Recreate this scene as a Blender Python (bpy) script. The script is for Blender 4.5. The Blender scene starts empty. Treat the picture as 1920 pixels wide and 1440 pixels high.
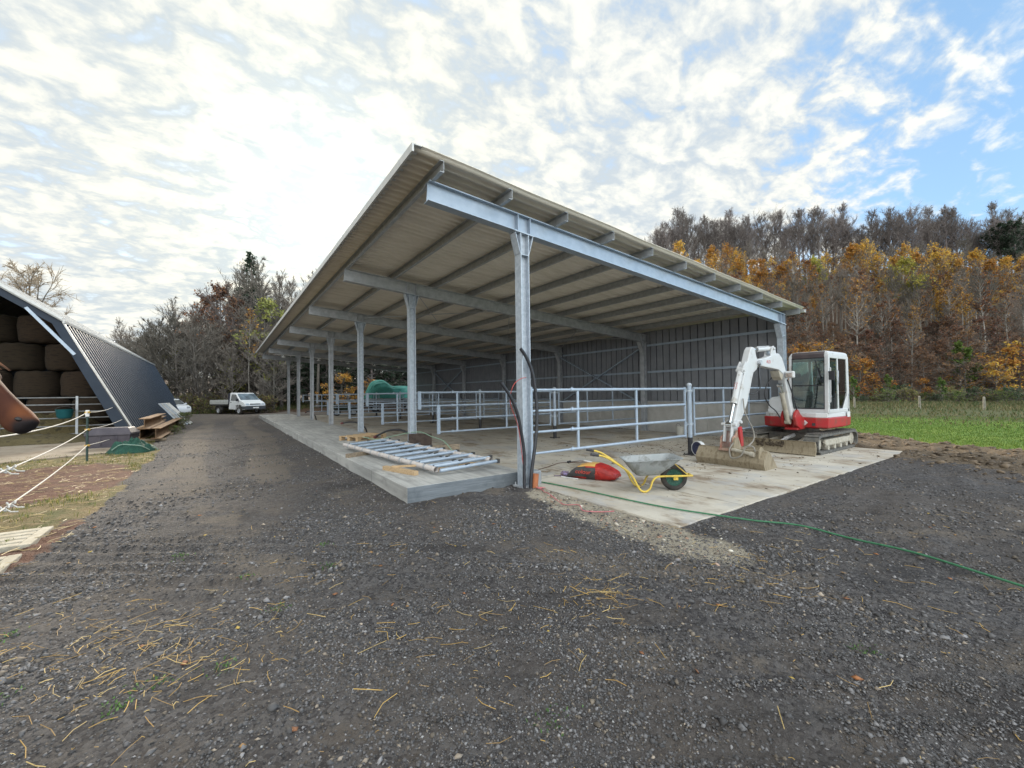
import bpy, math, random
import numpy as np
from mathutils import Vector, Matrix

random.seed(11)
S = bpy.context.scene
COL = S.collection
R = math.radians

# ------------------------------------------------------------------ camera
cam_data = bpy.data.cameras.new("camera")
cam = bpy.data.objects.new("camera", cam_data)
COL.objects.link(cam)
_r = Vector((0.82058, -0.571397, -0.012423)); _u = Vector((-0.002634, -0.025517, 0.999671)); _w = Vector((0.571526, 0.820277, 0.022444))
M = Matrix((( _r.x, _u.x, -_w.x, -4.3015), (_r.y, _u.y, -_w.y, -5.821), (_r.z, _u.z, -_w.z, 1.6119), (0, 0, 0, 1)))
cam.matrix_world = M
cam_data.sensor_width = 36.0
cam_data.lens = 780.155 / 1920 * 36
cam_data.clip_start = 0.05
cam_data.clip_end = 3000
S.camera = cam

# ------------------------------------------------------------------ sky, sun, exposure
SUN = Vector((0.17, 0.905, 0.39)).normalized()
w = bpy.data.worlds.new("World"); S.world = w; w.use_nodes = True
nt = w.node_tree; nt.nodes.clear()
def N(tree, kind, **kw):
    n = tree.nodes.new(kind)
    for k, v in kw.items():
        setattr(n, k, v)
    return n
def math_node(tree, op, a, b=None, clamp=False):
    n = N(tree, 'ShaderNodeMath', operation=op); n.use_clamp = clamp
    for i, x in enumerate((a, b)):
        if x is None: continue
        if isinstance(x, (int, float)): n.inputs[i].default_value = x
        else: tree.links.new(x, n.inputs[i])
    return n.outputs[0]
def maprange(tree, v, a, b, c, d, smooth=True):
    n = N(tree, 'ShaderNodeMapRange'); n.interpolation_type = 'SMOOTHSTEP' if smooth else 'LINEAR'
    tree.links.new(v, n.inputs[0])
    for i, x in enumerate((a, b, c, d)): n.inputs[i + 1].default_value = x
    return n.outputs[0]
def mixcol(tree, fac, a, b):
    n = N(tree, 'ShaderNodeMix', data_type='RGBA')
    for sock, x in ((n.inputs[0], fac), (n.inputs[6], a), (n.inputs[7], b)):
        if isinstance(x, (int, float)): sock.default_value = x
        elif isinstance(x, tuple): sock.default_value = (*x, 1) if len(x) == 3 else x
        else: tree.links.new(x, sock)
    return n.outputs[2]
tc = N(nt, 'ShaderNodeTexCoord'); L = nt.links
sky = N(nt, 'ShaderNodeTexSky', sky_type='NISHITA'); sky.sun_disc = False
sky.sun_elevation = math.asin(SUN.z); sky.sun_rotation = math.atan2(SUN.x, SUN.y)
sky.air_density = 1.0; sky.dust_density = 0.6; sky.ozone_density = 2.0
dirv = tc.outputs['Generated']
sep = N(nt, 'ShaderNodeSeparateXYZ'); L.new(dirv, sep.inputs[0])
zc = math_node(nt, 'MAXIMUM', sep.outputs[2], 0.0)
zc = math_node(nt, 'ADD', zc, 0.26)
px = math_node(nt, 'DIVIDE', sep.outputs[0], zc); py = math_node(nt, 'DIVIDE', sep.outputs[1], zc)
pl = N(nt, 'ShaderNodeCombineXYZ'); L.new(px, pl.inputs[0]); L.new(py, pl.inputs[1])
def skynoise(scale, detail, rough, dist, off, stretch=(1, 1, 1), rot=0):
    mp = N(nt, 'ShaderNodeMapping'); L.new(pl.outputs[0], mp.inputs[0])
    mp.inputs['Location'].default_value = off; mp.inputs['Scale'].default_value = stretch; mp.inputs['Rotation'].default_value = (0, 0, rot)
    n = N(nt, 'ShaderNodeTexNoise'); L.new(mp.outputs[0], n.inputs['Vector'])
    n.inputs['Scale'].default_value = scale; n.inputs['Detail'].default_value = detail
    n.inputs['Roughness'].default_value = rough; n.inputs['Distortion'].default_value = dist
    return n.outputs[0]
n_big = skynoise(1.1, 3, 0.5, 0.2, (3.1, 1.7, 0))
n_mid = skynoise(8.2, 6, 0.54, 0.5, (0.4, 8.2, 0), (1.0, 1.35, 1), 0.5)
n_fin = skynoise(22.0, 5, 0.6, 0.2, (5.4, 2.2, 0), (1, 1.3, 1), 0.5)
dens = math_node(nt, 'ADD', math_node(nt, 'MULTIPLY', n_mid, 0.66), math_node(nt, 'MULTIPLY', n_fin, 0.22))
dens = math_node(nt, 'ADD', dens, math_node(nt, 'MULTIPLY', n_big, 0.34))
# coverage: the deck thins out towards +X / behind the wooded hill
dt = N(nt, 'ShaderNodeVectorMath', operation='DOT_PRODUCT'); L.new(dirv, dt.inputs[0]); dt.inputs[1].default_value = (0.93, -0.36, -0.05)
cov = maprange(nt, dt.outputs['Value'], 0.52, 0.88, 0.185, -0.075)
dens = math_node(nt, 'ADD', dens, cov)
cl = maprange(nt, dens, 0.53, 0.74, 0.0, 1.0)
# sunlight through the deck
ds = N(nt, 'ShaderNodeVectorMath', operation='DOT_PRODUCT'); L.new(dirv, ds.inputs[0]); ds.inputs[1].default_value = SUN
glow = math_node(nt, 'POWER', math_node(nt, 'MAXIMUM', ds.outputs['Value'], 0.0), 12.0)
glow2 = math_node(nt, 'POWER', math_node(nt, 'MAXIMUM', ds.outputs['Value'], 0.0), 55.0)
back = maprange(nt, sep.outputs[1], 0.15, -0.7, 0.0, 1.0)   # added fill: sky behind the camera brightened to light the shed
mott = math_node(nt, 'ADD', math_node(nt, 'MULTIPLY', n_mid, 0.70), math_node(nt, 'MULTIPLY', n_fin, 0.30))
puff = maprange(nt, mott, 0.40, 0.62, 0.0, 1.0)
cloud = mixcol(nt, puff, (0.405, 0.455, 0.495), (0.665, 0.66, 0.605))
vmul = N(nt, 'ShaderNodeVectorMath', operation='SCALE'); L.new(cloud, vmul.inputs[0])
L.new(math_node(nt, 'ADD', math_node(nt, 'ADD', 0.94, math_node(nt, 'MULTIPLY', back, 0.4)), math_node(nt, 'ADD', math_node(nt, 'MULTIPLY', glow, 0.06), math_node(nt, 'MULTIPLY', glow2, 0.40))), vmul.inputs[3])
bsky = N(nt, 'ShaderNodeVectorMath', operation='SCALE'); L.new(sky.outputs[0], bsky.inputs[0]); bsky.inputs[3].default_value = 0.15
bsky_out = mixcol(nt, 0.42, bsky.outputs[0], (0.19, 0.38, 0.58))
veil = mixcol(nt, math_node(nt, 'MULTIPLY', math_node(nt, 'ADD', math_node(nt, 'MULTIPLY', glow, 0.14), 0.03), 0.9, True), bsky_out, (1.0, 0.98, 0.88))
skycol = mixcol(nt, cl, veil, vmul.outputs[0])
warm = mixcol(nt, math_node(nt, 'MULTIPLY', glow, 1.0, True), (1, 1, 1), (1.0, 0.972, 0.885))
wm = N(nt, 'ShaderNodeVectorMath', operation='MULTIPLY'); L.new(skycol, wm.inputs[0]); L.new(warm, wm.inputs[1])
bk = N(nt, 'ShaderNodeVectorMath', operation='SCALE'); L.new(wm.outputs[0], bk.inputs[0]); L.new(math_node(nt, 'ADD', 1.0, math_node(nt, 'MULTIPLY', back, 1.25)), bk.inputs[3]); skycol = bk.outputs[0]
bg = N(nt, 'ShaderNodeBackground'); L.new(skycol, bg.inputs[0]); bg.inputs[1].default_value = 1.0
out = N(nt, 'ShaderNodeOutputWorld'); L.new(bg.outputs[0], out.inputs[0])

sd = bpy.data.lights.new("sun", 'SUN'); sd.energy = 3.6; sd.angle = R(12); sd.color = (1.0, 0.90, 0.75)
so = bpy.data.objects.new("sun", sd); COL.objects.link(so)
so.rotation_euler = SUN.to_track_quat('Z', 'Y').to_euler(); so.location = (0, 40, 40)

S.view_settings.view_transform = 'Standard'; S.view_settings.look = 'None'
S.view_settings.exposure = 0.80; S.view_settings.gamma = 1.0
S.cycles.use_denoising = True
S.cycles.max_bounces = 8; S.cycles.diffuse_bounces = 5; S.cycles.glossy_bounces = 3
S.cycles.transmission_bounces = 6; S.cycles.transparent_max_bounces = 8
S.cycles.caustics_reflective = False; S.cycles.caustics_refractive = False
S.cycles.sample_clamp_indirect = 6.0

# ------------------------------------------------------------------ helpers
def hash2(ix, iy, seed):
    n = (ix.astype(np.int64) * 374761393 + iy.astype(np.int64) * 668265263 + seed * 974711) & 0x7fffffff
    n = ((n ^ (n >> 13)) * 1274126177) & 0x7fffffff
    n = n ^ (n >> 16)
    return (n & 0xffff) / 65535.0
def vnoise(x, y, seed=0):
    x = np.asarray(x, float); y = np.asarray(y, float)
    ix = np.floor(x); iy = np.floor(y); fx = x - ix; fy = y - iy
    fx = fx * fx * (3 - 2 * fx); fy = fy * fy * (3 - 2 * fy)
    a = hash2(ix, iy, seed); b = hash2(ix + 1, iy, seed); c = hash2(ix, iy + 1, seed); d = hash2(ix + 1, iy + 1, seed)
    return (a * (1 - fx) + b * fx) * (1 - fy) + (c * (1 - fx) + d * fx) * fy
def fbm(x, y, seed=0, oct=4):
    s = 0; a = 0.5; t = 0
    for o in range(oct):
        s = s + a * vnoise(np.asarray(x) * 2 ** o + 17.3 * o, np.asarray(y) * 2 ** o - 9.1 * o, seed + o); t += a; a *= 0.5
    return s / t
def sstep(v, a, b):
    t = np.clip((v - a) / (b - a), 0, 1); return t * t * (3 - 2 * t)

def mat(name, c1, c2=None, scale=8, rough=0.7, metal=0.0, bump=0.0, bscale=None, stretch=(1, 1, 1), detail=5, c3=None, spec=0.5, lo=0.38, hi=0.62, dist=0.02, rvar=0.0, coord='Object'):
    m = bpy.data.materials.new(name); m.use_nodes = True; t = m.node_tree
    b = t.nodes['Principled BSDF']
    b.inputs['Roughness'].default_value = rough; b.inputs['Metallic'].default_value = metal
    b.inputs['Specular IOR Level'].default_value = spec
    c2 = c2 or tuple(x * 0.8 for x in c1)
    tcn = N(t, 'ShaderNodeTexCoord'); mp = N(t, 'ShaderNodeMapping'); t.links.new(tcn.outputs[coord], mp.inputs[0])
    mp.inputs['Scale'].default_value = stretch
    n = N(t, 'ShaderNodeTexNoise'); t.links.new(mp.outputs[0], n.inputs['Vector'])
    n.inputs['Scale'].default_value = scale; n.inputs['Detail'].default_value = detail; n.inputs['Roughness'].default_value = 0.6
    r = N(t, 'ShaderNodeValToRGB'); t.links.new(n.outputs[0], r.inputs[0])
    r.color_ramp.elements[0].position = lo; r.color_ramp.elements[0].color = (*c1, 1)
    r.color_ramp.elements[1].position = hi; r.color_ramp.elements[1].color = (*c2, 1)
    if c3:
        e = r.color_ramp.elements.new(0.5 * (lo + hi)); e.color = (*c3, 1)
    col = r.outputs[0]
    if rvar:
        oi = N(t, 'ShaderNodeObjectInfo'); hs = N(t, 'ShaderNodeHueSaturation'); t.links.new(col, hs.inputs['Color'])
        t.links.new(maprange(t, oi.outputs['Random'], 0, 1, 1 - rvar, 1 + rvar, False), hs.inputs['Value'])
        t.links.new(maprange(t, oi.outputs['Random'], 0, 1, 0.5 + rvar * 0.05, 0.5 - rvar * 0.05, False), hs.inputs['Hue'])
        col = hs.outputs[0]
    t.links.new(col, b.inputs['Base Color'])
    if bump:
        n2 = N(t, 'ShaderNodeTexNoise'); t.links.new(mp.outputs[0], n2.inputs['Vector'])
        n2.inputs['Scale'].default_value = bscale or scale * 3; n2.inputs['Detail'].default_value = 6
        bp = N(t, 'ShaderNodeBump'); bp.inputs['Strength'].default_value = bump; bp.inputs['Distance'].default_value = dist
        t.links.new(n2.outputs[0], bp.inputs['Height']); t.links.new(bp.outputs[0], b.inputs['Normal'])
    return m

class MB:
    def __init__(s): s.v = []; s.f = []; s.mi = []; s.cur = 0
    def add(s, vs, fs):
        o = len(s.v); s.v.extend([tuple(p) for p in vs]); s.f.extend([tuple(i + o for i in f) for f in fs]); s.mi.extend([s.cur] * len(fs)); return s
    def box(s, c, d, rot=None):
        x, y, z = d[0] / 2, d[1] / 2, d[2] / 2
        vs = [Vector(p) for p in ((-x, -y, -z), (x, -y, -z), (x, y, -z), (-x, y, -z), (-x, -y, z), (x, -y, z), (x, y, z), (-x, y, z))]
        if rot is not None: vs = [rot @ p for p in vs]
        c = Vector(c)
        return s.add([p + c for p in vs], [(0, 3, 2, 1), (4, 5, 6, 7), (0, 1, 5, 4), (1, 2, 6, 5), (2, 3, 7, 6), (3, 0, 4, 7)])
    def box2(s, a, b): return s.box([(a[i] + b[i]) / 2 for i in range(3)], [abs(b[i] - a[i]) for i in range(3)])
    def prof(s, pts, p0, p1, up=(0, 0, 1), caps=True, pts1=None):
        p0 = Vector(p0); p1 = Vector(p1); d = (p1 - p0).normalized(); up = Vector(up)
        side = d.cross(up).normalized(); upv = side.cross(d)
        n = len(pts); pts1 = pts1 or pts
        vs = [p0 + side * a + upv * b for a, b in pts] + [p1 + side * a + upv * b for a, b in pts1]
        fs = [(i, (i + 1) % n, (i + 1) % n + n, i + n) for i in range(n)]
        if caps: fs += [tuple(reversed(range(n))), tuple(range(n, 2 * n))]
        return s.add(vs, fs)
    def bar(s, p0, p1, wd, h, up=(0, 0, 1)):
        a, b = wd / 2, h / 2
        return s.prof([(-a, -b), (a, -b), (a, b), (-a, b)], p0, p1, up)
    def ibeam(s, p0, p1, h, b, tw, tf, up=(0, 0, 1)):
        H, B, w2 = h / 2, b / 2, tw / 2
        return s.prof([(-B, -H), (B, -H), (B, -H + tf), (w2, -H + tf), (w2, H - tf), (B, H - tf), (B, H), (-B, H), (-B, H - tf), (-w2, H - tf), (-w2, -H + tf), (-B, -H + tf)], p0, p1, up)
    def cchan(s, p0, p1, h, b, t, up=(0, 0, 1)):
        H = h / 2
        return s.prof([(0, -H), (b, -H), (b, -H + t), (t, -H + t), (t, H - t), (b, H - t), (b, H), (0, H)], p0, p1, up)
    def tube(s, pts, r, n=8, caps=True, closed=False):
        pts = [Vector(p) for p in pts]; k = len(pts); rr = r if isinstance(r, (list, tuple)) else [r] * k
        vs = []; prev = None
        for i, p in enumerate(pts):
            if closed: t = pts[(i + 1) % k] - pts[i - 1]
            else: t = (pts[min(i + 1, k - 1)] - pts[max(i - 1, 0)])
            t.normalize()
            if prev is None:
                a = Vector((0, 0, 1)) if abs(t.z) < 0.9 else Vector((1, 0, 0))
                u = t.cross(a).normalized()
            else:
                u = (prev - t * prev.dot(t))
                u = u.normalized() if u.length > 1e-6 else t.cross(Vector((0.3, 0.5, 0.8))).normalized()
            prev = u; v = t.cross(u)
            vs += [p + (u * math.cos(2 * math.pi * j / n) + v * math.sin(2 * math.pi * j / n)) * rr[i] for j in range(n)]
        fs = []
        for i in range(k if closed else k - 1):
            a = i * n; b = ((i + 1) % k) * n
            fs += [(a + j, a + (j + 1) % n, b + (j + 1) % n, b + j) for j in range(n)]
        if caps and not closed: fs += [tuple(reversed(range(n))), tuple(range((k - 1) * n, k * n))]
        return s.add(vs, fs)
    def lathe(s, prof, n=20, mtx=None, closed=False):
        mtx = mtx or Matrix.Identity(4); vs = []; k = len(prof)
        for r, z in prof:
            vs += [mtx @ Vector((r * math.cos(2 * math.pi * j / n), r * math.sin(2 * math.pi * j / n), z)) for j in range(n)]
        fs = []
        for i in range(k if closed else k - 1):
            a = i * n; b = ((i + 1) % k) * n
            fs += [(a + j, a + (j + 1) % n, b + (j + 1) % n, b + j) for j in range(n)]
        if not closed:
            if prof[0][0] > 1e-6: fs.append(tuple(reversed(range(n))))
            if prof[-1][0] > 1e-6: fs.append(tuple(range((k - 1) * n, k * n)))
        return s.add(vs, fs)
    def plate(s, poly, t, axis='y', at=0.0):
        """polygon in the plane across an axis, with thickness t centred on `at`"""
        def P(a, b, c): return {'y': (a, c, b), 'x': (c, a, b), 'z': (a, b, c)}[axis]
        n = len(poly)
        vs = [P(a, b, at - t / 2) for a, b in poly] + [P(a, b, at + t / 2) for a, b in poly]
        fs = [tuple(range(n)), tuple(reversed(range(n, 2 * n)))] + [(i, i + n, (i + 1) % n + n, (i + 1) % n) for i in range(n)]
        return s.add(vs, fs)
    def loft(s, rings, caps=True):
        n = len(rings[0]); vs = [p for r in rings for p in r]; fs = []
        for i in range(len(rings) - 1):
            a = i * n; b = a + n
            fs += [(a + j, a + (j + 1) % n, b + (j + 1) % n, b + j) for j in range(n)]
        if caps: fs += [tuple(reversed(range(n))), tuple(range((len(rings) - 1) * n, len(rings) * n))]
        return s.add(vs, fs)
    def xf(s, m, start=0):
        s.v[start:] = [tuple(m @ Vector(p)) for p in s.v[start:]]; return s
    def build(s, name, mats, parent=None, smooth=False, bevel=0.0, sub=0, fix=True, seg=2):
        me = bpy.data.meshes.new(name); me.from_pydata(s.v, [], s.f)
        mats = mats if isinstance(mats, (list, tuple)) else [mats]
        for m in mats: me.materials.append(m)
        if len(mats) > 1: me.polygons.foreach_set('material_index', s.mi)
        if fix:
            import bmesh
            bm = bmesh.new(); bm.from_mesh(me); bmesh.ops.recalc_face_normals(bm, faces=bm.faces); bm.to_mesh(me); bm.free()
        if smooth:
            me.polygons.foreach_set('use_smooth', [True] * len(me.polygons))
        o = bpy.data.objects.new(name, me); COL.objects.link(o)
        if parent is not None: o.parent = parent
        if bevel:
            b = o.modifiers.new('bevel', 'BEVEL'); b.width = bevel; b.segments = seg; b.limit_method = 'ANGLE'; b.angle_limit = R(40)
        if sub:
            q = o.modifiers.new('sub', 'SUBSURF'); q.levels = sub; q.render_levels = sub
        if smooth and not sub:
            try:
                me.set_sharp_from_angle(angle=R(42))
            except Exception:
                pass
        return o
def np_obj(name, V, F, mats, parent=None, mi=None, smooth=False, attrs=None):
    """mesh from numpy arrays; all faces have the same number of corners"""
    me = bpy.data.meshes.new(name); k = F.shape[1]
    me.vertices.add(len(V)); me.vertices.foreach_set('co', np.ascontiguousarray(V, dtype=np.float32).ravel())
    me.loops.add(F.size); me.loops.foreach_set('vertex_index', np.ascontiguousarray(F, dtype=np.int32).ravel())
    me.polygons.add(len(F)); me.polygons.foreach_set('loop_start', np.arange(0, F.size, k, dtype=np.int32))
    try: me.polygons.foreach_set('loop_total', np.full(len(F), k, dtype=np.int32))
    except Exception: pass
    for m in (mats if isinstance(mats, (list, tuple)) else [mats]): me.materials.append(m)
    if mi is not None: me.polygons.foreach_set('material_index', np.asarray(mi, dtype=np.int32))
    if smooth: me.polygons.foreach_set('use_smooth', np.ones(len(F), dtype=bool))
    me.update(calc_edges=True)
    for an, arr in (attrs or {}).items():
        a = me.color_attributes.new(an, 'FLOAT_COLOR', 'POINT'); a.data.foreach_set('color', np.ascontiguousarray(arr, dtype=np.float32).ravel())
    o = bpy.data.objects.new(name, me); COL.objects.link(o)
    if parent is not None: o.parent = parent
    return o
def tag(o, label, cat=None, group=None, kind=None):
    o['label'] = label
    if cat: o['category'] = cat
    if group: o['group'] = group
    if kind: o['kind'] = kind
    return o
def struct(o, label=None, kind='structure'):
    o['kind'] = kind
    if label: o['label'] = label; 
    return o
def thing(name, label, cat, loc=(0, 0, 0), rz=0.0, group=None):
    o = bpy.data.objects.new(name, None); COL.objects.link(o); o.empty_display_size = 0.2
    o.location = loc; o.rotation_euler = (0, 0, rz)
    return tag(o, label, cat, group)
def dup(root, loc, rz=0.0, label=None, scale=None, kids=None):
    r = root.copy(); COL.objects.link(r); r.location = loc; r.rotation_euler = (0, 0, rz)
    if label: r['label'] = label
    if scale is not None: r.scale = (scale,) * 3 if isinstance(scale, (int, float)) else scale
    for ch in (kids if kids is not None else list(root.children)):
        c = ch.copy(); COL.objects.link(c); c.parent = r
        for g in list(ch.children):
            d = g.copy(); COL.objects.link(d); d.parent = c
    return r
def bez(p0, p1, p2, p3, n=12):
    p0, p1, p2, p3 = map(Vector, (p0, p1, p2, p3)); o = []
    for i in range(n + 1):
        t = i / n; o.append(p0 * (1 - t) ** 3 + p1 * 3 * t * (1 - t) ** 2 + p2 * 3 * t * t * (1 - t) + p3 * t ** 3)
    return o
def spline(pts, n=8):
    pts = [Vector(p) for p in pts]; o = []
    q = [2 * pts[0] - pts[1]] + pts + [2 * pts[-1] - pts[-2]]
    for i in range(1, len(q) - 2):
        a, b, c, d = q[i - 1], q[i], q[i + 1], q[i + 2]
        for k in range(n):
            t = k / n
            o.append(0.5 * ((2 * b) + (c - a) * t + (2 * a - 5 * b + 4 * c - d) * t * t + (3 * b - a - 3 * c + d) * t ** 3))
    o.append(pts[-1]); return o
def text_obj(name, body, size, mtx, m, parent, extrude=0.002, shear=0.0):
    cu = bpy.data.curves.new(name, 'FONT'); cu.body = body; cu.size = size; cu.extrude = extrude; cu.align_x = 'CENTER'; cu.align_y = 'CENTER'; cu.shear = shear
    tmp = bpy.data.objects.new(name + '_tmp', cu); COL.objects.link(tmp)
    bpy.context.view_layer.update()
    me = bpy.data.meshes.new_from_object(tmp); bpy.data.objects.remove(tmp)
    me.transform(mtx); me.materials.clear(); me.materials.append(m)
    o = bpy.data.objects.new(name, me); COL.objects.link(o); o.parent = parent
    return o
# ------------------------------------------------------------------ materials
galv = mat('galvanised_steel', (0.38, 0.43, 0.49), (0.50, 0.55, 0.61), 14, 0.5, 0.25, 0.02, 60)
galv_b = mat('galvanised_tube', (0.33, 0.40, 0.49), (0.39, 0.46, 0.55), 6, 0.45, 0.25, 0.02, 40)
galv_d = mat('weathered_galvanised', (0.38, 0.40, 0.43), (0.49, 0.51, 0.54), 6, 0.55, 0.35, 0.05, 40)
purlin_m = mat('purlin_steel', (0.36, 0.38, 0.40), (0.46, 0.48, 0.50), 9, 0.5, 0.4)
roof_m = mat('fibre_cement', (0.80, 0.76, 0.685), (0.70, 0.66, 0.58), 1.6, 0.85, 0, 0.1, 60, (0.6, 3, 1), c3=(0.77, 0.73, 0.65))
clad_m = mat('grey_cladding', (0.20, 0.21, 0.235), (0.24, 0.25, 0.275), 2.5, 0.5, 0.15, 0.02, 20)
conc_m = mat('concrete_wall', (0.42, 0.41, 0.39), (0.50, 0.49, 0.47), 3, 0.9, 0, 0.2, 40)
white_m = mat('white_paint', (0.72, 0.73, 0.74), (0.62, 0.62, 0.61), 6, 0.35)
trim_m = mat('light_trim', (0.46, 0.46, 0.45), (0.55, 0.55, 0.54), 5, 0.4, 0.2)
black_m = mat('black_plastic', (0.018, 0.019, 0.024), (0.03, 0.03, 0.036), 12, 0.45)
rubber_m = mat('black_rubber', (0.022, 0.021, 0.020), (0.055, 0.050, 0.045), 9, 0.85, 0, 0.3, 60)
dark_m = mat('dark_steel', (0.05, 0.05, 0.055), (0.09, 0.085, 0.08), 10, 0.6, 0.3)
wood_m = mat('sawn_timber', (0.52, 0.38, 0.23), (0.40, 0.27, 0.15), 6, 0.8, 0, 0.2, 40, (1, 8, 8))
wood_d = mat('weathered_timber', (0.34, 0.27, 0.19), (0.20, 0.16, 0.12), 6, 0.85, 0, 0.3, 40, (1, 7, 7))
glass_m = mat('dark_glass', (0.02, 0.03, 0.035), (0.03, 0.04, 0.045), 2, 0.06, 0.0, spec=0.8)

# ------------------------------------------------------------------ open shed
BAY = 5.2; NF = 7; SL = 0.0711
def rz(x): return 4.83 - SL * (x + 1.76)          # top of the rafters
shed = thing('open_shed', 'long open-fronted steel shed with a sloping corrugated roof on galvanised columns', 'shed')
# corrugated roof
pitch = 0.177; y0, y1 = -0.43, 31.85
nw = int((y1 - y0) / pitch * 8); ys = np.linspace(y0, y1, nw + 1)
xs = np.linspace(-2.14, 10.62, 14)
zz = 0.024 * np.tanh(2.6 * np.cos((ys - y0) / pitch * 2 * math.pi))
PX, PY = np.meshgrid(xs, ys, indexing='ij')
PZ = rz(PX) + 0.17 + 0.03 + zz[None, :] + 0.010 * np.sin(np.arange(14) * 2.1)[:, None]
V = np.stack([PX, PY, PZ], -1).reshape(-1, 3)
a = (np.arange(13)[:, None] * (nw + 1) + np.arange(nw)[None, :]).ravel()
F = np.stack([a, a + nw + 1, a + nw + 2, a + 1], -1)
ro = np_obj('roof_sheeting', V, F, roof_m, shed, smooth=True)
sm = ro.modifiers.new('thick', 'SOLIDIFY'); sm.thickness = 0.008; sm.offset = 1
# light edge trim along the high front edge with its end flange
m = MB(); zf = rz(-2.2) + 0.135
m.prof([(-0.05, -0.045), (-0.02, -0.045), (-0.02, 0.055), (0.10, 0.055), (0.10, 0.07), (-0.05, 0.07)], (-2.13, y0 - 0.02, zf), (-2.13, y1, zf))
m.build('edge_trim', trim_m, shed)
m = MB(); zf = rz(10.62) + 0.15
m.prof([(-0.09, 0.04), (-0.07, -0.06), (0.05, -0.06), (0.07, 0.04), (0.06, 0.04), (0.04, -0.05), (-0.06, -0.05), (-0.08, 0.04)], (10.68, y1, zf), (10.68, y0, zf))
m.build('gutter', trim_m, shed)
# rafters with stiffeners
for i in range(NF):
    y = i * BAY
    m = MB()
    m.ibeam((-1.77, y, rz(-1.77) - 0.1575), (10.16, y, rz(10.16) - 0.1575), 0.315, 0.17, 0.012, 0.016)
    for x in (-0.13, 0.13, 9.88, 10.1):
        for sgn in (-1, 1):
            zc_ = rz(x) - 0.1575
            m.box((x, y + sgn * 0.0445, zc_), (0.012, 0.077, 0.278))
    m.build('rafter', galv_b if i == 0 else galv_d, shed, bevel=0)
# columns with flared heads
def column(x, y, front, first):
    zt = rz(x) - 0.315
    m = MB(); m.ibeam((x, y, 0.0), (x, y, zt - 0.012), 0.18, 0.18, 0.010, 0.014, up=(1, 0, 0))
    m.box((x, y, zt - 0.007 - 0.0711 * 0), (0.42 if front else 0.34, 0.19, 0.012), Matrix.Rotation(math.atan(SL), 3, 'Y'))
    c = m.build('column', galv if (first) else galv_d, shed)
    b = MB()
    for sgn in ((-1, 1) if front else (-1,)):
        x0 = x + sgn * 0.094; x1 = x + sgn * (0.19 if front else 0.30)
        b.bar((x0, y, zt - 0.36 if front else zt - 0.45), (x1, y, zt - 0.016), 0.17, 0.011, up=(1, 0, 0))
        b.plate([(x0 + sgn * 0.003, zt - 0.35), (x1 - sgn * 0.012, zt - 0.02), (x0 + sgn * 0.003, zt - 0.02)], 0.010, 'y', y)
    for yy in (-0.046, 0.046):
        b.box((x, y + yy, zt - 0.38), (0.150, 0.080, 0.012))
    b.build('haunch', galv if first else galv_d, c)
    p = MB(); p.box((x, y, 0.012), (0.30, 0.30, 0.024))
    for dx in (-0.115, 0.115):
        for dy in (-0.115, 0.115): p.tube([(x + dx, y + dy, 0.02), (x + dx, y + dy, 0.075)], 0.011, 6)
    p.build('base_plate', galv_d, c)
for i in range(NF):
    column(0.0, i * BAY, True, i < 3); column(10.03, i * BAY, False, i == 0)
# purlins
for k in range(11):
    x = -1.64 + k * 1.207
    m = MB(); zc_ = rz(x) + 0.003 + 0.084
    m.cchan((x - 0.03, 31.65, zc_), (x - 0.03, -0.39, zc_), 0.168, 0.065, 0.006)
    m.build('purlin', purlin_m, shed)
# back wall: concrete plinth, ribbed cladding, rails
m = MB()
for k in range(13):
    ya = -0.05 + k * 2.6
    yb = min(ya + 2.594, 31.9)
    m.box2((10.15, ya, -0.05), (10.29, yb, 1.19))
m.build('plinth_wall', conc_m, shed, bevel=0.008)
prof = []; y = -0.08
while y < 31.5:
    prof += [(y, 0.0), (y + 0.235, 0.0), (y + 0.240, -0.065), (y + 0.278, -0.065), (y + 0.283, 0.0)]
    y += 0.30
n = len(prof); m = MB()
vs = []
for yy, dx in prof:
    vs += [(10.20 - dx, yy, 1.192), (10.20 - dx, yy, rz(10.2) + 0.12)]
m.add(vs, [(2 * i, 2 * i + 2, 2 * i + 3, 2 * i + 1) for i in range(n - 1)])
wc = m.build('wall_cladding', clad_m, shed, fix=False)
q = wc.modifiers.new('thick', 'SOLIDIFY'); q.thickness = 0.004; q.offset = 0
for z in (2.42, 3.52):
    for i in range(6):
        m = MB(); m.cchan((10.145, i * BAY + 0.10, z), (10.145, (i + 1) * BAY - 0.10, z), 0.08, 0.05, 0.005); m.build('wall_rail', galv_b, shed)
m = MB(); m.box2((10.10, 0.1, 1.196), (10.155, 31.2, 1.235)); m.build('wall_rail', galv_d, shed)
for ya in (BAY, 4 * BAY):
    for a, b in (((10.03, ya + 0.12, 3.42), (10.03, ya + BAY - 0.12, 1.15)), ((9.985, ya + BAY - 0.12, 3.42), (9.985, ya + 0.12, 1.15))):
        m = MB(); m.bar(a, b, 0.035, 0.11, up=(1, 0, 0)); m.build('cross_brace', galv_b, shed)
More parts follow.
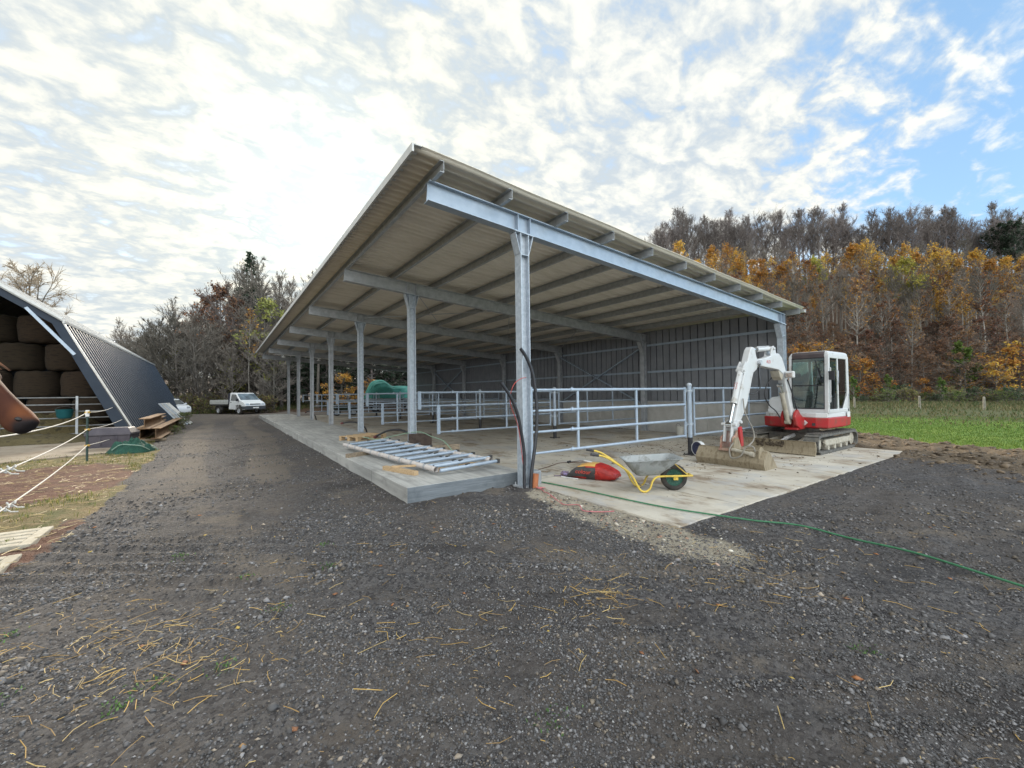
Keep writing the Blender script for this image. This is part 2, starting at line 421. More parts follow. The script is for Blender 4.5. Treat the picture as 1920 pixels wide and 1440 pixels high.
# purlin stays and roof rods
for i in range(1, NF - 1):
    for k in (2, 5, 8):
        x = -1.64 + k * 1.207
        m = MB(); m.bar((x, i * BAY + 0.09, rz(x) - 0.29), (x, i * BAY + 1.0, rz(x) + 0.02), 0.05, 0.05); m.build('purlin_stay', galv_d, shed)
for i in (1, 4):
    for xa, xb in ((0.1, 3.4), (3.4, 6.7), (6.7, 10.0)):
        for s_ in (0, 1):
            m = MB(); p0 = (xa, i * BAY + 0.1, rz(xa) - 0.10 - 0.05 * s_); p1 = (xb, (i + 1) * BAY - 0.1, rz(xb) - 0.10 - 0.05 * s_)
            if s_: p0, p1 = (xa, (i + 1) * BAY - 0.1, rz(xa) - 0.15), (xb, i * BAY + 0.1, rz(xb) - 0.15)
            m.tube([p0, p1], 0.013, 6); m.build('roof_rod', galv_d, shed)
# lighting cable with small white lamp heads under the far rafters
m = MB(); m.bar((-1.4, 26.12, rz(-1.4) - 0.36), (8.6, 26.12, rz(8.6) - 0.36), 0.05, 0.035); cb = m.build('lamp_rail', white_m, shed)
lamp_m = mat('lamp_white', (0.80, 0.80, 0.78), (0.72, 0.72, 0.70), 6, 0.35)
for x in (-0.9, 1.3, 3.3, 5.2, 7.1):
    m = MB(); z = rz(x) - 0.385
    m.lathe([(0.03, 0.0), (0.04, -0.05), (0.12, -0.10), (0.125, -0.15), (0.10, -0.16)], 12, Matrix.Translation((x, 26.12, z))); m.build('lamp', lamp_m, cb, smooth=True)

# ------------------------------------------------------------------ concrete: floor and raised walkway
def concrete(name, cols, joints, rough=0.9, brush=None, stain=None):
    """cols: three tones; joints: (axis, period, offset)"""
    m = bpy.data.materials.new(name); m.use_nodes = True; t = m.node_tree; b = t.nodes['Principled BSDF']; l = t.links
    b.inputs['Roughness'].default_value = rough; b.inputs['Specular IOR Level'].default_value = 0.3
    c = N(t, 'ShaderNodeTexCoord').outputs['Object']
    def nz(scale, det, off=(0, 0, 0), st=(1, 1, 1), rough_=0.6):
        mp = N(t, 'ShaderNodeMapping'); l.new(c, mp.inputs[0]); mp.inputs['Location'].default_value = off; mp.inputs['Scale'].default_value = st
        n = N(t, 'ShaderNodeTexNoise'); l.new(mp.outputs[0], n.inputs['Vector']); n.inputs['Scale'].default_value = scale; n.inputs['Detail'].default_value = det; n.inputs['Roughness'].default_value = rough_
        return n.outputs[0]
    col = mixcol(t, maprange(t, nz(0.55, 6), 0.38, 0.62, 0, 1), cols[0], cols[1])
    col = mixcol(t, maprange(t, nz(2.6, 8, (4, 2, 0), (1, 0.45, 1), 0.7), 0.50, 0.68, 0, 0.75), col, cols[2])
    fine = nz(55, 4, (1, 1, 1), (1, 1, 1), 0.7)
    h = fine
    col = mixcol(t, maprange(t, fine, 0.56, 0.72, 0, 0.45), col, tuple(x * 0.55 for x in cols[0]))
    sx = N(t, 'ShaderNodeSeparateXYZ'); l.new(c, sx.inputs[0])
    for ax, per, off in joints:
        wob = math_node(t, 'MULTIPLY', math_node(t, 'SUBTRACT', nz(2.0, 3, (off, 3, 1)), 0.5), 0.05)
        v = math_node(t, 'ADD', math_node(t, 'ADD', sx.outputs[ax], -off), wob)
        d = math_node(t, 'ABSOLUTE', math_node(t, 'SUBTRACT', math_node(t, 'FRACT', math_node(t, 'ADD', math_node(t, 'DIVIDE', v, per), 0.5)), 0.5))
        j = maprange(t, d, 0.004 / per, 0.016 / per, 0.8, 0.0)
        col = mixcol(t, j, col, tuple(x * 0.22 for x in cols[0]))
    if stain:
        for sc, off, lo_, hi_, am, cc, st in stain:
            col = mixcol(t, maprange(t, nz(sc, 7, off, st, 0.68), lo_, hi_, 0, am), col, cc)
    if brush:
        bn = nz(brush[0], 3, (0, 0, 0), brush[1]); h = math_node(t, 'ADD', h, math_node(t, 'MULTIPLY', bn, 2.5))
        col = mixcol(t, maprange(t, bn, 0.36, 0.64, 0, 0.50), col, tuple(x * 0.62 for x in cols[0]))
    l.new(col, b.inputs['Base Color'])
    bp = N(t, 'ShaderNodeBump'); bp.inputs['Strength'].default_value = 0.35; bp.inputs['Distance'].default_value = 0.008
    l.new(h, bp.inputs['Height']); l.new(bp.outputs[0], b.inputs['Normal'])
    return m
floor_m = concrete('old_concrete_floor', ((0.54, 0.50, 0.43), (0.43, 0.39, 0.33), (0.30, 0.235, 0.16)), [(0, 3.4, 1.68), (1, 5.2, 0.30)],
    stain=[(1.3, (9, 4, 0), 0.50, 0.66, 0.75, (0.17, 0.115, 0.07), (1.0, 0.5, 1)), (7.0, (2, 7, 0), 0.58, 0.70, 0.7, (0.10, 0.075, 0.05), (1, 0.4, 1)), (0.9, (3.7, 1.2, 0), 0.5, 0.60, 0.55, (0.40, 0.40, 0.40), (1, 1, 1))])
m = MB()
NX, NY = 40, 110
m.box2((0.14, -2.87, -0.25), (9.98, 31.6, 0.012))
struct(m.build('concrete_floor', floor_m, bevel=0.01), 'old stained concrete floor of the shed')
slab_m = concrete('brushed_concrete', ((0.38, 0.38, 0.37), (0.47, 0.465, 0.445), (0.26, 0.255, 0.245)), [(1, 4.6, 2.0)], brush=(13, (1, 0.05, 0.6)),
    stain=[(1.1, (1, 5, 0), 0.55, 0.66, 0.5, (0.58, 0.575, 0.55), (1, 0.5, 1)), (1.9, (3, 8, 0), 0.54, 0.64, 0.55, (0.24, 0.24, 0.235), (1, 0.35, 1))])
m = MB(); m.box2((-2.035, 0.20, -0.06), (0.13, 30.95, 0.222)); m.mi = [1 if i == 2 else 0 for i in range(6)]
end_m = concrete('shaded_end_face', ((0.155, 0.175, 0.195), (0.20, 0.22, 0.24), (0.11, 0.125, 0.14)), [], brush=(7, (0.35, 1, 9)))  # near end face: its shade is put into this darker bluish concrete
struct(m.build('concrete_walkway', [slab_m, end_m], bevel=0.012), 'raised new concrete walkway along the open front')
# ------------------------------------------------------------------ terrain
def hill(x, y):
    q = (x + 4.3) * 0.5715 + (y + 5.8) * 0.8203; lat = (x + 4.3) * 0.8206 - (y + 5.8) * 0.5714
    q0 = 41.0 + 4.0 * sstep(lat, -30, 0); out_ = np.clip(q - q0, 0, 72)
    sl = 0.10 + 0.385 * sstep(lat, -14, 20)
    return sl * (out_ - 1.8 * np.tanh(out_ / 3.0)) * (1 + 0.10 * (fbm(x * 0.03, y * 0.03, 91) - 0.5)), 1 + (q - q0) / 50.0
def grass_line(x, y): return (x - 12.9) * 0.855 - (y + 1.2) * 0.518
def left_edge(y):
    xl = np.interp(y, [-1.2, -0.5, 1.3, 6, 10, 13, 30, 34, 38], [-12, -5.80, -5.68, -5.85, -5.85, -6.25, -6.35, -8, -40])
    return xl + 0.45 * (fbm(np.asarray(y) * 0.9, np.asarray(y) * 0 + 3, 5) - 0.5)
def zones(x, y):
    """weights 0..1 of each ground cover at world points"""
    n1 = fbm(x * 0.8, y * 0.8, 21); n2 = fbm(x * 3.1, y * 3.1, 22); n3 = fbm(x * 0.22, y * 0.22, 23)
    z = {}
    gl = grass_line(x, y) + 0.8 * (n1 - 0.5) + 0.35 * (n2 - 0.5)
    right = sstep(x, 8.0, 10.5) * (x > 4) + (x <= 4) * 0
    z['lawn'] = sstep(gl, -0.05, 0.1) * (x > 5) * (1 - sstep(x + 3 * (n3 - 0.5), 22.0, 26.0))
    z['rough'] = sstep(x + 3 * (n3 - 0.5), 22.0, 26.0) * (x > 5)
    back = sstep(y + 2 * (n3 - 0.5), 46.0, 48.0); z['rough'] = np.maximum(z['rough'], back)
    z['mud'] = sstep(gl, -3.4, -2.6) * (1 - sstep(gl, -0.05, 0.1)) * (x > 3)
    dleft = left_edge(y) - x + 0.25 * (n2 - 0.5)
    lf = sstep(dleft, -0.05, 0.1) * (y < 39)
    redc = sstep(-np.hypot((x + 7.3) / 1.5, (y - 6.0) / 3.2) + 0.6 * (n1 - 0.5), -1.1, -0.75)
    red2 = sstep(-np.hypot((x + 5.9) / 0.3, (y - 1.0) / 1.4) + 0.9 * (n2 - 0.5), -1.2, -0.7) * 0.8
    z['soil'] = lf * np.clip(np.maximum(redc, red2), 0, 1)
    z['verge'] = lf * (1 - z['soil'])
    e = hill(x, y)[1]
    z['litter'] = sstep(e + 0.10 * (n1 - 0.5), 0.97, 1.03)
    # sand and mortar spill beside the end of the walkway
    ax, ay, bx, by = -0.02, -0.45, -0.30, -3.35
    t = np.clip(((x - ax) * (bx - ax) + (y - ay) * (by - ay)) / ((bx - ax) ** 2 + (by - ay) ** 2), 0, 1)
    d = np.hypot(x - ax - t * (bx - ax), y - ay - t * (by - ay))
    z['sand'] = (1 - sstep(d + 0.42 * (n2 - 0.5) + 0.30 * (n1 - 0.5), 0.02 + 0.10 * t, 0.36 + 0.42 * t))
    tan = np.maximum(1 - sstep(np.abs(x + 3.2 + 0.25 * np.sin(y * 0.35)), 0.22, 0.60), 0.85 * (1 - sstep(np.abs(x + 5.15 + 0.2 * np.sin(y * 0.4 + 1)), 0.20, 0.55)))
    far = sstep(y, 14, 36)
    z['tan'] = np.clip(np.maximum(tan * sstep(y, -1.0, 6.0) * (0.45 + 0.5 * sstep(n1 + 0.25 * n2, 0.40, 0.85)), far * 0.6), 0, 1)
    spots = sstep(fbm(x * 0.55 + 8, y * 0.55, 33), 0.60, 0.72) * (x > -2) * sstep(gl, -9, -4)
    z['tan'] = np.maximum(z['tan'], spots * 0.9)
    for off, wd in ((0.0, 0.34), (1.7, 0.34), (-1.9, 0.3)):
        cxl = np.interp(y, [-8, -5.4, -4.2, -3.0, -1.0, 3, 9, 14], [5.5, 1.2, -0.4, -1.4, -2.3, -3.0, -3.3, -3.2]) - off
        z['tan'] = np.maximum(z['tan'], 0.62 * (1 - sstep(np.abs(x - cxl), wd * 0.5, wd * 1.3)) * sstep(n1 + 0.5 * n2, 0.50, 0.85) * (x < 3))
    return z, gl
def ground_h(x, y):
    h, e = hill(x, y)
    near = 1 - sstep(np.hypot(x, y), 40, 60)
    h = h + near * (0.05 * (fbm(x * 0.6, y * 0.6, 41) - 0.5) + 0.022 * (fbm(x * 3.0, y * 3.0, 42) - 0.5) + 0.012 * (fbm(x * 9.0, y * 9.0, 43, 3) - 0.5)) - 0.004
    gl = grass_line(x, y)
    mud = sstep(gl, -3.6, -1.5) * (1 - sstep(gl, -0.5, 0.4)) * (x > 3) * sstep(np.hypot(x + 4.3, y + 5.8), 7.5, 10.5)
    h = h + mud * (0.03 + 0.42 * np.clip(fbm(x * 1.2, y * 1.2, 44) - 0.25, 0, 1) + 0.10 * (fbm(x * 4, y * 4, 45) - 0.5))
    rgt = sstep(x, -1.2, 2.0) * (1 - sstep(y, -3.7, -3.0)) * sstep(gl, -16, -9)
    h = h + rgt * (0.10 * (fbm(x * 1.1 + y * 0.9, y * 2.6 - x * 0.6, 52) - 0.45) + 0.035 * (fbm(x * 6, y * 6, 53) - 0.5))
    # tyre marks in the yard
    rut = np.sin((x * 0.6 + y * 0.8) * 24) * sstep(fbm(x * 0.7, y * 0.7, 46), 0.48, 0.62) * 0.018
    h = h + rut * near
    ins = (x > 0.05) & (x < 10.05) & (y > -2.95) & (y < 31.7); ins2 = (x > -2.10) & (x < 0.3) & (y > 0.13) & (y < 31.0)
    h = np.where((x > 0.22) & (x < 9.9) & (y > -2.78) & (y < 31.5), -0.12, h)
    h = np.where((x > -1.97) & (x < 0.3) & (y > 0.28) & (y < 30.9), -0.12, h)
    h = np.where(ins & (h > -0.1), np.minimum(h, 0.004), h)
    bank = sstep(x, 21, 30) * (1 - sstep(x, 44, 56)) * 0.35
    return h + bank * (0.5 + fbm(x * 0.15, y * 0.15, 47))
def axis(parts):
    o = []
    for a, b, s in parts: o += list(np.arange(a, b, s))
    return np.array(o + [parts[-1][1]])
gx = axis([(-160, -40, 8), (-40, -12, 1.4), (-12, -7.5, 0.25), (-7.5, 2.6, 0.055), (2.6, 14.5, 0.10), (14.5, 24, 0.5), (24, 60, 1.6), (60, 170, 4), (170, 320, 15)])
gy = axis([(-70, -14, 4), (-14, -5.6, 0.4), (-5.6, 2.0, 0.05), (2.0, 8, 0.11), (8, 16, 0.25), (16, 50, 0.8), (50, 130, 3.5), (130, 260, 13)])
GX, GY = np.meshgrid(gx, gy, indexing='ij'); fx = GX.ravel(); fy = GY.ravel()
GH = ground_h(fx, fy)
Z, _gl = zones(fx, fy)
zA = np.stack([Z['lawn'], Z['rough'], Z['verge'], Z['soil']], -1)
zB = np.stack([Z['mud'], Z['litter'], Z['sand'], Z['tan']], -1)
ny = len(gy); ii, jj = np.meshgrid(np.arange(len(gx) - 1), np.arange(ny - 1), indexing='ij'); a = (ii * ny + jj).ravel()
GF = np.stack([a, a + ny, a + ny + 1, a + 1], -1)
GVtx = np.stack([fx, fy, GH], -1)

gm = bpy.data.materials.new('ground_cover'); gm.use_nodes = True; t = gm.node_tree; l = t.links; b = t.nodes['Principled BSDF']
b.inputs['Specular IOR Level'].default_value = 0.25
oc = N(t, 'ShaderNodeTexCoord').outputs['Object']
def gnz(scale, det=5, st=(1, 1, 1), off=(0, 0, 0), rough=0.6):
    mp = N(t, 'ShaderNodeMapping'); l.new(oc, mp.inputs[0]); mp.inputs['Scale'].default_value = st; mp.inputs['Location'].default_value = off
    n = N(t, 'ShaderNodeTexNoise'); l.new(mp.outputs[0], n.inputs['Vector']); n.inputs['Scale'].default_value = scale; n.inputs['Detail'].default_value = det; n.inputs['Roughness'].default_value = rough
    return n.outputs[0]
def vor(scale):
    n = N(t, 'ShaderNodeTexVoronoi'); l.new(oc, n.inputs['Vector']); n.inputs['Scale'].default_value = scale; n.inputs['Randomness'].default_value = 1
    return n
v1 = vor(38); v2 = vor(85); v0 = vor(17)
g1 = N(t, 'ShaderNodeSeparateColor'); l.new(v1.outputs['Color'], g1.inputs[0])
g2 = N(t, 'ShaderNodeSeparateColor'); l.new(v2.outputs['Color'], g2.inputs[0])
g0 = N(t, 'ShaderNodeSeparateColor'); l.new(v0.outputs['Color'], g0.inputs[0])
gcol = mixcol(t, maprange(t, g1.outputs[0], 0.1, 1.0, 0, 1), (0.042, 0.039, 0.042), (0.135, 0.127, 0.128))
gcol = mixcol(t, maprange(t, g2.outputs[1], 0.45, 1.0, 0, 0.65), gcol, (0.135, 0.126, 0.122))
gcol = mixcol(t, maprange(t, g0.outputs[1], 0.80, 1.0, 0, 0.5), gcol, (0.16, 0.15, 0.145))
gcol = mixcol(t, maprange(t, gnz(0.5, 6), 0.42, 0.62, 0, 0.55), gcol, (0.074, 0.066, 0.063))
gcol = mixcol(t, maprange(t, gnz(1.7, 7, (1, 1, 1), (7, 3, 0), 0.7), 0.50, 0.68, 0, 0.7), gcol, (0.130, 0.108, 0.090))
gcol = mixcol(t, maprange(t, gnz(0.33, 5, (1, 1, 1), (3, 9, 0), 0.62), 0.46, 0.60, 0, 0.5), gcol, (0.118, 0.101, 0.090))
gcol = mixcol(t, maprange(t, gnz(0.8, 6, (1, 1, 1), (13, 2, 0), 0.66), 0.55, 0.66, 0, 0.6), gcol, (0.036, 0.033, 0.034))
atA = N(t, 'ShaderNodeAttribute', attribute_name='zoneA'); atB = N(t, 'ShaderNodeAttribute', attribute_name='zoneB')
sA = N(t, 'ShaderNodeSeparateColor'); l.new(atA.outputs['Color'], sA.inputs[0]); sB = N(t, 'ShaderNodeSeparateColor'); l.new(atB.outputs['Color'], sB.inputs[0])
brk = math_node(t, 'MULTIPLY', math_node(t, 'SUBTRACT', gnz(14, 6, rough=0.7), 0.5), 1.1)
def wgt(s, k=1.0):
    return maprange(t, math_node(t, 'ADD', s, math_node(t, 'MULTIPLY', brk, k)), 0.3, 0.7, 0, 1)
m1 = gnz(3.0, 7, rough=0.65); m2 = gnz(22, 5, rough=0.7); m3 = gnz(0.35, 5)
lawn = mixcol(t, maprange(t, m1, 0.35, 0.65, 0, 1), (0.078, 0.150, 0.028), (0.115, 0.185, 0.034))
lawn = mixcol(t, maprange(t, m3, 0.45, 0.65, 0, 0.6), lawn, (0.16, 0.22, 0.035))
rough_ = mixcol(t, maprange(t, m1, 0.35, 0.65, 0, 1), (0.050, 0.072, 0.028), (0.085, 0.085, 0.040))
verge = mixcol(t, maprange(t, m1, 0.36, 0.60, 0, 1), (0.10, 0.105, 0.035), (0.22, 0.165, 0.085))
verge = mixcol(t, maprange(t, m2, 0.45, 0.7, 0, 0.6), verge, (0.13, 0.085, 0.045))
soil = mixcol(t, maprange(t, m1, 0.35, 0.65, 0, 1), (0.165, 0.085, 0.060), (0.105, 0.056, 0.040))
soil = mixcol(t, maprange(t, m2, 0.5, 0.75, 0, 0.6), soil, (0.22, 0.145, 0.105))
mud = mixcol(t, maprange(t, m1, 0.35, 0.62, 0, 1), (0.075, 0.055, 0.038), (0.155, 0.118, 0.080))
mud = mixcol(t, maprange(t, m2, 0.45, 0.75, 0, 0.6), mud, (0.21, 0.165, 0.12))
litter = mixcol(t, maprange(t, m1, 0.35, 0.65, 0, 1), (0.050, 0.034, 0.024), (0.100, 0.058, 0.034))
sand = mixcol(t, maprange(t, m1, 0.35, 0.65, 0, 1), (0.40, 0.36, 0.29), (0.29, 0.25, 0.19))
sand = mixcol(t, maprange(t, g2.outputs[0], 0.75, 1.0, 0, 0.7), sand, (0.42, 0.38, 0.32))
sand = mixcol(t, maprange(t, g1.outputs[1], 0.85, 1.0, 0, 0.8), sand, (0.10, 0.09, 0.08))
tan = mixcol(t, maprange(t, m2, 0.4, 0.7, 0, 1), (0.185, 0.155, 0.128), (0.125, 0.108, 0.092))
col = mixcol(t, math_node(t, 'MULTIPLY', wgt(atB.outputs['Alpha'], 0.9), 0.75), gcol, tan)
col = mixcol(t, wgt(sB.outputs[0]), col, mud)
col = mixcol(t, wgt(sB.outputs[2], 0.8), col, sand)
col = mixcol(t, wgt(sA.outputs[2]), col, verge)
col = mixcol(t, wgt(atA.outputs['Alpha']), col, soil)
col = mixcol(t, wgt(sA.outputs[1]), col, rough_)
col = mixcol(t, wgt(sA.outputs[0], 0.6), col, lawn)
col = mixcol(t, wgt(sB.outputs[1]), col, litter)
l.new(col, b.inputs['Base Color'])
b.inputs['Roughness'].default_value = 0.88
bp = N(t, 'ShaderNodeBump'); bp.inputs['Strength'].default_value = 1.0; bp.inputs['Distance'].default_value = 0.02
hh = math_node(t, 'ADD', math_node(t, 'MULTIPLY', v1.outputs['Distance'], -22.0 / 38 * 1.2), math_node(t, 'MULTIPLY', gnz(60, 6, rough=0.75), 1.1))
hh = math_node(t, 'ADD', hh, math_node(t, 'MULTIPLY', gnz(9, 5, rough=0.7), 1.4))
l.new(hh, bp.inputs['Height']); l.new(bp.outputs[0], b.inputs['Normal'])

# the one sheet, cut along the borders of its covers
cx = fx.reshape(len(gx), ny); fcx = (GX[:-1, :-1] + GX[1:, 1:]).ravel() / 2; fcy = (GY[:-1, :-1] + GY[1:, 1:]).ravel() / 2
Zc, _ = zones(fcx, fcy)
cls = np.zeros(len(fcx), int)
for k, nm in ((1, 'verge'), (2, 'soil'), (3, 'rough'), (3, 'lawn'), (4, 'mud'), (5, 'litter')): cls[Zc[nm] > 0.5] = k
cls[(Zc['sand'] > 0.5)] = 6
for k, nm, lb in ((0, 'gravel_yard', 'dark gravel yard and track'), (1, 'grass_verge', 'straw-littered grass verge beside the track'), (2, 'soil', 'bare reddish soil by the rope fence'), (3, 'meadow', 'green meadow below the wooded hill'), (4, 'mud_bank', 'heaped mud between the yard and the meadow'), (5, 'wooded_hillside', 'leaf-covered ground of the wooded hills'), (6, 'sand_spill', 'spilled sand and mortar beside the walkway')):
    fsel = GF[cls == k]
    if len(fsel) == 0: continue
    used = np.unique(fsel); remap = np.full(len(GVtx), -1); remap[used] = np.arange(len(used))
    struct(np_obj(nm, GVtx[used], remap[fsel], gm, smooth=True, attrs={'zoneA': zA[used], 'zoneB': zB[used]}), lb)

# ------------------------------------------------------------------ loose cover: stones, straw, blades
def attr_mat(name, rough=0.85, trans=0.0, spec=0.3, hv=0.0):
    m = bpy.data.materials.new(name); m.use_nodes = True; t = m.node_tree; b = t.nodes['Principled BSDF']
    at = N(t, 'ShaderNodeAttribute', attribute_name='tint'); c = at.outputs['Color']
    if hv:
        oi = N(t, 'ShaderNodeObjectInfo'); hs = N(t, 'ShaderNodeHueSaturation'); t.links.new(c, hs.inputs['Color'])
        t.links.new(maprange(t, oi.outputs['Random'], 0, 1, 1 - hv, 1 + hv, False), hs.inputs['Value'])
        t.links.new(maprange(t, oi.outputs['Random'], 0, 1, 0.5 - hv * 0.06, 0.5 + hv * 0.06, False), hs.inputs['Hue']); c = hs.outputs[0]
    t.links.new(c, b.inputs['Base Color']); b.inputs['Roughness'].default_value = rough; b.inputs['Specular IOR Level'].default_value = spec
    if trans:
        tr = N(t, 'ShaderNodeBsdfTranslucent'); t.links.new(c, tr.inputs[0]); mx = N(t, 'ShaderNodeMixShader'); mx.inputs[0].default_value = trans
        o = t.nodes['Material Output']; t.links.new(b.outputs[0], mx.inputs[1]); t.links.new(tr.outputs[0], mx.inputs[2]); t.links.new(mx.outputs[0], o.inputs[0])
    return m
stone_mat = attr_mat('loose_stone', 0.8, spec=0.4); blade_mat = attr_mat('grass_blade', 0.7, 0.25); straw_mat = attr_mat('dry_straw', 0.6)
rg = np.random.default_rng(5)
octv = np.array([(1, 0, 0), (-1, 0, 0), (0, 1, 0), (0, -1, 0), (0, 0, 1), (0, 0, -1)], float)
octf = np.array([(0, 2, 4), (2, 1, 4), (1, 3, 4), (3, 0, 4), (2, 0, 5), (1, 2, 5), (3, 1, 5), (0, 3, 5)])
ph = (1 + 5 ** 0.5) / 2
icov = np.array([(-1, ph, 0), (1, ph, 0), (-1, -ph, 0), (1, -ph, 0), (0, -1, ph), (0, 1, ph), (0, -1, -ph), (0, 1, -ph), (ph, 0, -1), (ph, 0, 1), (-ph, 0, -1), (-ph, 0, 1)]) / 1.902
icof = np.array([(0, 11, 5), (0, 5, 1), (0, 1, 7), (0, 7, 10), (0, 10, 11), (1, 5, 9), (5, 11, 4), (11, 10, 2), (10, 7, 6), (7, 1, 8), (3, 9, 4), (3, 4, 2), (3, 2, 6), (3, 6, 8), (3, 8, 9), (4, 9, 5), (2, 4, 11), (6, 2, 10), (8, 6, 7), (9, 8, 1)])
def stones(px, py, pz, size, colr, bv, bf, flat=(0.45, 0.8)):
    n = len(px); k = len(bv)
    v = bv[None] * (1 + rg.uniform(-0.38, 0.38, (n, k, 1)))
    v = v * np.stack([size * rg.uniform(0.8, 1.35, n), size * rg.uniform(0.65, 1.0, n), size * rg.uniform(*flat, n)], -1)[:, None]
    a = rg.uniform(0, 2 * np.pi, n); tl = rg.normal(0, 0.3, n)
    y = v[..., 1] * np.cos(tl)[:, None] - v[..., 2] * np.sin(tl)[:, None]; zq = v[..., 1] * np.sin(tl)[:, None] + v[..., 2] * np.cos(tl)[:, None]; x = v[..., 0]
    X = x * np.cos(a)[:, None] - y * np.sin(a)[:, None] + px[:, None]; Y = x * np.sin(a)[:, None] + y * np.cos(a)[:, None] + py[:, None]
    Zq = zq + (pz + size * 0.12)[:, None]
    V = np.stack([X, Y, Zq], -1).reshape(-1, 3); F = (bf[None] + (np.arange(n) * k)[:, None, None]).reshape(-1, 3)
    C = np.repeat(np.concatenate([colr, np.ones((n, 1))], 1), k, 0)
    return V, F, C
def polar(n, r0, r1, pw, a0, a1):
    u = rg.uniform(0, 1, n); r = (r0 ** pw + u * (r1 ** pw - r0 ** pw)) ** (1 / pw); a = R(90 - 34.9) + np.radians(rg.uniform(a0, a1, n))
    return -4.3 + r * np.cos(a), -5.82 + r * np.sin(a), r
def on_concrete(x, y): return ((x > 0.1) & (x < 10.02) & (y > -2.9)) | ((x > -2.06) & (x < 0.2) & (y > 0.18))
def gravel_at(n, r0, r1, pw, smin, smed, sig):
    x, y, r = polar(n, r0, r1, pw, -58, 58)
    Zz, gl = zones(x, y)
    clump = fbm(x * 1.3, y * 1.3, 61)
    keep = (~on_concrete(x, y)) & (Zz['verge'] < 0.4) & (Zz['soil'] < 0.5) & (Zz['lawn'] < 0.3) & (Zz['rough'] < 0.3) & (Zz['litter'] < 0.3) & (rg.uniform(0, 1, n) < 0.15 + 1.1 * sstep(clump, 0.36, 0.66)) & (rg.uniform(0, 1, n) > Zz['sand'] * 0.75) & (rg.uniform(0, 1, n) > Zz['mud'] * 0.6) & (rg.uniform(0, 1, n) > Zz['tan'] * 0.5)
    x, y, r = x[keep], y[keep], r[keep]; n = len(x)
    size = np.clip(np.exp(rg.normal(np.log(smed), sig, n)) * (0.62 + 0.85 * fbm(x * 0.9, y * 0.9, 67)), smin, 0.030)
    g = np.clip(np.exp(rg.normal(np.log(0.098), 0.45, n)), 0.03, 0.28)
    tone = rg.uniform(0, 1, n)
    c = np.stack([g, g * 0.965, g * 0.985], -1); w_ = tone < 0.13; c[w_] = np.stack([g[w_] * 1.5, g[w_] * 1.25, g[w_] * 1.0], -1)
    w_ = (tone > 0.992) & (size < 0.010); c[w_] = 0.32
    return x, y, ground_h(x, y), size, c
q1 = stones(*gravel_at(150000, 1.5, 6.0, 0.9, 0.003, 0.0062, 0.38), octv, octf)
q2 = stones(*gravel_at(100000, 3.8, 20, 0.8, 0.006, 0.0115, 0.42), octv, octf)
q3 = stones(*gravel_at(350, 1.8, 10, 1.0, 0.012, 0.018, 0.35), icov, icof)
Vv = []; Ff = []; Cc = []; o_ = 0
for V, F, C in (q1, q2, q3): Vv.append(V); Ff.append(F + o_); Cc.append(C); o_ += len(V)
gs = np_obj('gravel_stones', np.concatenate(Vv), np.concatenate(Ff), stone_mat, attrs={'tint': np.concatenate(Cc)})
struct(gs, 'loose dark stones lying all over the gravel yard', 'stuff')
# rubble around the sand spill
n = 300; tt = rg.uniform(0, 1, n); x = -0.05 - 0.3 * tt + rg.normal(0, 0.22, n) * (0.7 + tt * 0.9); y = -0.6 - 3.0 * tt + rg.normal(0, 0.2, n)
kp = ~on_concrete(x, y); x, y = x[kp], y[kp]; n = len(x)
pal = np.array([(0.46, 0.32, 0.25), (0.50, 0.42, 0.34), (0.44, 0.40, 0.34), (0.38, 0.24, 0.17), (0.58, 0.54, 0.47), (0.16, 0.15, 0.14)])
c = pal[rg.integers(0, 6, n)] * rg.uniform(0.8, 1.15, (n, 1))
V, F, C = stones(x, y, ground_h(x, y) + 0.004, np.clip(np.exp(rg.normal(np.log(0.0115), 0.5, n)), 0.005, 0.034), c, icov, icof, (0.2, 0.55))
struct(np_obj('rubble', V, F, stone_mat, attrs={'tint': C}), 'broken mortar and pinkish brick fragments strewn over the sand spill', 'stuff')
# clods along the mud bank
n = 4200; x = rg.uniform(4.5, 13.0, n); y = rg.uniform(-8, 1.5, n); g_ = grass_line(x, y); kp = (g_ > -3.3) & (g_ < 0.0) & ~on_concrete(x, y) & (np.hypot(x + 4.3, y + 5.8) > 8); x, y = x[kp], y[kp]; n = len(x)
c = np.array([(0.12, 0.09, 0.062)]) * rg.uniform(0.6, 1.7, (n, 1))
V, F, C = stones(x, y, ground_h(x, y), np.clip(np.exp(rg.normal(np.log(0.03), 0.55, n)), 0.012, 0.10), c, icov, icof, (0.25, 0.6))
struct(np_obj('mud_clods', V, F, stone_mat, attrs={'tint': C}), 'brown clods of mud heaped along the edge of the meadow', 'stuff')
# mud crumbs on the floor by the excavator
n = 1500; x = rg.normal(6.5, 2.0, n); y = rg.normal(0.4, 1.6, n); kp = (x > 0.6) & (x < 9.9) & (y > -2.8) & (y < 9); x, y = x[kp], y[kp]; n = len(x)
c = np.array([(0.10, 0.075, 0.05)]) * rg.uniform(0.6, 1.5, (n, 1))
V, F, C = stones(x, y, np.full(n, 0.012), np.clip(np.exp(rg.normal(np.log(0.013), 0.5, n)), 0.005, 0.045), c, octv, octf, (0.3, 0.6))
struct(np_obj('dirt_crumbs', V, F, stone_mat, attrs={'tint': C}), 'crumbs of dried mud scattered over the concrete floor', 'stuff')

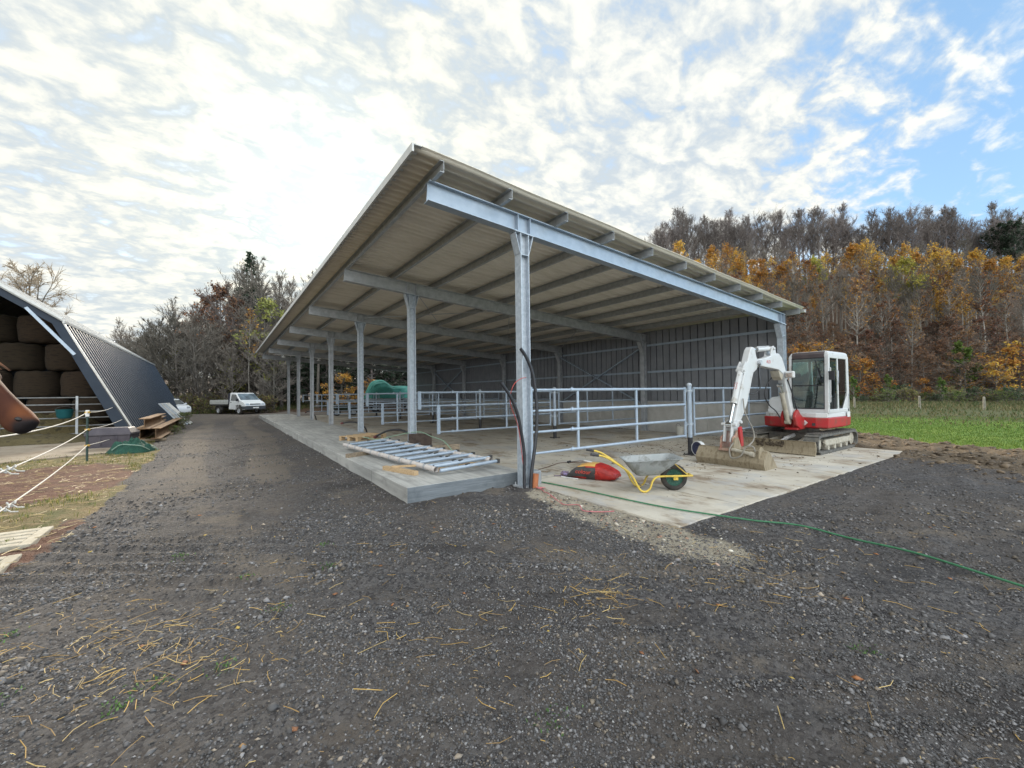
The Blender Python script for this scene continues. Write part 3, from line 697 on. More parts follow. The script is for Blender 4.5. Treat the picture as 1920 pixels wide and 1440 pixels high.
def blades(name, label, x, y, hgt, wid, cols, lean=0.5, z=None, mt=None):
    n = len(x); a = rg.uniform(0, 2 * np.pi, n); z = ground_h(x, y) if z is None else z
    dx, dy = np.cos(a), np.sin(a); la = rg.uniform(0, 2 * np.pi, n); lk = rg.uniform(0.1, 1, n) * lean
    b0 = np.stack([x - dx * wid / 2, y - dy * wid / 2, z - 0.01], -1); b1 = np.stack([x + dx * wid / 2, y + dy * wid / 2, z - 0.01], -1)
    mx_, my_ = x + np.cos(la) * lk * hgt * 0.35, y + np.sin(la) * lk * hgt * 0.35
    m0 = np.stack([mx_ - dx * wid * 0.4, my_ - dy * wid * 0.4, z + hgt * 0.6], -1); m1_ = np.stack([mx_ + dx * wid * 0.4, my_ + dy * wid * 0.4, z + hgt * 0.6], -1)
    tp = np.stack([x + np.cos(la) * lk * hgt, y + np.sin(la) * lk * hgt, z + hgt * (1 - 0.3 * lk)], -1)
    V = np.stack([b0, b1, m1_, m0, tp], 1).reshape(-1, 3); o = (np.arange(n) * 5)[:, None]
    F = np.concatenate([o + np.array([[0, 1, 2]]), o + np.array([[0, 2, 3]]), o + np.array([[3, 2, 4]])], 0)
    C = np.repeat(np.concatenate([cols, np.ones((n, 1))], 1), 5, 0)
    return struct(np_obj(name, V, F, mt or blade_mat, attrs={'tint': C}), label, 'stuff')
def pick(pal, n, j=0.25): return np.array(pal)[rg.integers(0, len(pal), n)] * rg.uniform(1 - j, 1 + j, (n, 1))
# verge grass
n = 60000; y = -1.0 + 34 * rg.uniform(0, 1, n) ** 1.7; x = rg.uniform(-10.0, -5.4, n)
Zz, _ = zones(x, y); cl_ = fbm(x * 1.1, y * 1.1, 71)
kp = (Zz['verge'] > 0.5) & (rg.uniform(0, 1, n) < sstep(cl_, 0.40, 0.62) * 0.9 + 0.05) & ~((y > 11) & (x < -6.8)); x, y = x[kp], y[kp]; n = len(x)
blades('verge_grass', 'short yellowish grass and straw along the edge of the track', x, y, rg.uniform(0.03, 0.10, n), rg.uniform(0.005, 0.011, n), pick([(0.13, 0.16, 0.035), (0.20, 0.19, 0.05), (0.30, 0.24, 0.10), (0.09, 0.12, 0.03)], n), 0.9)
# meadow lawn
n = 80000; x = 10.5 + 15 * rg.uniform(0, 1, n) ** 1.2; y = rg.uniform(-9, 9, n); g_ = grass_line(x, y) + 0.5 * (fbm(x * 0.8, y * 0.8, 21) - 0.5); kp = g_ > -0.1; x, y = x[kp], y[kp]; n = len(x)
ey = np.exp(-np.clip(grass_line(x, y), 0, 9) / 0.8)[:, None]
cc_ = pick([(0.075, 0.145, 0.028), (0.10, 0.175, 0.032), (0.135, 0.195, 0.04)], n) * (1 - ey) + pick([(0.20, 0.26, 0.03), (0.26, 0.29, 0.04)], n) * ey
blades('meadow_grass', 'short bright green meadow grass beyond the mud', x, y, rg.uniform(0.03, 0.075, n), rg.uniform(0.010, 0.022, n), cc_, 0.9)
n = 60000; x = rg.uniform(21, 58, n); y = rg.uniform(-14, 30, n); kp = (fbm(x * 0.35, y * 0.35, 73) + 0.15 > rg.uniform(0.3, 0.65, n)) & (y < 2 + x * 0.62); x, y = x[kp], y[kp]; n = len(x)
blades('rough_grass', 'tall tired grass in front of the wooded hill', x, y, rg.uniform(0.08, 0.24, n) * (0.5 + 1.0 * sstep(x, 20, 40)), rg.uniform(0.02, 0.05, n), pick([(0.075, 0.095, 0.033), (0.12, 0.11, 0.05), (0.055, 0.085, 0.032), (0.15, 0.13, 0.07)], n), 0.8)
n = 16000; x = rg.uniform(-18, 26, n); y = rg.uniform(44, 52, n); kp = hill(x, y)[1] > 0.93; x, y = x[kp], y[kp]; n = len(x)
blades('roadside_grass', 'low grass and weeds along the far edge of the track', x, y, rg.uniform(0.15, 0.5, n), rg.uniform(0.03, 0.06, n), pick([(0.08, 0.10, 0.03), (0.14, 0.12, 0.055), (0.05, 0.075, 0.03)], n), 0.8)

# straw
def straw(name, label, P, lmin, lmax, wd, pal, zoff=0.006):
    n = len(P); a = rg.uniform(0, 2 * np.pi, n); ln = rg.uniform(0, 1, n) ** 2.6 * (lmax - lmin) + lmin; w_ = rg.uniform(0.6, 1.3, n) * wd
    V = []; F = []; C = []
    cols = np.array(pal)[rg.integers(0, len(pal), n)] * rg.uniform(0.75, 1.2, (n, 1))
    z0 = ground_h(P[:, 0], P[:, 1])
    for i in range(n):
        d = np.array([np.cos(a[i]), np.sin(a[i])]); s = np.array([-d[1], d[0]]) * w_[i] / 2; k = rg.normal(0, 0.40); d2 = np.array([np.cos(a[i] + k), np.sin(a[i] + k)])
        p = P[i] - d * ln[i] / 2; qm = P[i]; e = P[i] + d2 * ln[i] / 2
        zs = z0[i] + zoff + np.array([rg.uniform(0, .008), rg.uniform(0.002, 0.012), rg.uniform(0, .014)])
        o = len(V)
        for pt, zq in ((p, zs[0]), (qm, zs[1]), (e, zs[2])):
            V += [(pt[0] - s[0], pt[1] - s[1], zq), (pt[0], pt[1], zq + w_[i] * 0.6), (pt[0] + s[0], pt[1] + s[1], zq)]
        for r_ in (0, 3): F += [(o + r_, o + r_ + 3, o + r_ + 4, o + r_ + 1), (o + r_ + 1, o + r_ + 4, o + r_ + 5, o + r_ + 2)]
        C += [(*cols[i], 1)] * 9
    return struct(np_obj(name, np.array(V), np.array(F), straw_mat, attrs={'tint': np.array(C)}), label, 'stuff')
cent = [(-4.75, -2.25, .28, 70), (-4.35, -2.62, .22, 50), (-1.85, -3.5, .12, 40), (-5.0, -1.75, .25, 40), (-3.5, -2.8, 1.1, 130), (-1.0, -3.8, 1.0, 90), (1.2, -4.6, 1.0, 50), (-4.85, -2.1, .42, 60), (-4.6, -2.6, .35, 45), (-4.2, -2.5, .35, 40), (-5.3, -1.6, .4, 40), (-5.2, -2.6, .4, 24), (-1.78, -3.45, .16, 42), (-1.6, -3.6, .2, 16), (-2.4, -3.6, .35, 26), (-2.9, -3.2, .4, 24), (-3.2, -3.4, .35, 22), (-1.3, -3.0, .4, 20), (-0.6, -3.9, .4, 22), (-0.1, -3.7, .5, 24), (-3.6, -1.2, .9, 36), (-2.2, -2.0, .9, 22), (-1.2, -4.4, .5, 18), (0.9, -4.6, .9, 40), (1.9, -4.4, .8, 18), (-4.7, -3.4, .4, 10), (-3.0, -4.0, .5, 10), (-6.0, -0.1, .3, 26)]
P = np.concatenate([np.stack([rg.normal(a_, s_, k_), rg.normal(b_, s_, k_)], -1) for a_, b_, s_, k_ in cent])
P = P[~on_concrete(P[:, 0], P[:, 1])]
straw('straw', 'golden straw stalks scattered over the gravel yard', P, 0.015, 0.19, 0.0036, [(0.48, 0.31, 0.09), (0.43, 0.27, 0.08), (0.34, 0.21, 0.07), (0.52, 0.38, 0.16), (0.24, 0.155, 0.065)])
n = 900; yy = rg.uniform(-1, 10, n); P = np.stack([rg.uniform(-8.5, -5.7, n), yy], -1); P = P[P[:, 0] < left_edge(P[:, 1])]
straw('verge_straw', 'pale straw lying in the grass verge', P, 0.05, 0.3, 0.007, [(0.42, 0.31, 0.14), (0.34, 0.25, 0.12), (0.5, 0.4, 0.22)], 0.02)
# small weeds and fallen leaves on the gravel
wx = []; wy = []
for a_, b_ in ((-4.75, -2.85), (-4.62, -2.72), (-4.3, -2.75), (-3.95, -2.15), (-4.1, -1.35), (-3.5, -1.6), (-5.5, -1.5), (-5.3, -2.4), (-5.45, -2.8), (-2.95, -4.2), (-4.65, -0.4), (-3.4, -0.9), (-1.0, -4.9)):
    k = 34; wx.append(rg.normal(a_, 0.045, k)); wy.append(rg.normal(b_, 0.045, k))
x = np.concatenate(wx); y = np.concatenate(wy); n = len(x)
blades('weeds', 'tiny green weeds sprouting in the gravel', x, y, rg.uniform(0.010, 0.026, n), rg.uniform(0.007, 0.014, n), pick([(0.09, 0.17, 0.05), (0.13, 0.22, 0.08), (0.07, 0.13, 0.04)], n), 1.6)
n = 75; x, y, r_ = polar(n, 1.8, 9, 1.0, -50, 50); kp = ~on_concrete(x, y); x, y = x[kp], y[kp]; n = len(x)
c = np.array([(0.36, 0.15, 0.06), (0.30, 0.18, 0.08), (0.22, 0.10, 0.05), (0.42, 0.30, 0.08)])[rg.integers(0, 4, n)]
V, F, C = stones(x, y, ground_h(x, y) + 0.008, rg.uniform(0.012, 0.03, n), c, octv, octf, (0.08, 0.2))
struct(np_obj('fallen_leaves', V, F, stone_mat, attrs={'tint': C}), 'brown fallen leaves dropped on the gravel', 'stuff')
# ------------------------------------------------------------------ stall gates and their posts
def post_proto():
    t = thing('gate_post', 'x', 'gate post', (5.38, 0.25, 0), 0, 'gate posts in the middle of the stalls')
    m = MB(); m.tube([(0, 0, 0.44), (0, 0, 1.76)], 0.057, 14); m.build('tube', galv_b, t, smooth=True)
    m = MB(); m.lathe([(0.062, 0), (0.066, 0.02), (0.058, 0.05), (0.03, 0.075), (0.0, 0.08)], 14, Matrix.Translation((0, 0, 1.745))); m.build('cap', galv, t, smooth=True)
    m = MB(); m.tube([(0, 0, 0.03), (0, 0, 0.45)], 0.061, 14); m.build('foot', black_m, t, smooth=True)
    m = MB(); m.box((0, 0, 0.022), (0.26, 0.26, 0.02))
    for dx in (-0.1, 0.1):
        for dy in (-0.1, 0.1): m.tube([(dx, dy, 0.03), (dx, dy, 0.06)], 0.014, 6)
    m.build('foot_plate', dark_m, t)
    for z in (0.78, 1.62):
        m = MB(); m.tube([(0, 0, z - 0.022), (0, 0, z + 0.022)], 0.066, 14); m.box((0, 0, z), (0.30, 0.035, 0.012)); m.tube([(-0.13, 0, z - 0.04), (-0.13, 0, z + 0.06)], 0.012, 6); m.tube([(0.13, 0, z - 0.04), (0.13, 0, z + 0.06)], 0.012, 6); m.build('hinge', galv, t)
    return t
def gate_left(notched):
    t = thing('stall_gate', 'x', 'gate', (5.38, 0.25, 0), 0, 'galvanised gates of the stalls')
    for z in (0.50, 0.89, 1.28, 1.67):
        xl = -4.47 if (notched and z < 1.2) else -5.04
        m = MB(); m.tube([(-4.04, 0, z), (-0.20, 0, z)], 0.030, 12); m.tube([(-4.06, 0, z), (-3.98, 0, z)], 0.037, 12); m.tube([(-4.01, 0, z + 0.03), (-4.01, 0, z + 0.055)], 0.012, 6)
        m.tube([(xl, 0, z), (-4.0, 0, z)], 0.0235, 12); m.build('rail', galv_b, t, smooth=True)
    for x in (-3.86, -2.06):
        m = MB(); m.box((x, 0, 1.085), (0.050, 0.034, 1.17)); m.build('upright', galv_b, t, bevel=0.004)
    m = MB(); m.box((-0.20, 0, 1.085), (0.05, 0.04, 1.26)); m.build('upright', galv_b, t, bevel=0.004)
    m = MB()
    if notched:
        m.box((-5.06, 0, 1.44), (0.10, 0.045, 0.52)); m.build('end_plate', galv_b, t, bevel=0.004); m = MB(); m.box((-4.47, 0, 0.86), (0.10, 0.045, 0.84))
    else: m.box((-5.06, 0, 1.085), (0.10, 0.045, 1.28))
    m.build('end_plate', galv_b, t, bevel=0.004)
    return t
def gate_right():
    t = thing('stall_gate', 'x', 'gate', (5.38, 0.25, 0), 0, 'galvanised gates of the stalls')
    for z in (0.51, 0.90, 1.29, 1.68):
        m = MB(); m.tube([(0.20, 0, z), (4.40, 0, z)], 0.028, 12); m.build('rail', galv_b, t, smooth=True)
    for x in (0.20, 1.62, 3.02, 4.40):
        m = MB(); m.box((x, 0, 1.095), (0.05, 0.034, 1.24)); m.build('upright', galv_b, t, bevel=0.004)
    return t
ordn = ['nearest', 'second', 'third', 'fourth', 'fifth', 'sixth']
gp = post_proto(); ga = gate_left(False); gb = gate_left(True); gc = gate_right()
gp['label'] = 'galvanised gate post with a black foot, nearest one, beside the digger bucket'
ga['label'] = 'galvanised tube gate reaching from the front corner column behind the wheelbarrow'
gb['label'] = 'telescopic galvanised gate with stepped free end beside the second column'
gc['label'] = 'galvanised gate running behind the excavator arm to the rear corner column'
gb.location = (5.38, BAY + 0.25, 0)
for i in range(1, 6):
    y = i * BAY + 0.25
    dup(gp, (5.38, y, 0), 0, 'galvanised gate post with a black foot, %s row of gates from the front' % ordn[i])
    if i > 1: dup(gb, (5.38, y, 0), 0, 'galvanised gate with stepped free end in the %s row from the front, open side' % ordn[i])
    dup(gc, (5.38, y, 0), 0, 'galvanised gate in the %s row from the front, reaching the back wall' % ordn[i])

# ------------------------------------------------------------------ things at the front corner column
m = MB(); m.box2((0.145, -0.06, -0.05), (0.33, 0.19, 0.25)); tag(m.build('kerb_block', mat('wet_concrete', (0.23, 0.25, 0.27), (0.30, 0.31, 0.32), 6, 0.8, 0, 0.2, 40), bevel=0.025), 'small grey concrete block at the foot of the front corner column', 'block')
clay = mat('clay_pipe', (0.42, 0.15, 0.06), (0.34, 0.12, 0.05), 7, 0.7)
m = MB(); m.lathe([(0.055, 0), (0.055, 0.26), (0.046, 0.26), (0.046, 0.0)], 16, Matrix.Translation((0.055, -0.20, -0.02)) @ Matrix.Rotation(R(6), 4, 'Y'), closed=True)
tag(m.build('clay_pipe', clay, smooth=True), 'short upright orange clay pipe at the corner column', 'pipe')
def conduit(pts, r, label):
    m = MB(); c = spline(pts, 8); m.tube(c, r, 10, caps=False); m.tube(c, r * 0.8, 10)
    return tag(m.build('cable_conduit', black_m, smooth=True), label, 'conduit', 'black conduits at the corner column')
conduit([(-0.12, -0.15, -0.08), (-0.115, -0.14, 0.25), (-0.11, -0.14, 0.60), (-0.165, -0.14, 0.95), (-0.25, -0.15, 1.28), (-0.38, -0.15, 1.55), (-0.56, -0.14, 1.79)], 0.028, 'black conduit bending away from the column to the left with a free end')
conduit([(-0.03, -0.20, -0.08), (0.00, -0.19, 0.25), (0.09, -0.18, 0.70), (0.155, -0.16, 1.10), (0.165, -0.14, 1.50), (0.10, -0.13, 1.95), (-0.02, -0.12, 2.22), (-0.14, -0.12, 2.37)], 0.030, 'long black conduit bowing out to the right and back against the column')
red_m = mat('red_cable', (0.42, 0.06, 0.05), (0.36, 0.05, 0.05), 6, 0.5)
m = MB(); m.tube(spline([(-0.02, -0.105, 1.88), (-0.14, -0.12, 1.86), (-0.28, -0.12, 1.77), (-0.36, -0.12, 1.60), (-0.355, -0.12, 1.40), (-0.22, -0.13, 1.05), (-0.14, -0.13, 0.5), (-0.10, -0.16, 0.02)], 8), 0.006, 6); tag(m.build('red_cable', red_m, smooth=True), 'thin red cable looped out of the corner column', 'cable')
pink_m = mat('pink_string', (0.55, 0.20, 0.20), (0.48, 0.16, 0.18), 6, 0.8)
m = MB(); P_ = [(0.02, -0.30), (0.06, -0.42), (-0.02, -0.55), (-0.10, -0.75), (-0.16, -1.0), (-0.22, -1.25), (-0.17, -1.5), (-0.28, -1.7), (-0.12, -1.85), (0.0, -2.0)]
m.tube(spline([(x, y, float(ground_h(np.array([x]), np.array([y]))[0]) + 0.016 + 0.02 * ((i * 7) % 3 == 0)) for i, (x, y) in enumerate(P_)], 8), 0.007, 6)
m.tube(spline([(0.05 + 0.06 * math.cos(k * 1.3), -0.36 + 0.06 * math.sin(k * 1.7), 0.02 + 0.03 * ((k * 5) % 4) / 4) for k in range(12)], 5), 0.006, 5)
tag(m.build('marking_string', pink_m, smooth=True), 'faded pink string trailing from the column over the sand', 'string')
# green garden hose
hose_m = mat('green_hose', (0.028, 0.145, 0.065), (0.045, 0.19, 0.09), 30, 0.4)
P_ = [(0.34, 0.10), (0.46, -0.55), (0.53, -1.15), (0.58, -1.7), (0.67, -2.3), (0.84, -2.85), (1.05, -3.3), (1.23, -3.72), (1.22, -4.2), (1.12, -4.7), (0.95, -5.25), (0.62, -6.2), (0.1, -7.5)]
m = MB(); m.tube(spline([(x, y, (0.030 if (x > 0.14 and y > -2.9) else float(ground_h(np.array([x]), np.array([y]))[0]) + 0.024)) for x, y in P_], 12), 0.0105, 8); tag(m.build('garden_hose', hose_m, smooth=True), 'green hose lying across the floor and the gravel', 'hose')
# extension lead on the floor
m = MB(); m.tube(spline([(0.55, 0.9, 0.018), (0.9, 0.95, 0.018), (1.5, 1.15, 0.018), (2.0, 1.35, 0.018), (2.35, 1.15, 0.018), (2.65, 1.05, 0.02), (2.55, 1.25, 0.02), (2.25, 1.25, 0.03)], 8), 0.008, 6); ld = m.build('extension_lead', mat('brown_cable', (0.10, 0.05, 0.03), (0.07, 0.04, 0.03), 6, 0.6), smooth=True); tag(ld, 'brown extension lead with black socket on the floor under the gate', 'cable')
m = MB(); m.box((2.2, 1.27, 0.035), (0.13, 0.05, 0.045), Matrix.Rotation(0.4, 3, 'Z')); m.build('socket', black_m, ld, bevel=0.01)
m = MB(); m.box((1.02, -0.02, 0.024), (0.028, 0.36, 0.018), Matrix.Rotation(R(14), 3, 'Z')); tag(m.build('white_strip', white_m, bevel=0.003), 'short white strip lying by the red sack', 'strip')
m = MB(); m.box((1.05, 0.75, 0.02), (0.16, 0.045, 0.012), Matrix.Rotation(R(-60), 3, 'Z')); m.box((1.12, 0.70, 0.028), (0.10, 0.03, 0.010), Matrix.Rotation(R(20), 3, 'Z')); tag(m.build('wood_scrap', wood_d), 'small splintered scrap of wood left of the sack', 'scrap')

# ------------------------------------------------------------------ red sack
def sack():
    t = thing('sack', 'red and black plastic sack lying on the floor left of the wheelbarrow', 'sack', (1.40, -0.27, 0.012), R(-66)); t.scale = (0.98, 0.98, 0.92)
    m = MB(); rings = []; n = 28
    L_ = [(-0.47, 0.24, 0.012, 0.03), (-0.44, 0.25, 0.03, 0.045), (-0.36, 0.25, 0.085, 0.095), (-0.24, 0.235, 0.135, 0.13), (-0.08, 0.225, 0.165, 0.145), (0.10, 0.22, 0.165, 0.145), (0.24, 0.215, 0.14, 0.13), (0.36, 0.205, 0.105, 0.11), (0.44, 0.19, 0.07, 0.10), (0.47, 0.175, 0.045, 0.09)]
    for k, (x, a, h, zc_) in enumerate(L_):
        rg_ = []
        for j in range(n):
            th = 2 * math.pi * j / n; c, s_ = math.cos(th), math.sin(th)
            e = 0.62
            yy = a * math.copysign(abs(c) ** e, c); zz_ = zc_ + h * math.copysign(abs(s_) ** e, s_)
            wr = 0.012 * math.sin(9 * th + k * 1.9) * (1 if abs(x) > 0.2 else 0.4)
            rg_.append((x + 0.012 * math.sin(3 * th + k), yy * (1 + wr * 2), max(0.0, zz_ + wr)))
        rings.append(rg_)
    m.loft(rings); vs = m.v
    mi = []
    for f in m.f:
        c = [sum(vs[i][q] for i in f) / len(f) for q in range(3)]
        k = 0
        if c[0] < -0.33: k = 1
        elif c[1] < -0.06 and c[0] < 0.10 and 0.05 < c[2] < 0.25: k = 1
        elif c[2] > 0.24 and -0.33 < c[0] < 0.02 and abs(c[1]) < 0.2: k = 2
        elif c[1] < 0 and c[2] < 0.07 and -0.12 < c[0] < 0.02: k = 1
        mi.append(k)
    m.mi = mi
    red = mat('red_film', (0.44, 0.020, 0.015), (0.28, 0.012, 0.011), 9, 0.4, 0, 0.5, 22, (0.6, 1, 1), dist=0.03)
    blk = mat('charcoal_film', (0.035, 0.032, 0.034), (0.06, 0.055, 0.055), 8, 0.35, 0, 0.4, 22, dist=0.03); yel = mat('amber_film', (0.60, 0.40, 0.12), (0.62, 0.30, 0.08), 6, 0.35, 0, 0.4, 22)
    m.build('bag', [red, blk, yel], t, smooth=True)
    # lettering panel on the long side
    lab = mat('red_print', (0.55, 0.05, 0.03), (0.50, 0.06, 0.04), 6, 0.4)
    mt = Matrix.Translation((-0.12, -0.248, 0.155)) @ Matrix.Rotation(R(0), 4, 'Z') @ Matrix.Rotation(R(78), 4, 'X')
    text_obj('lettering', 'colour', 0.115, mt, lab, t, 0.004, 0.1)
    m = MB(); m.plate([(0.105, 0.11), (0.14, 0.19), (0.125, 0.21), (0.17, 0.20), (0.15, 0.17), (0.16, 0.12), (0.135, 0.14)], 0.006, 'y', -0.245); m.build('emblem', lab, t)
    m = MB(); m.box((-0.13, 0.06, 0.318), (0.16, 0.075, 0.01), Matrix.Rotation(R(8), 3, 'Y')); m.build('label_patch', white_m, t, bevel=0.003)
    m = MB(); m.box((-0.54, -0.13, 0.055), (0.14, 0.10, 0.08), Matrix.Rotation(0.5, 3, 'X')); m.box((-0.66, -0.16, 0.012), (0.18, 0.04, 0.012), Matrix.Rotation(0.5, 3, 'Z')); m.build('torn_flap', mat('lilac_film', (0.30, 0.25, 0.45), (0.12, 0.08, 0.07), 25, 0.4), t, bevel=0.02)
sack()

# ------------------------------------------------------------------ wheelbarrow  (local +x is forward, origin under the wheel)
def wheelbarrow():
    t = thing('wheelbarrow', 'wheelbarrow with yellow tube frame and dirty galvanised tray', 'wheelbarrow', (1.72, -1.74, 0.012), R(-38))
    yel = mat('yellow_paint', (0.66, 0.47, 0.06), (0.52, 0.36, 0.06), 14, 0.4, 0, c3=(0.62, 0.45, 0.08))
    tray_m = mat('dirty_zinc', (0.30, 0.325, 0.335), (0.21, 0.22, 0.215), 7, 0.65, 0.2, 0.15, 40, c3=(0.33, 0.35, 0.36))
    for s_ in (-1, 1):
        y = s_
        pts = [(0.27, 0.075 * s_, 0.245), (0.05, 0.105 * s_, 0.245), (-0.22, 0.15 * s_, 0.25), (-0.33, 0.17 * s_, 0.235), (-0.39, 0.18 * s_, 0.17), (-0.43, 0.19 * s_, 0.07), (-0.50, 0.195 * s_, 0.018), (-0.58, 0.20 * s_, 0.04), (-0.64, 0.205 * s_, 0.13), (-0.70, 0.21 * s_, 0.25), (-0.80, 0.22 * s_, 0.36), (-1.06, 0.245 * s_, 0.535), (-1.18, 0.26 * s_, 0.59), (-1.28, 0.27 * s_, 0.61)]
        m = MB(); m.tube(spline(pts, 6), 0.0165, 10); m.build('frame_tube', yel, t, smooth=True)
        m = MB(); m.tube([(-1.24, 0.266 * s_, 0.602), (-1.37, 0.278 * s_, 0.622)], 0.021, 10); m.build('grip', black_m, t, smooth=True)
        m = MB(); m.bar((-0.05, 0.12 * s_, 0.47), (0.20, 0.082 * s_, 0.255), 0.012, 0.034, up=(0, 1, 0)); m.build('stay', yel, t)
        m = MB(); m.box((0.0, 0.105 * s_, 0.215), (0.07, 0.008, 0.07)); m.tube([(0, 0.09 * s_, 0.21), (0, 0.125 * s_, 0.21)], 0.014, 8); m.build('axle_plate', yel, t)
    m = MB(); m.tube([(0.265, -0.08, 0.245), (0.265, 0.08, 0.245)], 0.0165, 10); m.build('crossbar', yel, t, smooth=True)
    m = MB(); m.tube([(-0.56, -0.19, 0.10), (-0.56, 0.19, 0.10)], 0.010, 8); m.build('leg_brace', wood_d, t, smooth=True)
    # wheel
    rot = Matrix.Translation((0, 0, 0.21)) @ Matrix.Rotation(R(90), 4, 'X')
    m = MB(); pr = [(0.135, -0.040), (0.165, -0.050), (0.195, -0.040), (0.209, -0.020), (0.212, 0.0), (0.209, 0.020), (0.195, 0.040), (0.165, 0.050), (0.135, 0.040)]
    m.lathe(pr, 36, rot, closed=True); wt = m.build('wheel', rubber_m, t, smooth=True)
    m = MB(); m.lathe([(0.0, -0.022), (0.03, -0.030), (0.05, -0.012), (0.12, -0.018), (0.137, -0.038), (0.137, 0.038), (0.12, 0.018), (0.05, 0.012), (0.03, 0.030), (0.0, 0.022)], 30, rot)
    for k in range(16):
        a = k * math.pi / 8
        for s_ in (-1, 1): m.bar((0.045 * math.cos(a), 0.020 * s_, 0.21 + 0.045 * math.sin(a)), (0.125 * math.cos(a), 0.024 * s_, 0.21 + 0.125 * math.sin(a)), 0.010, 0.012, up=(0, 1, 0))
    m.build('rim', mat('green_rim', (0.02, 0.09, 0.065), (0.03, 0.11, 0.08), 9, 0.5), wt, smooth=True)
    # tray: open shell, long at the front lip
    def ring(z, xb, xf, hw, r):
        o = []
        for cx_, cy_, a0 in ((xf - r, hw - r, 0), (xb + r, hw - r, 90), (xb + r, -hw + r, 180), (xf - r, -hw + r, 270)):
            for k in range(5):
                a = R(a0 + k * 22.5); o.append((cx_ + r * math.cos(a), cy_ + r * math.sin(a), z))
        return o
    m = MB()
    def tilt(rg_): return [(x, y, z + 0.055 * (x + 0.4)) for x, y, z in rg_]
    outer = [tilt(ring(0.265, -0.60, -0.27, 0.15, 0.06)), tilt(ring(0.29, -0.64, -0.22, 0.18, 0.07)), tilt(ring(0.40, -0.72, -0.08, 0.25, 0.08)), tilt(ring(0.515, -0.80, 0.05, 0.305, 0.09)), tilt(ring(0.52, -0.825, 0.075, 0.33, 0.10)), tilt(ring(0.528, -0.825, 0.075, 0.33, 0.10)), tilt(ring(0.525, -0.795, 0.045, 0.30, 0.09)), tilt(ring(0.40, -0.712, -0.088, 0.242, 0.08)), tilt(ring(0.30, -0.63, -0.23, 0.17, 0.07)), tilt(ring(0.28, -0.59, -0.28, 0.14, 0.06))]
    m.loft(outer); m.build('tray', tray_m, t, smooth=True)
    m = MB(); rg_ = np.random.default_rng(3); g = 14; vs = []
    for i in range(g):
        for j in range(g):
            u, v = i / (g - 1), j / (g - 1); x = -0.69 + 0.58 * u; y = (-0.22 + 0.44 * v)
            e = min(u, 1 - u, v, 1 - v); vs.append((x, y, 0.36 + 0.055 * (x + 0.4) + (0.07 * fbm(np.array([x * 9]), np.array([y * 9]), 7)[0] + 0.02 * rg_.random()) * min(1, e * 4 + 0.2)))
    m.add(vs, [(i * g + j, (i + 1) * g + j, (i + 1) * g + j + 1, i * g + j + 1) for i in range(g - 1) for j in range(g - 1)])
    m.build('mortar_residue', mat('dried_mortar', (0.24, 0.25, 0.24), (0.15, 0.14, 0.12), 14, 0.9, 0, 0.5, 40), t, smooth=True)
wheelbarrow()

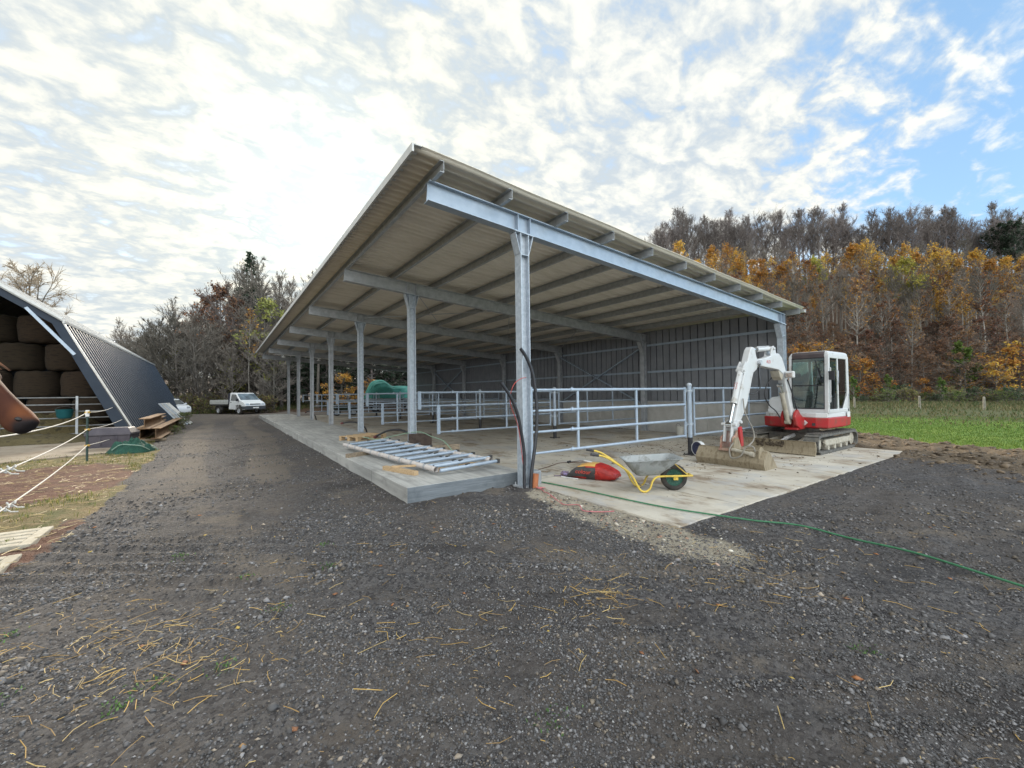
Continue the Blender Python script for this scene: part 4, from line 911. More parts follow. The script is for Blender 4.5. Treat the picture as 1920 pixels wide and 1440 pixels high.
# ------------------------------------------------------------------ mini excavator (local +x is forward)
def excavator():
    t = thing('mini_excavator', 'white and red mini excavator on rubber tracks with folded arm and muddy blade', 'excavator', (8.98, -0.86, 0.012), R(180))
    wh = mat('machine_white', (0.55, 0.56, 0.575), (0.30, 0.275, 0.235), 4, 0.42, 0, 0.015, 30, c3=(0.53, 0.535, 0.54), lo=0.48, hi=0.74, detail=8)
    rd = mat('machine_red', (0.40, 0.018, 0.022), (0.20, 0.06, 0.045), 6, 0.45, 0, 0.02, 30, lo=0.46, hi=0.74, detail=8)
    mudm = mat('muddy_steel', (0.25, 0.205, 0.14), (0.20, 0.16, 0.105), 5, 0.9, 0, 0.3, 40, (2.5, 2.5, 0.8), c3=(0.29, 0.245, 0.175), dist=0.012)
    mudw = mat('dusty_grey', (0.34, 0.31, 0.25), (0.44, 0.41, 0.35), 8, 0.8, 0, 0.2, 30)
    rubd = mat('dusty_rubber', (0.085, 0.085, 0.082), (0.15, 0.14, 0.125), 10, 0.85, 0, 0.3, 40)
    chrome = mat('ram_chrome', (0.70, 0.72, 0.74), (0.62, 0.64, 0.66), 8, 0.15, 1.0)
    # tracks
    for s_ in (1, -1):
        yc = 0.745 * s_; w2 = 0.16
        prof = []
        xa, xb, r1, zc1 = -1.08, 1.22, 0.235, 0.245
        for k in range(13): a = R(90 + k * 15); prof.append((xa + r1 * math.cos(a), zc1 + r1 * math.sin(a) * (1.0)))
        for k in range(13): a = R(-90 + k * 15); prof.append((xb + r1 * math.cos(a), zc1 + r1 * math.sin(a)))
        # inner loop
        n = len(prof); inner = [((x - (xa + xb) / 2) * 0.972 + (xa + xb) / 2, (z - zc1) * 0.76 + zc1) for x, z in prof]
        m = MB(); vs = []
        for yy in (yc - w2, yc + w2):
            vs += [(x, yy, z) for x, z in prof] + [(x, yy, z) for x, z in inner]
        fs = []
        for j in range(n):
            k = (j + 1) % n
            fs += [(j, k, k + 2 * n, j + 2 * n), (n + j, n + j + 2 * n, n + k + 2 * n, n + k), (j, n + j, n + k, k), (2 * n + j, 2 * n + k, 3 * n + k, 3 * n + j)]
        m.add(vs, fs)
        # lugs along the loop
        loop = [Vector((x, 0, z)) for x, z in prof] + [Vector((prof[0][0], 0, prof[0][1]))]
        seg = [(loop[i], loop[i + 1]) for i in range(n)]; tot = sum((b - a).length for a, b in seg); step = tot / 46; acc = 0.0; tgt = step / 2
        for a, b in seg:
            ln = (b - a).length
            while tgt <= acc + ln:
                p = a.lerp(b, (tgt - acc) / ln); d = (b - a).normalized(); nrm = Vector((-d.z, 0, d.x)); nrm = nrm if nrm.dot(p - Vector(((xa + xb) / 2, 0, zc1))) > 0 else -nrm
                m.bar((p.x + nrm.x * 0.010, yc - w2 + 0.004, p.z + nrm.z * 0.010), (p.x + nrm.x * 0.010, yc + w2 - 0.004, p.z + nrm.z * 0.010), 0.050, 0.034, up=nrm)
                tgt += step
            acc += ln
        tr = m.build('track', rubd, t)
        m = MB(); m.box(((xa + xb) / 2, yc, 0.25), (1.62, 0.20, 0.17)); m.plate([(-0.80, 0.20), (0.92, 0.20), (0.98, 0.27), (0.90, 0.34), (-0.80, 0.34)], 0.05, 'y', yc + s_ * 0.115); m.box((0.2, yc + s_ * 0.142, 0.265), (0.05, 0.01, 0.06)); m.build('track_frame', mudw, tr, bevel=0.01)
        for x, r in ((xa, 0.17), (xb, 0.165)):
            m = MB(); m.lathe([(0.0, -0.10), (0.06, -0.105), (0.09, -0.085), (r, -0.08), (r, 0.08), (0.09, 0.085), (0.06, 0.105), (0.0, 0.10)], 20, Matrix.Translation((x, yc, zc1)) @ Matrix.Rotation(R(90), 4, 'X')); m.build('sprocket', mudw, tr, smooth=True)
        for x in (-0.62, -0.2, 0.22, 0.64):
            m = MB(); m.lathe([(0.0, -0.11), (0.07, -0.11), (0.085, -0.06), (0.085, 0.06), (0.07, 0.11), (0.0, 0.11)], 14, Matrix.Translation((x, yc, 0.125)) @ Matrix.Rotation(R(90), 4, 'X')); m.build('roller', mudw, tr, smooth=True)
    m = MB(); m.box((0.0, 0, 0.34), (1.1, 1.2, 0.20)); m.lathe([(0.42, 0.0), (0.42, 0.16), (0.36, 0.20)], 24, Matrix.Translation((0, 0, 0.42))); m.build('undercarriage', mat('greasy_steel', (0.10, 0.095, 0.09), (0.18, 0.165, 0.14), 9, 0.8), t, bevel=0.02)
    # blade
    m = MB(); pr = [(0.10, 0.0), (0.14, 0.02), (0.09, 0.10), (0.075, 0.20), (0.10, 0.31), (0.13, 0.345), (0.10, 0.345), (0.05, 0.30), (0.03, 0.20), (0.045, 0.08)]
    vs = [(1.56 + a, -0.915, z) for a, z in pr] + [(1.56 + a, 0.915, z) for a, z in pr]; n = len(pr)
    m.add(vs, [(i, (i + 1) % n, (i + 1) % n + n, i + n) for i in range(n)] + [tuple(range(n)), tuple(reversed(range(n, 2 * n)))])
    bl = m.build('dozer_blade', mudm, t, bevel=0.004)
    for s_ in (-1, 1):
        m = MB(); m.bar((0.55, 0.30 * s_, 0.28), (1.58, 0.42 * s_, 0.16), 0.09, 0.11); m.build('blade_arm', mudw, bl, bevel=0.01)
    m = MB(); m.tube([(0.6, 0.05, 0.38), (1.1, 0.05, 0.33)], 0.05, 12); m.tube([(1.1, 0.05, 0.33), (1.55, 0.05, 0.26)], 0.028, 10); m.build('blade_ram', wh, bl, smooth=True)
    m = MB(); rr = np.random.default_rng(8)
    for k in range(46):
        y = rr.uniform(-0.35, 0.35); z = rr.uniform(0.16, 0.33); m.lathe([(0.0, -0.02), (0.022, -0.012), (0.028, 0), (0.018, 0.014), (0, 0.018)], 6, Matrix.Translation((1.645 + 0.02 * rr.random(), y - 0.1, z)) @ Matrix.Rotation(rr.uniform(0, 3), 4, 'Y') @ Matrix.Scale(rr.uniform(0.6, 1.9), 4))
    m.build('caked_mud', mat('dark_mud', (0.060, 0.045, 0.032), (0.10, 0.078, 0.055), 18, 0.95), bl)
    # house: red skirt and white bodywork
    def outline(z, g=0.0):
        return [(0.80 - g, -0.58 + g, z), (0.86 - g, -0.42, z), (0.88 - g, 0.0, z), (0.86 - g, 0.66, z), (0.78 - g, 0.90 - g, z), (-0.30, 0.93 - g, z), (-0.86 + g, 0.88 - g, z), (-1.10 + g, 0.62, z), (-1.19 + g, 0.0, z), (-1.06 + g, -0.50, z), (-0.80 + g, -0.66 + g, z), (0.3, -0.66 + g, z)]
    m = MB(); m.loft([outline(0.60, 0.06), outline(0.63, 0.0), outline(0.86, -0.01), outline(0.88, 0.0)]); m.build('red_skirt', rd, t, bevel=0.012)
    m = MB(); m.loft([outline(0.882, 0.012), outline(0.99, 0.02), outline(1.00, 0.05)]); m.build('deck', wh, t, bevel=0.01)
    m = MB(); m.loft([[(0.60, -0.60, 1.0), (0.60, -0.06, 1.0), (-0.98, -0.06, 1.0), (-1.10, -0.45, 1.0), (-0.8, -0.63, 1.0)], [(0.52, -0.58, 1.34), (0.52, -0.06, 1.34), (-0.95, -0.06, 1.40), (-1.05, -0.43, 1.40), (-0.78, -0.61, 1.40)], [(0.44, -0.54, 1.40), (0.44, -0.08, 1.40), (-0.90, -0.08, 1.46), (-0.98, -0.40, 1.46), (-0.74, -0.56, 1.46)]]); m.build('side_hood', wh, t, bevel=0.02)
    m = MB(); m.loft([[(-0.72, 0.02, 1.0), (-0.72, 0.88, 1.0), (-0.98, 0.80, 1.0), (-1.15, 0.4, 1.0), (-1.16, 0.0, 1.0)], [(-0.74, 0.02, 1.30), (-0.74, 0.86, 1.30), (-0.96, 0.78, 1.30), (-1.10, 0.4, 1.30), (-1.11, 0.0, 1.30)], [(-0.76, 0.02, 1.38), (-0.76, 0.82, 1.38), (-0.90, 0.74, 1.38), (-0.98, 0.4, 1.38), (-1.0, 0.0, 1.38)]]); m.build('counterweight', wh, t, bevel=0.02)
    m = MB(); m.box((0.882, 0.42, 0.745), (0.012, 0.10, 0.10), Matrix.Rotation(R(45), 3, 'X')); m.build('diamond_sign', white_m, t)
    m = MB(); m.box((0.889, 0.42, 0.745), (0.006, 0.034, 0.034), Matrix.Rotation(R(45), 3, 'X')); m.build('diamond_mark', galv_d, t)
    m = MB(); m.lathe([(0.0, 0.0), (0.075, 0.0), (0.075, 0.02), (0.0, 0.02)], 18, Matrix.Translation((0.875, -0.03, 0.75)) @ Matrix.Rotation(R(90), 4, 'Y')); m.build('porthole', dark_m, t)
    m = MB(); m.box((0.884, 0.62, 0.71), (0.012, 0.07, 0.07)); m.box((0.884, 0.26, 0.755), (0.012, 0.12, 0.045)); m.build('step_slot', dark_m, t)
    m = MB(); m.box((-0.55, 0.935, 0.93), (0.20, 0.01, 0.14)); m.build('data_plate', white_m, t)
    # cab: posts, roof, glazing
    cx0, cx1, cy0, cy1, z0, z1 = -0.74, 0.70, 0.00, 0.90, 0.99, 2.58
    m = MB()
    m.prof([(-0.035, -0.045), (0.035, -0.045), (0.035, 0.045), (-0.035, 0.045)], (cx1 - 0.01, cy0 + 0.03, z0), (cx1 - 0.09, cy0 + 0.03, z1 - 0.1), up=(1, 0, 0))
    m.prof([(-0.045, -0.05), (0.045, -0.05), (0.045, 0.05), (-0.045, 0.05)], (cx1 - 0.02, cy1 - 0.045, z0), (cx1 - 0.10, cy1 - 0.045, z1 - 0.1), up=(1, 0, 0))
    m.prof([(-0.035, -0.075), (0.035, -0.075), (0.035, 0.075), (-0.035, 0.075)], (cx0 + 0.04, cy1 - 0.035, z0), (cx0 + 0.07, cy1 - 0.035, z1 - 0.1), up=(1, 0, 0))
    m.prof([(-0.035, -0.06), (0.035, -0.06), (0.035, 0.06), (-0.035, 0.06)], (cx0 + 0.04, cy0 + 0.035, z0), (cx0 + 0.07, cy0 + 0.035, z1 - 0.1), up=(1, 0, 0))
    m.prof([(-0.02, -0.03), (0.02, -0.03), (0.02, 0.03), (-0.02, 0.03)], (0.02, cy1 - 0.022, z0), (0.02, cy1 - 0.022, z1 - 0.1), up=(1, 0, 0))
    m.bar((cx1 - 0.02, cy0, z0 + 0.055), (cx1 - 0.02, cy1, z0 + 0.055), 0.07, 0.13)
    m.bar((cx0, cy1 - 0.035, z0 + 0.05), (cx1, cy1 - 0.035, z0 + 0.05), 0.07, 0.10)
    m.bar((cx0, cy0 + 0.035, z0 + 0.05), (cx1, cy0 + 0.035, z0 + 0.05), 0.07, 0.10)
    m.bar((cx1 - 0.10, cy0 + 0.02, z1 - 0.13), (cx1 - 0.10, cy1 - 0.02, z1 - 0.13), 0.09, 0.09)
    m.bar((cx0 + 0.07, cy0 + 0.02, z1 - 0.13), (cx0 + 0.07, cy1 - 0.02, z1 - 0.13), 0.09, 0.09)
    for yy in (cy0 + 0.035, cy1 - 0.04): m.bar((cx0 + 0.03, yy, z1 - 0.12), (cx1 - 0.07, yy, z1 - 0.12), 0.075, 0.11)
    m.plate([(cx0 + 0.02, z0), (cx0 + 0.48, z0), (cx0 + 0.30, z0 + 0.22), (cx0 + 0.02, z0 + 0.55)], 0.03, 'y', cy1 - 0.03)
    m.bar((cx0 + 0.03, cy0, z0 + 0.25), (cx0 + 0.03, cy1, z0 + 0.25), 0.06, 0.5)
    cab = m.build('cab_frame', wh, t, bevel=0.014)
    m = MB(); m.loft([[(cx1 - 0.06, cy0 + 0.0, z1 - 0.085), (cx1 - 0.06, cy1, z1 - 0.085), (cx0 + 0.0, cy1, z1 - 0.085), (cx0, cy0, z1 - 0.085)], [(cx1 - 0.10, cy0 + 0.02, z1 - 0.01), (cx1 - 0.10, cy1 - 0.02, z1 - 0.01), (cx0 + 0.03, cy1 - 0.02, z1 - 0.01), (cx0 + 0.03, cy0 + 0.02, z1 - 0.01)], [(cx1 - 0.18, cy0 + 0.09, z1 + 0.02), (cx1 - 0.18, cy1 - 0.09, z1 + 0.02), (cx0 + 0.10, cy1 - 0.09, z1 + 0.02), (cx0 + 0.10, cy0 + 0.09, z1 + 0.02)]]); m.build('cab_roof', wh, cab, bevel=0.03)
    m = MB(); m.loft([[(cx1 - 0.045, cy0 + 0.07, z1 - 0.155), (cx1 - 0.045, cy1 - 0.09, z1 - 0.155), (cx1 - 0.12, cy1 - 0.09, z1 - 0.155), (cx1 - 0.12, cy0 + 0.07, z1 - 0.155)], [(cx1 - 0.053, cy0 + 0.07, z1 - 0.06), (cx1 - 0.053, cy1 - 0.09, z1 - 0.06), (cx1 - 0.12, cy1 - 0.09, z1 - 0.05), (cx1 - 0.12, cy0 + 0.07, z1 - 0.05)], [(cx1 - 0.11, cy0 + 0.07, z1 + 0.012), (cx1 - 0.11, cy1 - 0.09, z1 + 0.012), (cx1 - 0.14, cy1 - 0.09, z1 + 0.0), (cx1 - 0.14, cy0 + 0.07, z1 + 0.0)]]); m.build('visor', mat('brown_visor', (0.055, 0.042, 0.045), (0.075, 0.058, 0.06), 5, 0.3), cab, bevel=0.01)
    def glass(name, quad, parent):
        g = bpy.data.materials.get('cab_glass')
        if g is None:
            g = bpy.data.materials.new('cab_glass'); g.use_nodes = True; q = g.node_tree; q.nodes.clear()
            tr = N(q, 'ShaderNodeBsdfTransparent'); tr.inputs[0].default_value = (0.62, 0.74, 0.70, 1); gl_ = N(q, 'ShaderNodeBsdfGlossy'); gl_.inputs[1].default_value = 0.03; fr = N(q, 'ShaderNodeFresnel'); fr.inputs[0].default_value = 1.5
            mx = N(q, 'ShaderNodeMixShader'); q.links.new(math_node(q, 'ADD', fr.outputs[0], 0.05, True), mx.inputs[0]); q.links.new(tr.outputs[0], mx.inputs[1]); q.links.new(gl_.outputs[0], mx.inputs[2]); o = N(q, 'ShaderNodeOutputMaterial'); q.links.new(mx.outputs[0], o.inputs[0])
        m = MB(); a, b, c, d = [Vector(p) for p in quad]; nn = (b - a).cross(d - a).normalized() * 0.006
        m.add([a, b, c, d, a + nn, b + nn, c + nn, d + nn], [(0, 1, 2, 3), (7, 6, 5, 4), (0, 4, 5, 1), (1, 5, 6, 2), (2, 6, 7, 3), (3, 7, 4, 0)])
        return m.build(name, g, parent)
    fx_ = lambda z: cx1 + 0.012 - 0.08 * (z - z0) / (z1 - 0.1 - z0)
    ya, yb = cy0 + 0.07, cy1 - 0.09
    glass('windscreen', [(fx_(1.72), ya, 1.72), (fx_(1.72), yb, 1.72), (fx_(2.41), yb, 2.41), (fx_(2.41), ya, 2.41)], cab)
    glass('lower_windscreen', [(fx_(1.11), ya, 1.11), (fx_(1.11), yb, 1.11), (fx_(1.69), yb, 1.69), (fx_(1.69), ya, 1.69)], cab)
    m = MB()
    for q in ([(1.11, ya), (1.11, yb)], [(1.705, ya), (1.705, yb)], [(2.42, ya), (2.42, yb)]):
        m.bar((fx_(q[0][0]), q[0][1] - 0.01, q[0][0]), (fx_(q[1][0]), q[1][1] + 0.01, q[1][0]), 0.025, 0.03)
    for yy in (ya, yb): m.bar((fx_(1.11), yy, 1.10), (fx_(2.42), yy, 2.43), 0.03, 0.025, up=(1, 0, 0))
    m.build('window_seal', black_m, cab)
    glass('rear_side_window', [(-0.01, cy1 - 0.02, 1.55), (cx0 + 0.14, cy1 - 0.02, 1.55), (cx0 + 0.14, cy1 - 0.02, 2.40), (-0.01, cy1 - 0.02, 2.40)], cab)
    glass('rear_side_window', [(-0.01, cy1 - 0.02, 1.16), (-0.22, cy1 - 0.02, 1.16), (cx0 + 0.14, cy1 - 0.02, 1.54), (-0.01, cy1 - 0.02, 1.54)], cab)
    glass('door_window', [(0.10, cy1 - 0.02, 1.12), (0.08, cy1 - 0.02, 1.12), (0.08, cy1 - 0.02, 2.42), (0.10, cy1 - 0.02, 2.42)], cab)
    glass('far_side_window', [(cx1 - 0.14, cy0 + 0.03, 1.12), (cx0 + 0.14, cy0 + 0.03, 1.12), (cx0 + 0.14, cy0 + 0.03, 2.40), (cx1 - 0.16, cy0 + 0.03, 2.40)], cab)
    glass('rear_window', [(cx0 + 0.05, cy0 + 0.12, 1.55), (cx0 + 0.05, cy1 - 0.12, 1.55), (cx0 + 0.07, cy1 - 0.12, 2.38), (cx0 + 0.07, cy0 + 0.12, 2.38)], cab)
    m = MB(); m.tube([(cx1 - 0.05, cy1 - 0.02, 1.25), (cx1 - 0.03, cy1 + 0.03, 1.28), (cx1 - 0.08, cy1 + 0.03, 2.15), (cx1 - 0.10, cy1 - 0.02, 2.18)], 0.012, 8); m.build('grab_rail', wh, cab, smooth=True)
    m = MB(); m.tube([(0.12, cy1 + 0.012, 1.75), (0.12, cy1 + 0.035, 1.78), (0.12, cy1 + 0.035, 2.08), (0.12, cy1 + 0.012, 2.11)], 0.010, 8); m.build('door_handle', galv, cab, smooth=True)
    m = MB(); m.tube([(fx_(2.36) + 0.02, yb - 0.20, 2.36), (fx_(1.9) + 0.02, yb - 0.08, 1.90)], 0.008, 6); m.bar((fx_(2.15) + 0.018, yb - 0.12, 2.15), (fx_(1.76) + 0.018, yb - 0.05, 1.76), 0.012, 0.02); m.build('wiper', black_m, cab)
    m = MB(); m.box((cx1 + 0.07, cy1 + 0.10, 1.95), (0.03, 0.13, 0.22)); m.tube([(cx1 - 0.05, cy1 - 0.02, 2.05), (cx1 + 0.06, cy1 + 0.08, 2.03)], 0.010, 6); m.build('mirror', black_m, cab, bevel=0.01)
    # seat and controls
    m = MB(); m.box((-0.25, 0.42, 1.20), (0.46, 0.46, 0.30)); m.build('seat_base', dark_m, cab, bevel=0.03)
    m = MB(); m.loft([[(-0.42, 0.19, 1.36), (-0.42, 0.66, 1.36), (-0.56, 0.64, 1.36), (-0.56, 0.21, 1.36)], [(-0.47, 0.17, 1.75), (-0.47, 0.68, 1.75), (-0.60, 0.66, 1.75), (-0.60, 0.19, 1.75)], [(-0.53, 0.25, 2.08), (-0.53, 0.60, 2.08), (-0.63, 0.58, 2.08), (-0.63, 0.27, 2.08)]]); m.box((-0.20, 0.42, 1.38), (0.44, 0.46, 0.10)); m.build('seat', black_m, cab, bevel=0.035)
    for s_ in (0, 1):
        m = MB(); m.tube([(0.1, 0.14 + 0.56 * s_, 1.10), (0.14, 0.14 + 0.56 * s_, 1.62)], 0.014, 8); m.lathe([(0.02, -0.05), (0.03, 0), (0.02, 0.05)], 10, Matrix.Translation((0.14, 0.14 + 0.56 * s_, 1.66))); m.build('lever', black_m, cab, smooth=True)
    m = MB(); m.box((-0.05, 0.12, 1.30), (0.6, 0.16, 0.5)); m.build('console', dark_m, cab, bevel=0.03)
    m = MB(); m.box((0.3, 0.45, 1.02), (0.75, 0.8, 0.03)); m.build('cab_floor', dark_m, cab)
    # swing post, boom, arm (plane y = yb_)
    yq = 0.24
    m = MB(); m.plate([(0.70, 0.62), (1.10, 0.58), (1.34, 0.70), (1.42, 0.90), (1.34, 1.04), (1.22, 1.10), (1.10, 0.98), (0.95, 0.90), (0.70, 0.88)], 0.07, 'y', yq - 0.14); m.plate([(0.70, 0.62), (1.10, 0.58), (1.34, 0.70), (1.42, 0.90), (1.34, 1.04), (1.22, 1.10), (1.10, 0.98), (0.95, 0.90), (0.70, 0.88)], 0.07, 'y', yq + 0.14)
    m.lathe([(0.13, 0.56), (0.13, 0.96)], 18, Matrix.Translation((0.98, yq, 0))); m.box((1.0, yq, 0.60), (0.5, 0.30, 0.06)); m.build('swing_bracket', rd, t, bevel=0.015)
    boom = [(1.30, 0.84), (1.40, 0.95), (1.60, 1.50), (1.78, 1.98), (2.05, 2.10), (3.02, 2.17), (3.12, 2.24), (3.06, 2.32), (2.62, 2.38), (2.20, 2.50), (2.00, 2.50), (1.84, 2.40), (1.70, 2.20), (1.46, 1.70), (1.22, 1.00), (1.20, 0.90)]
    m = MB(); m.plate(boom, 0.17, 'y', yq); bm_ = m.build('boom', wh, t, bevel=0.02)
    m = MB()
    for s_ in (-1, 1): m.plate([(2.12, 2.42), (2.46, 2.40), (2.36, 2.64), (2.28, 2.68), (2.20, 2.63)], 0.03, 'y', yq + s_ * 0.065)
    m.tube([(2.28, yq - 0.11, 2.61), (2.28, yq + 0.11, 2.61)], 0.035, 10); m.build('ram_bracket', wh, bm_, bevel=0.006)
    m = MB(); m.plate([(1.84, 1.98), (2.10, 2.08), (2.02, 1.92), (1.92, 1.84)], 0.20, 'y', yq); m.build('boom_gusset', mudw, bm_, bevel=0.01)
    m = MB(); m.tube([(3.07, yq - 0.15, 2.24), (3.07, yq + 0.15, 2.24)], 0.055, 14); m.build('pivot_pin', galv_d, bm_, smooth=True)
    # boom ram
    def ram(name, p0, p1, r, frac, parent, mt, dirt=None):
        p0, p1 = Vector(p0), Vector(p1); q = p0.lerp(p1, frac)
        m = MB(); m.tube([p0, q], r, 14); d = (p1 - p0).normalized(); m.tube([q - d * 0.05, q], r * 1.15, 14)
        m.tube([p0 + Vector((0, -0.06, 0)), p0 + Vector((0, 0.06, 0))], r * 1.1, 12)
        o = m.build(name, mt, parent, smooth=True)
        m = MB(); m.tube([q, p1], r * 0.52, 12); m.tube([p1 + Vector((0, -0.06, 0)), p1 + Vector((0, 0.06, 0))], r * 0.95, 12); m.build('ram_rod', chrome, o, smooth=True)
        m = MB(); side = d.cross(Vector((0, 1, 0))).normalized(); a = p0 + side * r * 1.3 + d * 0.06; b_ = q + side * r * 1.3 - d * 0.05; m.tube([a, b_], 0.010, 6); m.tube([a - side * r * 0.6, a], 0.012, 6); m.tube([b_ - side * r * 0.6, b_], 0.012, 6); m.build('oil_pipe', mt, o, smooth=True)
        return o
    for s_ in (-1,):
        ram('boom_ram', (1.36, yq - 0.02, 0.78), (1.74, yq - 0.02, 1.72), 0.055, 0.80, t, mudw)
    ram('arm_ram', (2.28, yq, 2.61), (3.26, yq, 2.53), 0.052, 0.72, t, wh)
    arm = [(3.14, 2.08), (3.30, 2.00), (3.62, 1.30), (4.06, 0.74), (4.20, 0.72), (4.24, 0.84), (4.06, 1.22), (3.80, 1.80), (3.62, 2.14), (3.42, 2.52), (3.33, 2.60), (3.20, 2.58), (3.14, 2.38), (3.02, 2.24)]
    m = MB(); m.plate(arm, 0.15, 'y', yq); ar = m.build('arm', wh, t, bevel=0.018)
    m = MB()
    for s_ in (-1, 1): m.plate([(3.56, 2.20), (3.72, 1.96), (3.80, 2.02), (3.76, 2.12), (3.64, 2.26)], 0.028, 'y', yq + s_ * 0.06)
    m.tube([(3.74, yq - 0.10, 2.05), (3.74, yq + 0.10, 2.05)], 0.03, 10); m.build('ram_bracket', wh, ar, bevel=0.006)
    ram('bucket_ram', (3.74, yq, 2.05), (4.28, yq, 0.86), 0.062, 0.62, t, wh)
    lt = mat('red_lettering', (0.50, 0.06, 0.06), (0.42, 0.08, 0.07), 20, 0.5)
    # linkage
    m = MB()
    for s_ in (-1, 1):
        m.bar((4.06, yq + s_ * 0.10, 0.92), (4.30, yq + s_ * 0.10, 0.87), 0.026, 0.08); m.bar((4.29, yq + s_ * 0.075, 0.88), (4.36, yq + s_ * 0.075, 0.50), 0.028, 0.09, up=(1, 0, 0))
    for p in ((4.06, 0.92), (4.29, 0.87), (4.17, 0.76)): m.tube([(p[0], yq - 0.16, p[1]), (p[0], yq + 0.16, p[1])], 0.036, 12)
    m.build('link', wh, t, bevel=0.006)
    m = MB()
    for s_ in (-1, 1): m.plate([(4.02, 0.34), (4.44, 0.34), (4.40, 0.60), (4.28, 0.66), (4.16, 0.80), (4.06, 0.76)], 0.035, 'y', yq + s_ * 0.125)
    m.box((4.22, yq, 0.34), (0.46, 0.32, 0.05)); cp = m.build('quick_hitch', mat('rusty_hitch', (0.30, 0.14, 0.10), (0.38, 0.28, 0.22), 9, 0.7), t, bevel=0.008)
    m = MB(); m.bar((4.10, yq + 0.165, 0.40), (4.16, yq + 0.165, 0.82), 0.045, 0.12, up=(1, 0, 0)); m.build('hitch_plate', rd, cp, bevel=0.01)
    # ditching bucket, open towards the cab
    yc, hw = 0.30, 0.70
    pr = [(4.24, 0.35), (4.35, 0.355), (4.47, 0.21), (4.50, 0.12), (4.44, 0.0), (3.96, 0.0), (3.92, 0.012)]
    inn = [(3.94, 0.022), (4.42, 0.022), (4.478, 0.122), (4.45, 0.20), (4.335, 0.335), (4.24, 0.33)]
    loop = pr + inn; n = len(loop); m = MB()
    m.add([(x, yc - hw, z) for x, z in loop] + [(x, yc + hw, z) for x, z in loop], [(i, (i + 1) % n, (i + 1) % n + n, i + n) for i in range(n)])
    for s_ in (-1, 1): m.plate([(4.24, 0.35), (4.35, 0.355), (4.47, 0.21), (4.50, 0.12), (4.44, 0.0), (3.92, 0.0), (4.02, 0.13)], 0.022, 'y', yc + s_ * (hw + 0.011))
    bk = m.build('bucket', mudm, t)
    m = MB(); m.bar((4.492, yc - hw, 0.135), (4.492, yc + hw, 0.135), 0.022, 0.03); m.box((4.30, yc, 0.362), (0.10, 2 * hw + 0.03, 0.018)); m.build('bucket_edge', mudm, bk, bevel=0.004)
    m = MB(); m.tube([(4.46, yc + 0.08, 0.36), (4.48, yc + 0.46, 0.31)], 0.036, 12); m.tube([(4.48, yc + 0.46, 0.31), (4.485, yc + 0.54, 0.30)], 0.05, 12); m.build('tilt_ram', mudw, bk, smooth=True)
    m = MB(); m.plate([(4.22, 0.30), (4.50, 0.22), (4.46, 0.40), (4.38, 0.46), (4.30, 0.42)], 0.03, 'y', yc + 0.62); m.build('tilt_bracket', mudm, bk, bevel=0.006); m = MB(); m.plate([(4.10, 0.30), (4.48, 0.22), (4.46, 0.42), (4.38, 0.60), (4.26, 0.60)], 0.05, 'y', yc + 0.10); m.build('tilt_bracket', mudm, bk, bevel=0.006)
    # hoses
    hz = mat('grey_hose', (0.20, 0.19, 0.17), (0.28, 0.26, 0.23), 9, 0.6)
    def hose(pts, r, mt, par): m = MB(); m.tube(spline(pts, 8), r, 8); m.build('hydraulic_hose', mt, par, smooth=True)
    hose([(3.86, yq + 0.10, 1.42), (3.90, yq + 0.16, 1.10), (3.74, yq + 0.24, 0.72), (3.80, yq + 0.26, 0.50), (4.10, yq + 0.22, 0.36), (4.30, yq + 0.18, 0.30)], 0.014, hz, t)
    hose([(4.44, yc + 0.10, 0.50), (4.52, yc + 0.06, 0.36), (4.56, yc + 0.12, 0.20), (4.54, yc + 0.30, 0.26), (4.50, yc + 0.38, 0.44), (4.46, yc + 0.50, 0.46), (4.44, yc + 0.54, 0.36)], 0.015, hz, bk)
    hose([(3.10, yq + 0.12, 2.20), (3.22, yq + 0.16, 1.95), (3.24, yq + 0.18, 1.66), (3.42, yq + 0.14, 1.52), (3.56, yq + 0.10, 1.52)], 0.013, black_m, t)
    hose([(1.95, yq - 0.10, 1.95), (2.14, yq - 0.16, 1.72), (2.22, yq - 0.18, 1.46), (1.98, yq - 0.18, 1.22), (1.76, yq - 0.14, 1.08), (1.6, yq - 0.10, 0.9)], 0.015, black_m, t)
    hose([(1.62, yq + 0.10, 1.86), (1.40, yq + 0.14, 1.40), (1.22, yq + 0.14, 1.06), (1.02, yq + 0.10, 0.92)], 0.015, black_m, t)
    # work lamp on the boom
    m = MB(); m.box((1.72, yq + 0.20, 1.98), (0.12, 0.20, 0.17)); lm = m.build('work_lamp', wh, t, bevel=0.03)
    m = MB(); m.box((1.785, yq + 0.20, 1.965), (0.012, 0.14, 0.10)); m.build('lens', mat('lamp_lens', (0.45, 0.40, 0.36), (0.25, 0.20, 0.18), 20, 0.15), lm, bevel=0.004)
    # faded lettering on boom and ram (illegible blocks of red strokes, as in the photograph)
    mtx = Matrix.Translation((2.58, yq + 0.087, 2.275)) @ Matrix.Rotation(R(180), 4, 'Z') @ Matrix.Rotation(R(90), 4, 'X')
    text_obj('lettering', 'ALD', 0.11, mtx, lt, bm_, 0.0015)
    p0 = Vector((3.74, yq, 2.05)); p1 = Vector((4.28, yq, 0.86)); d = (p1 - p0).normalized(); c_ = p0 + d * 0.40
    nx = Vector((d.z, 0, -d.x)); nx = nx if nx.x > 0 else -nx
    upv = nx.cross(d); rm = Matrix((( d.x, upv.x, nx.x, 0), (d.y, upv.y, nx.y, 0), (d.z, upv.z, nx.z, 0), (0, 0, 0, 1))).to_4x4()
    text_obj('lettering', 'ECO', 0.085, Matrix.Translation(c_ + nx * 0.063) @ rm @ Matrix.Rotation(R(180), 4, 'Z'), lt, t, 0.0015)
    return t
excavator()
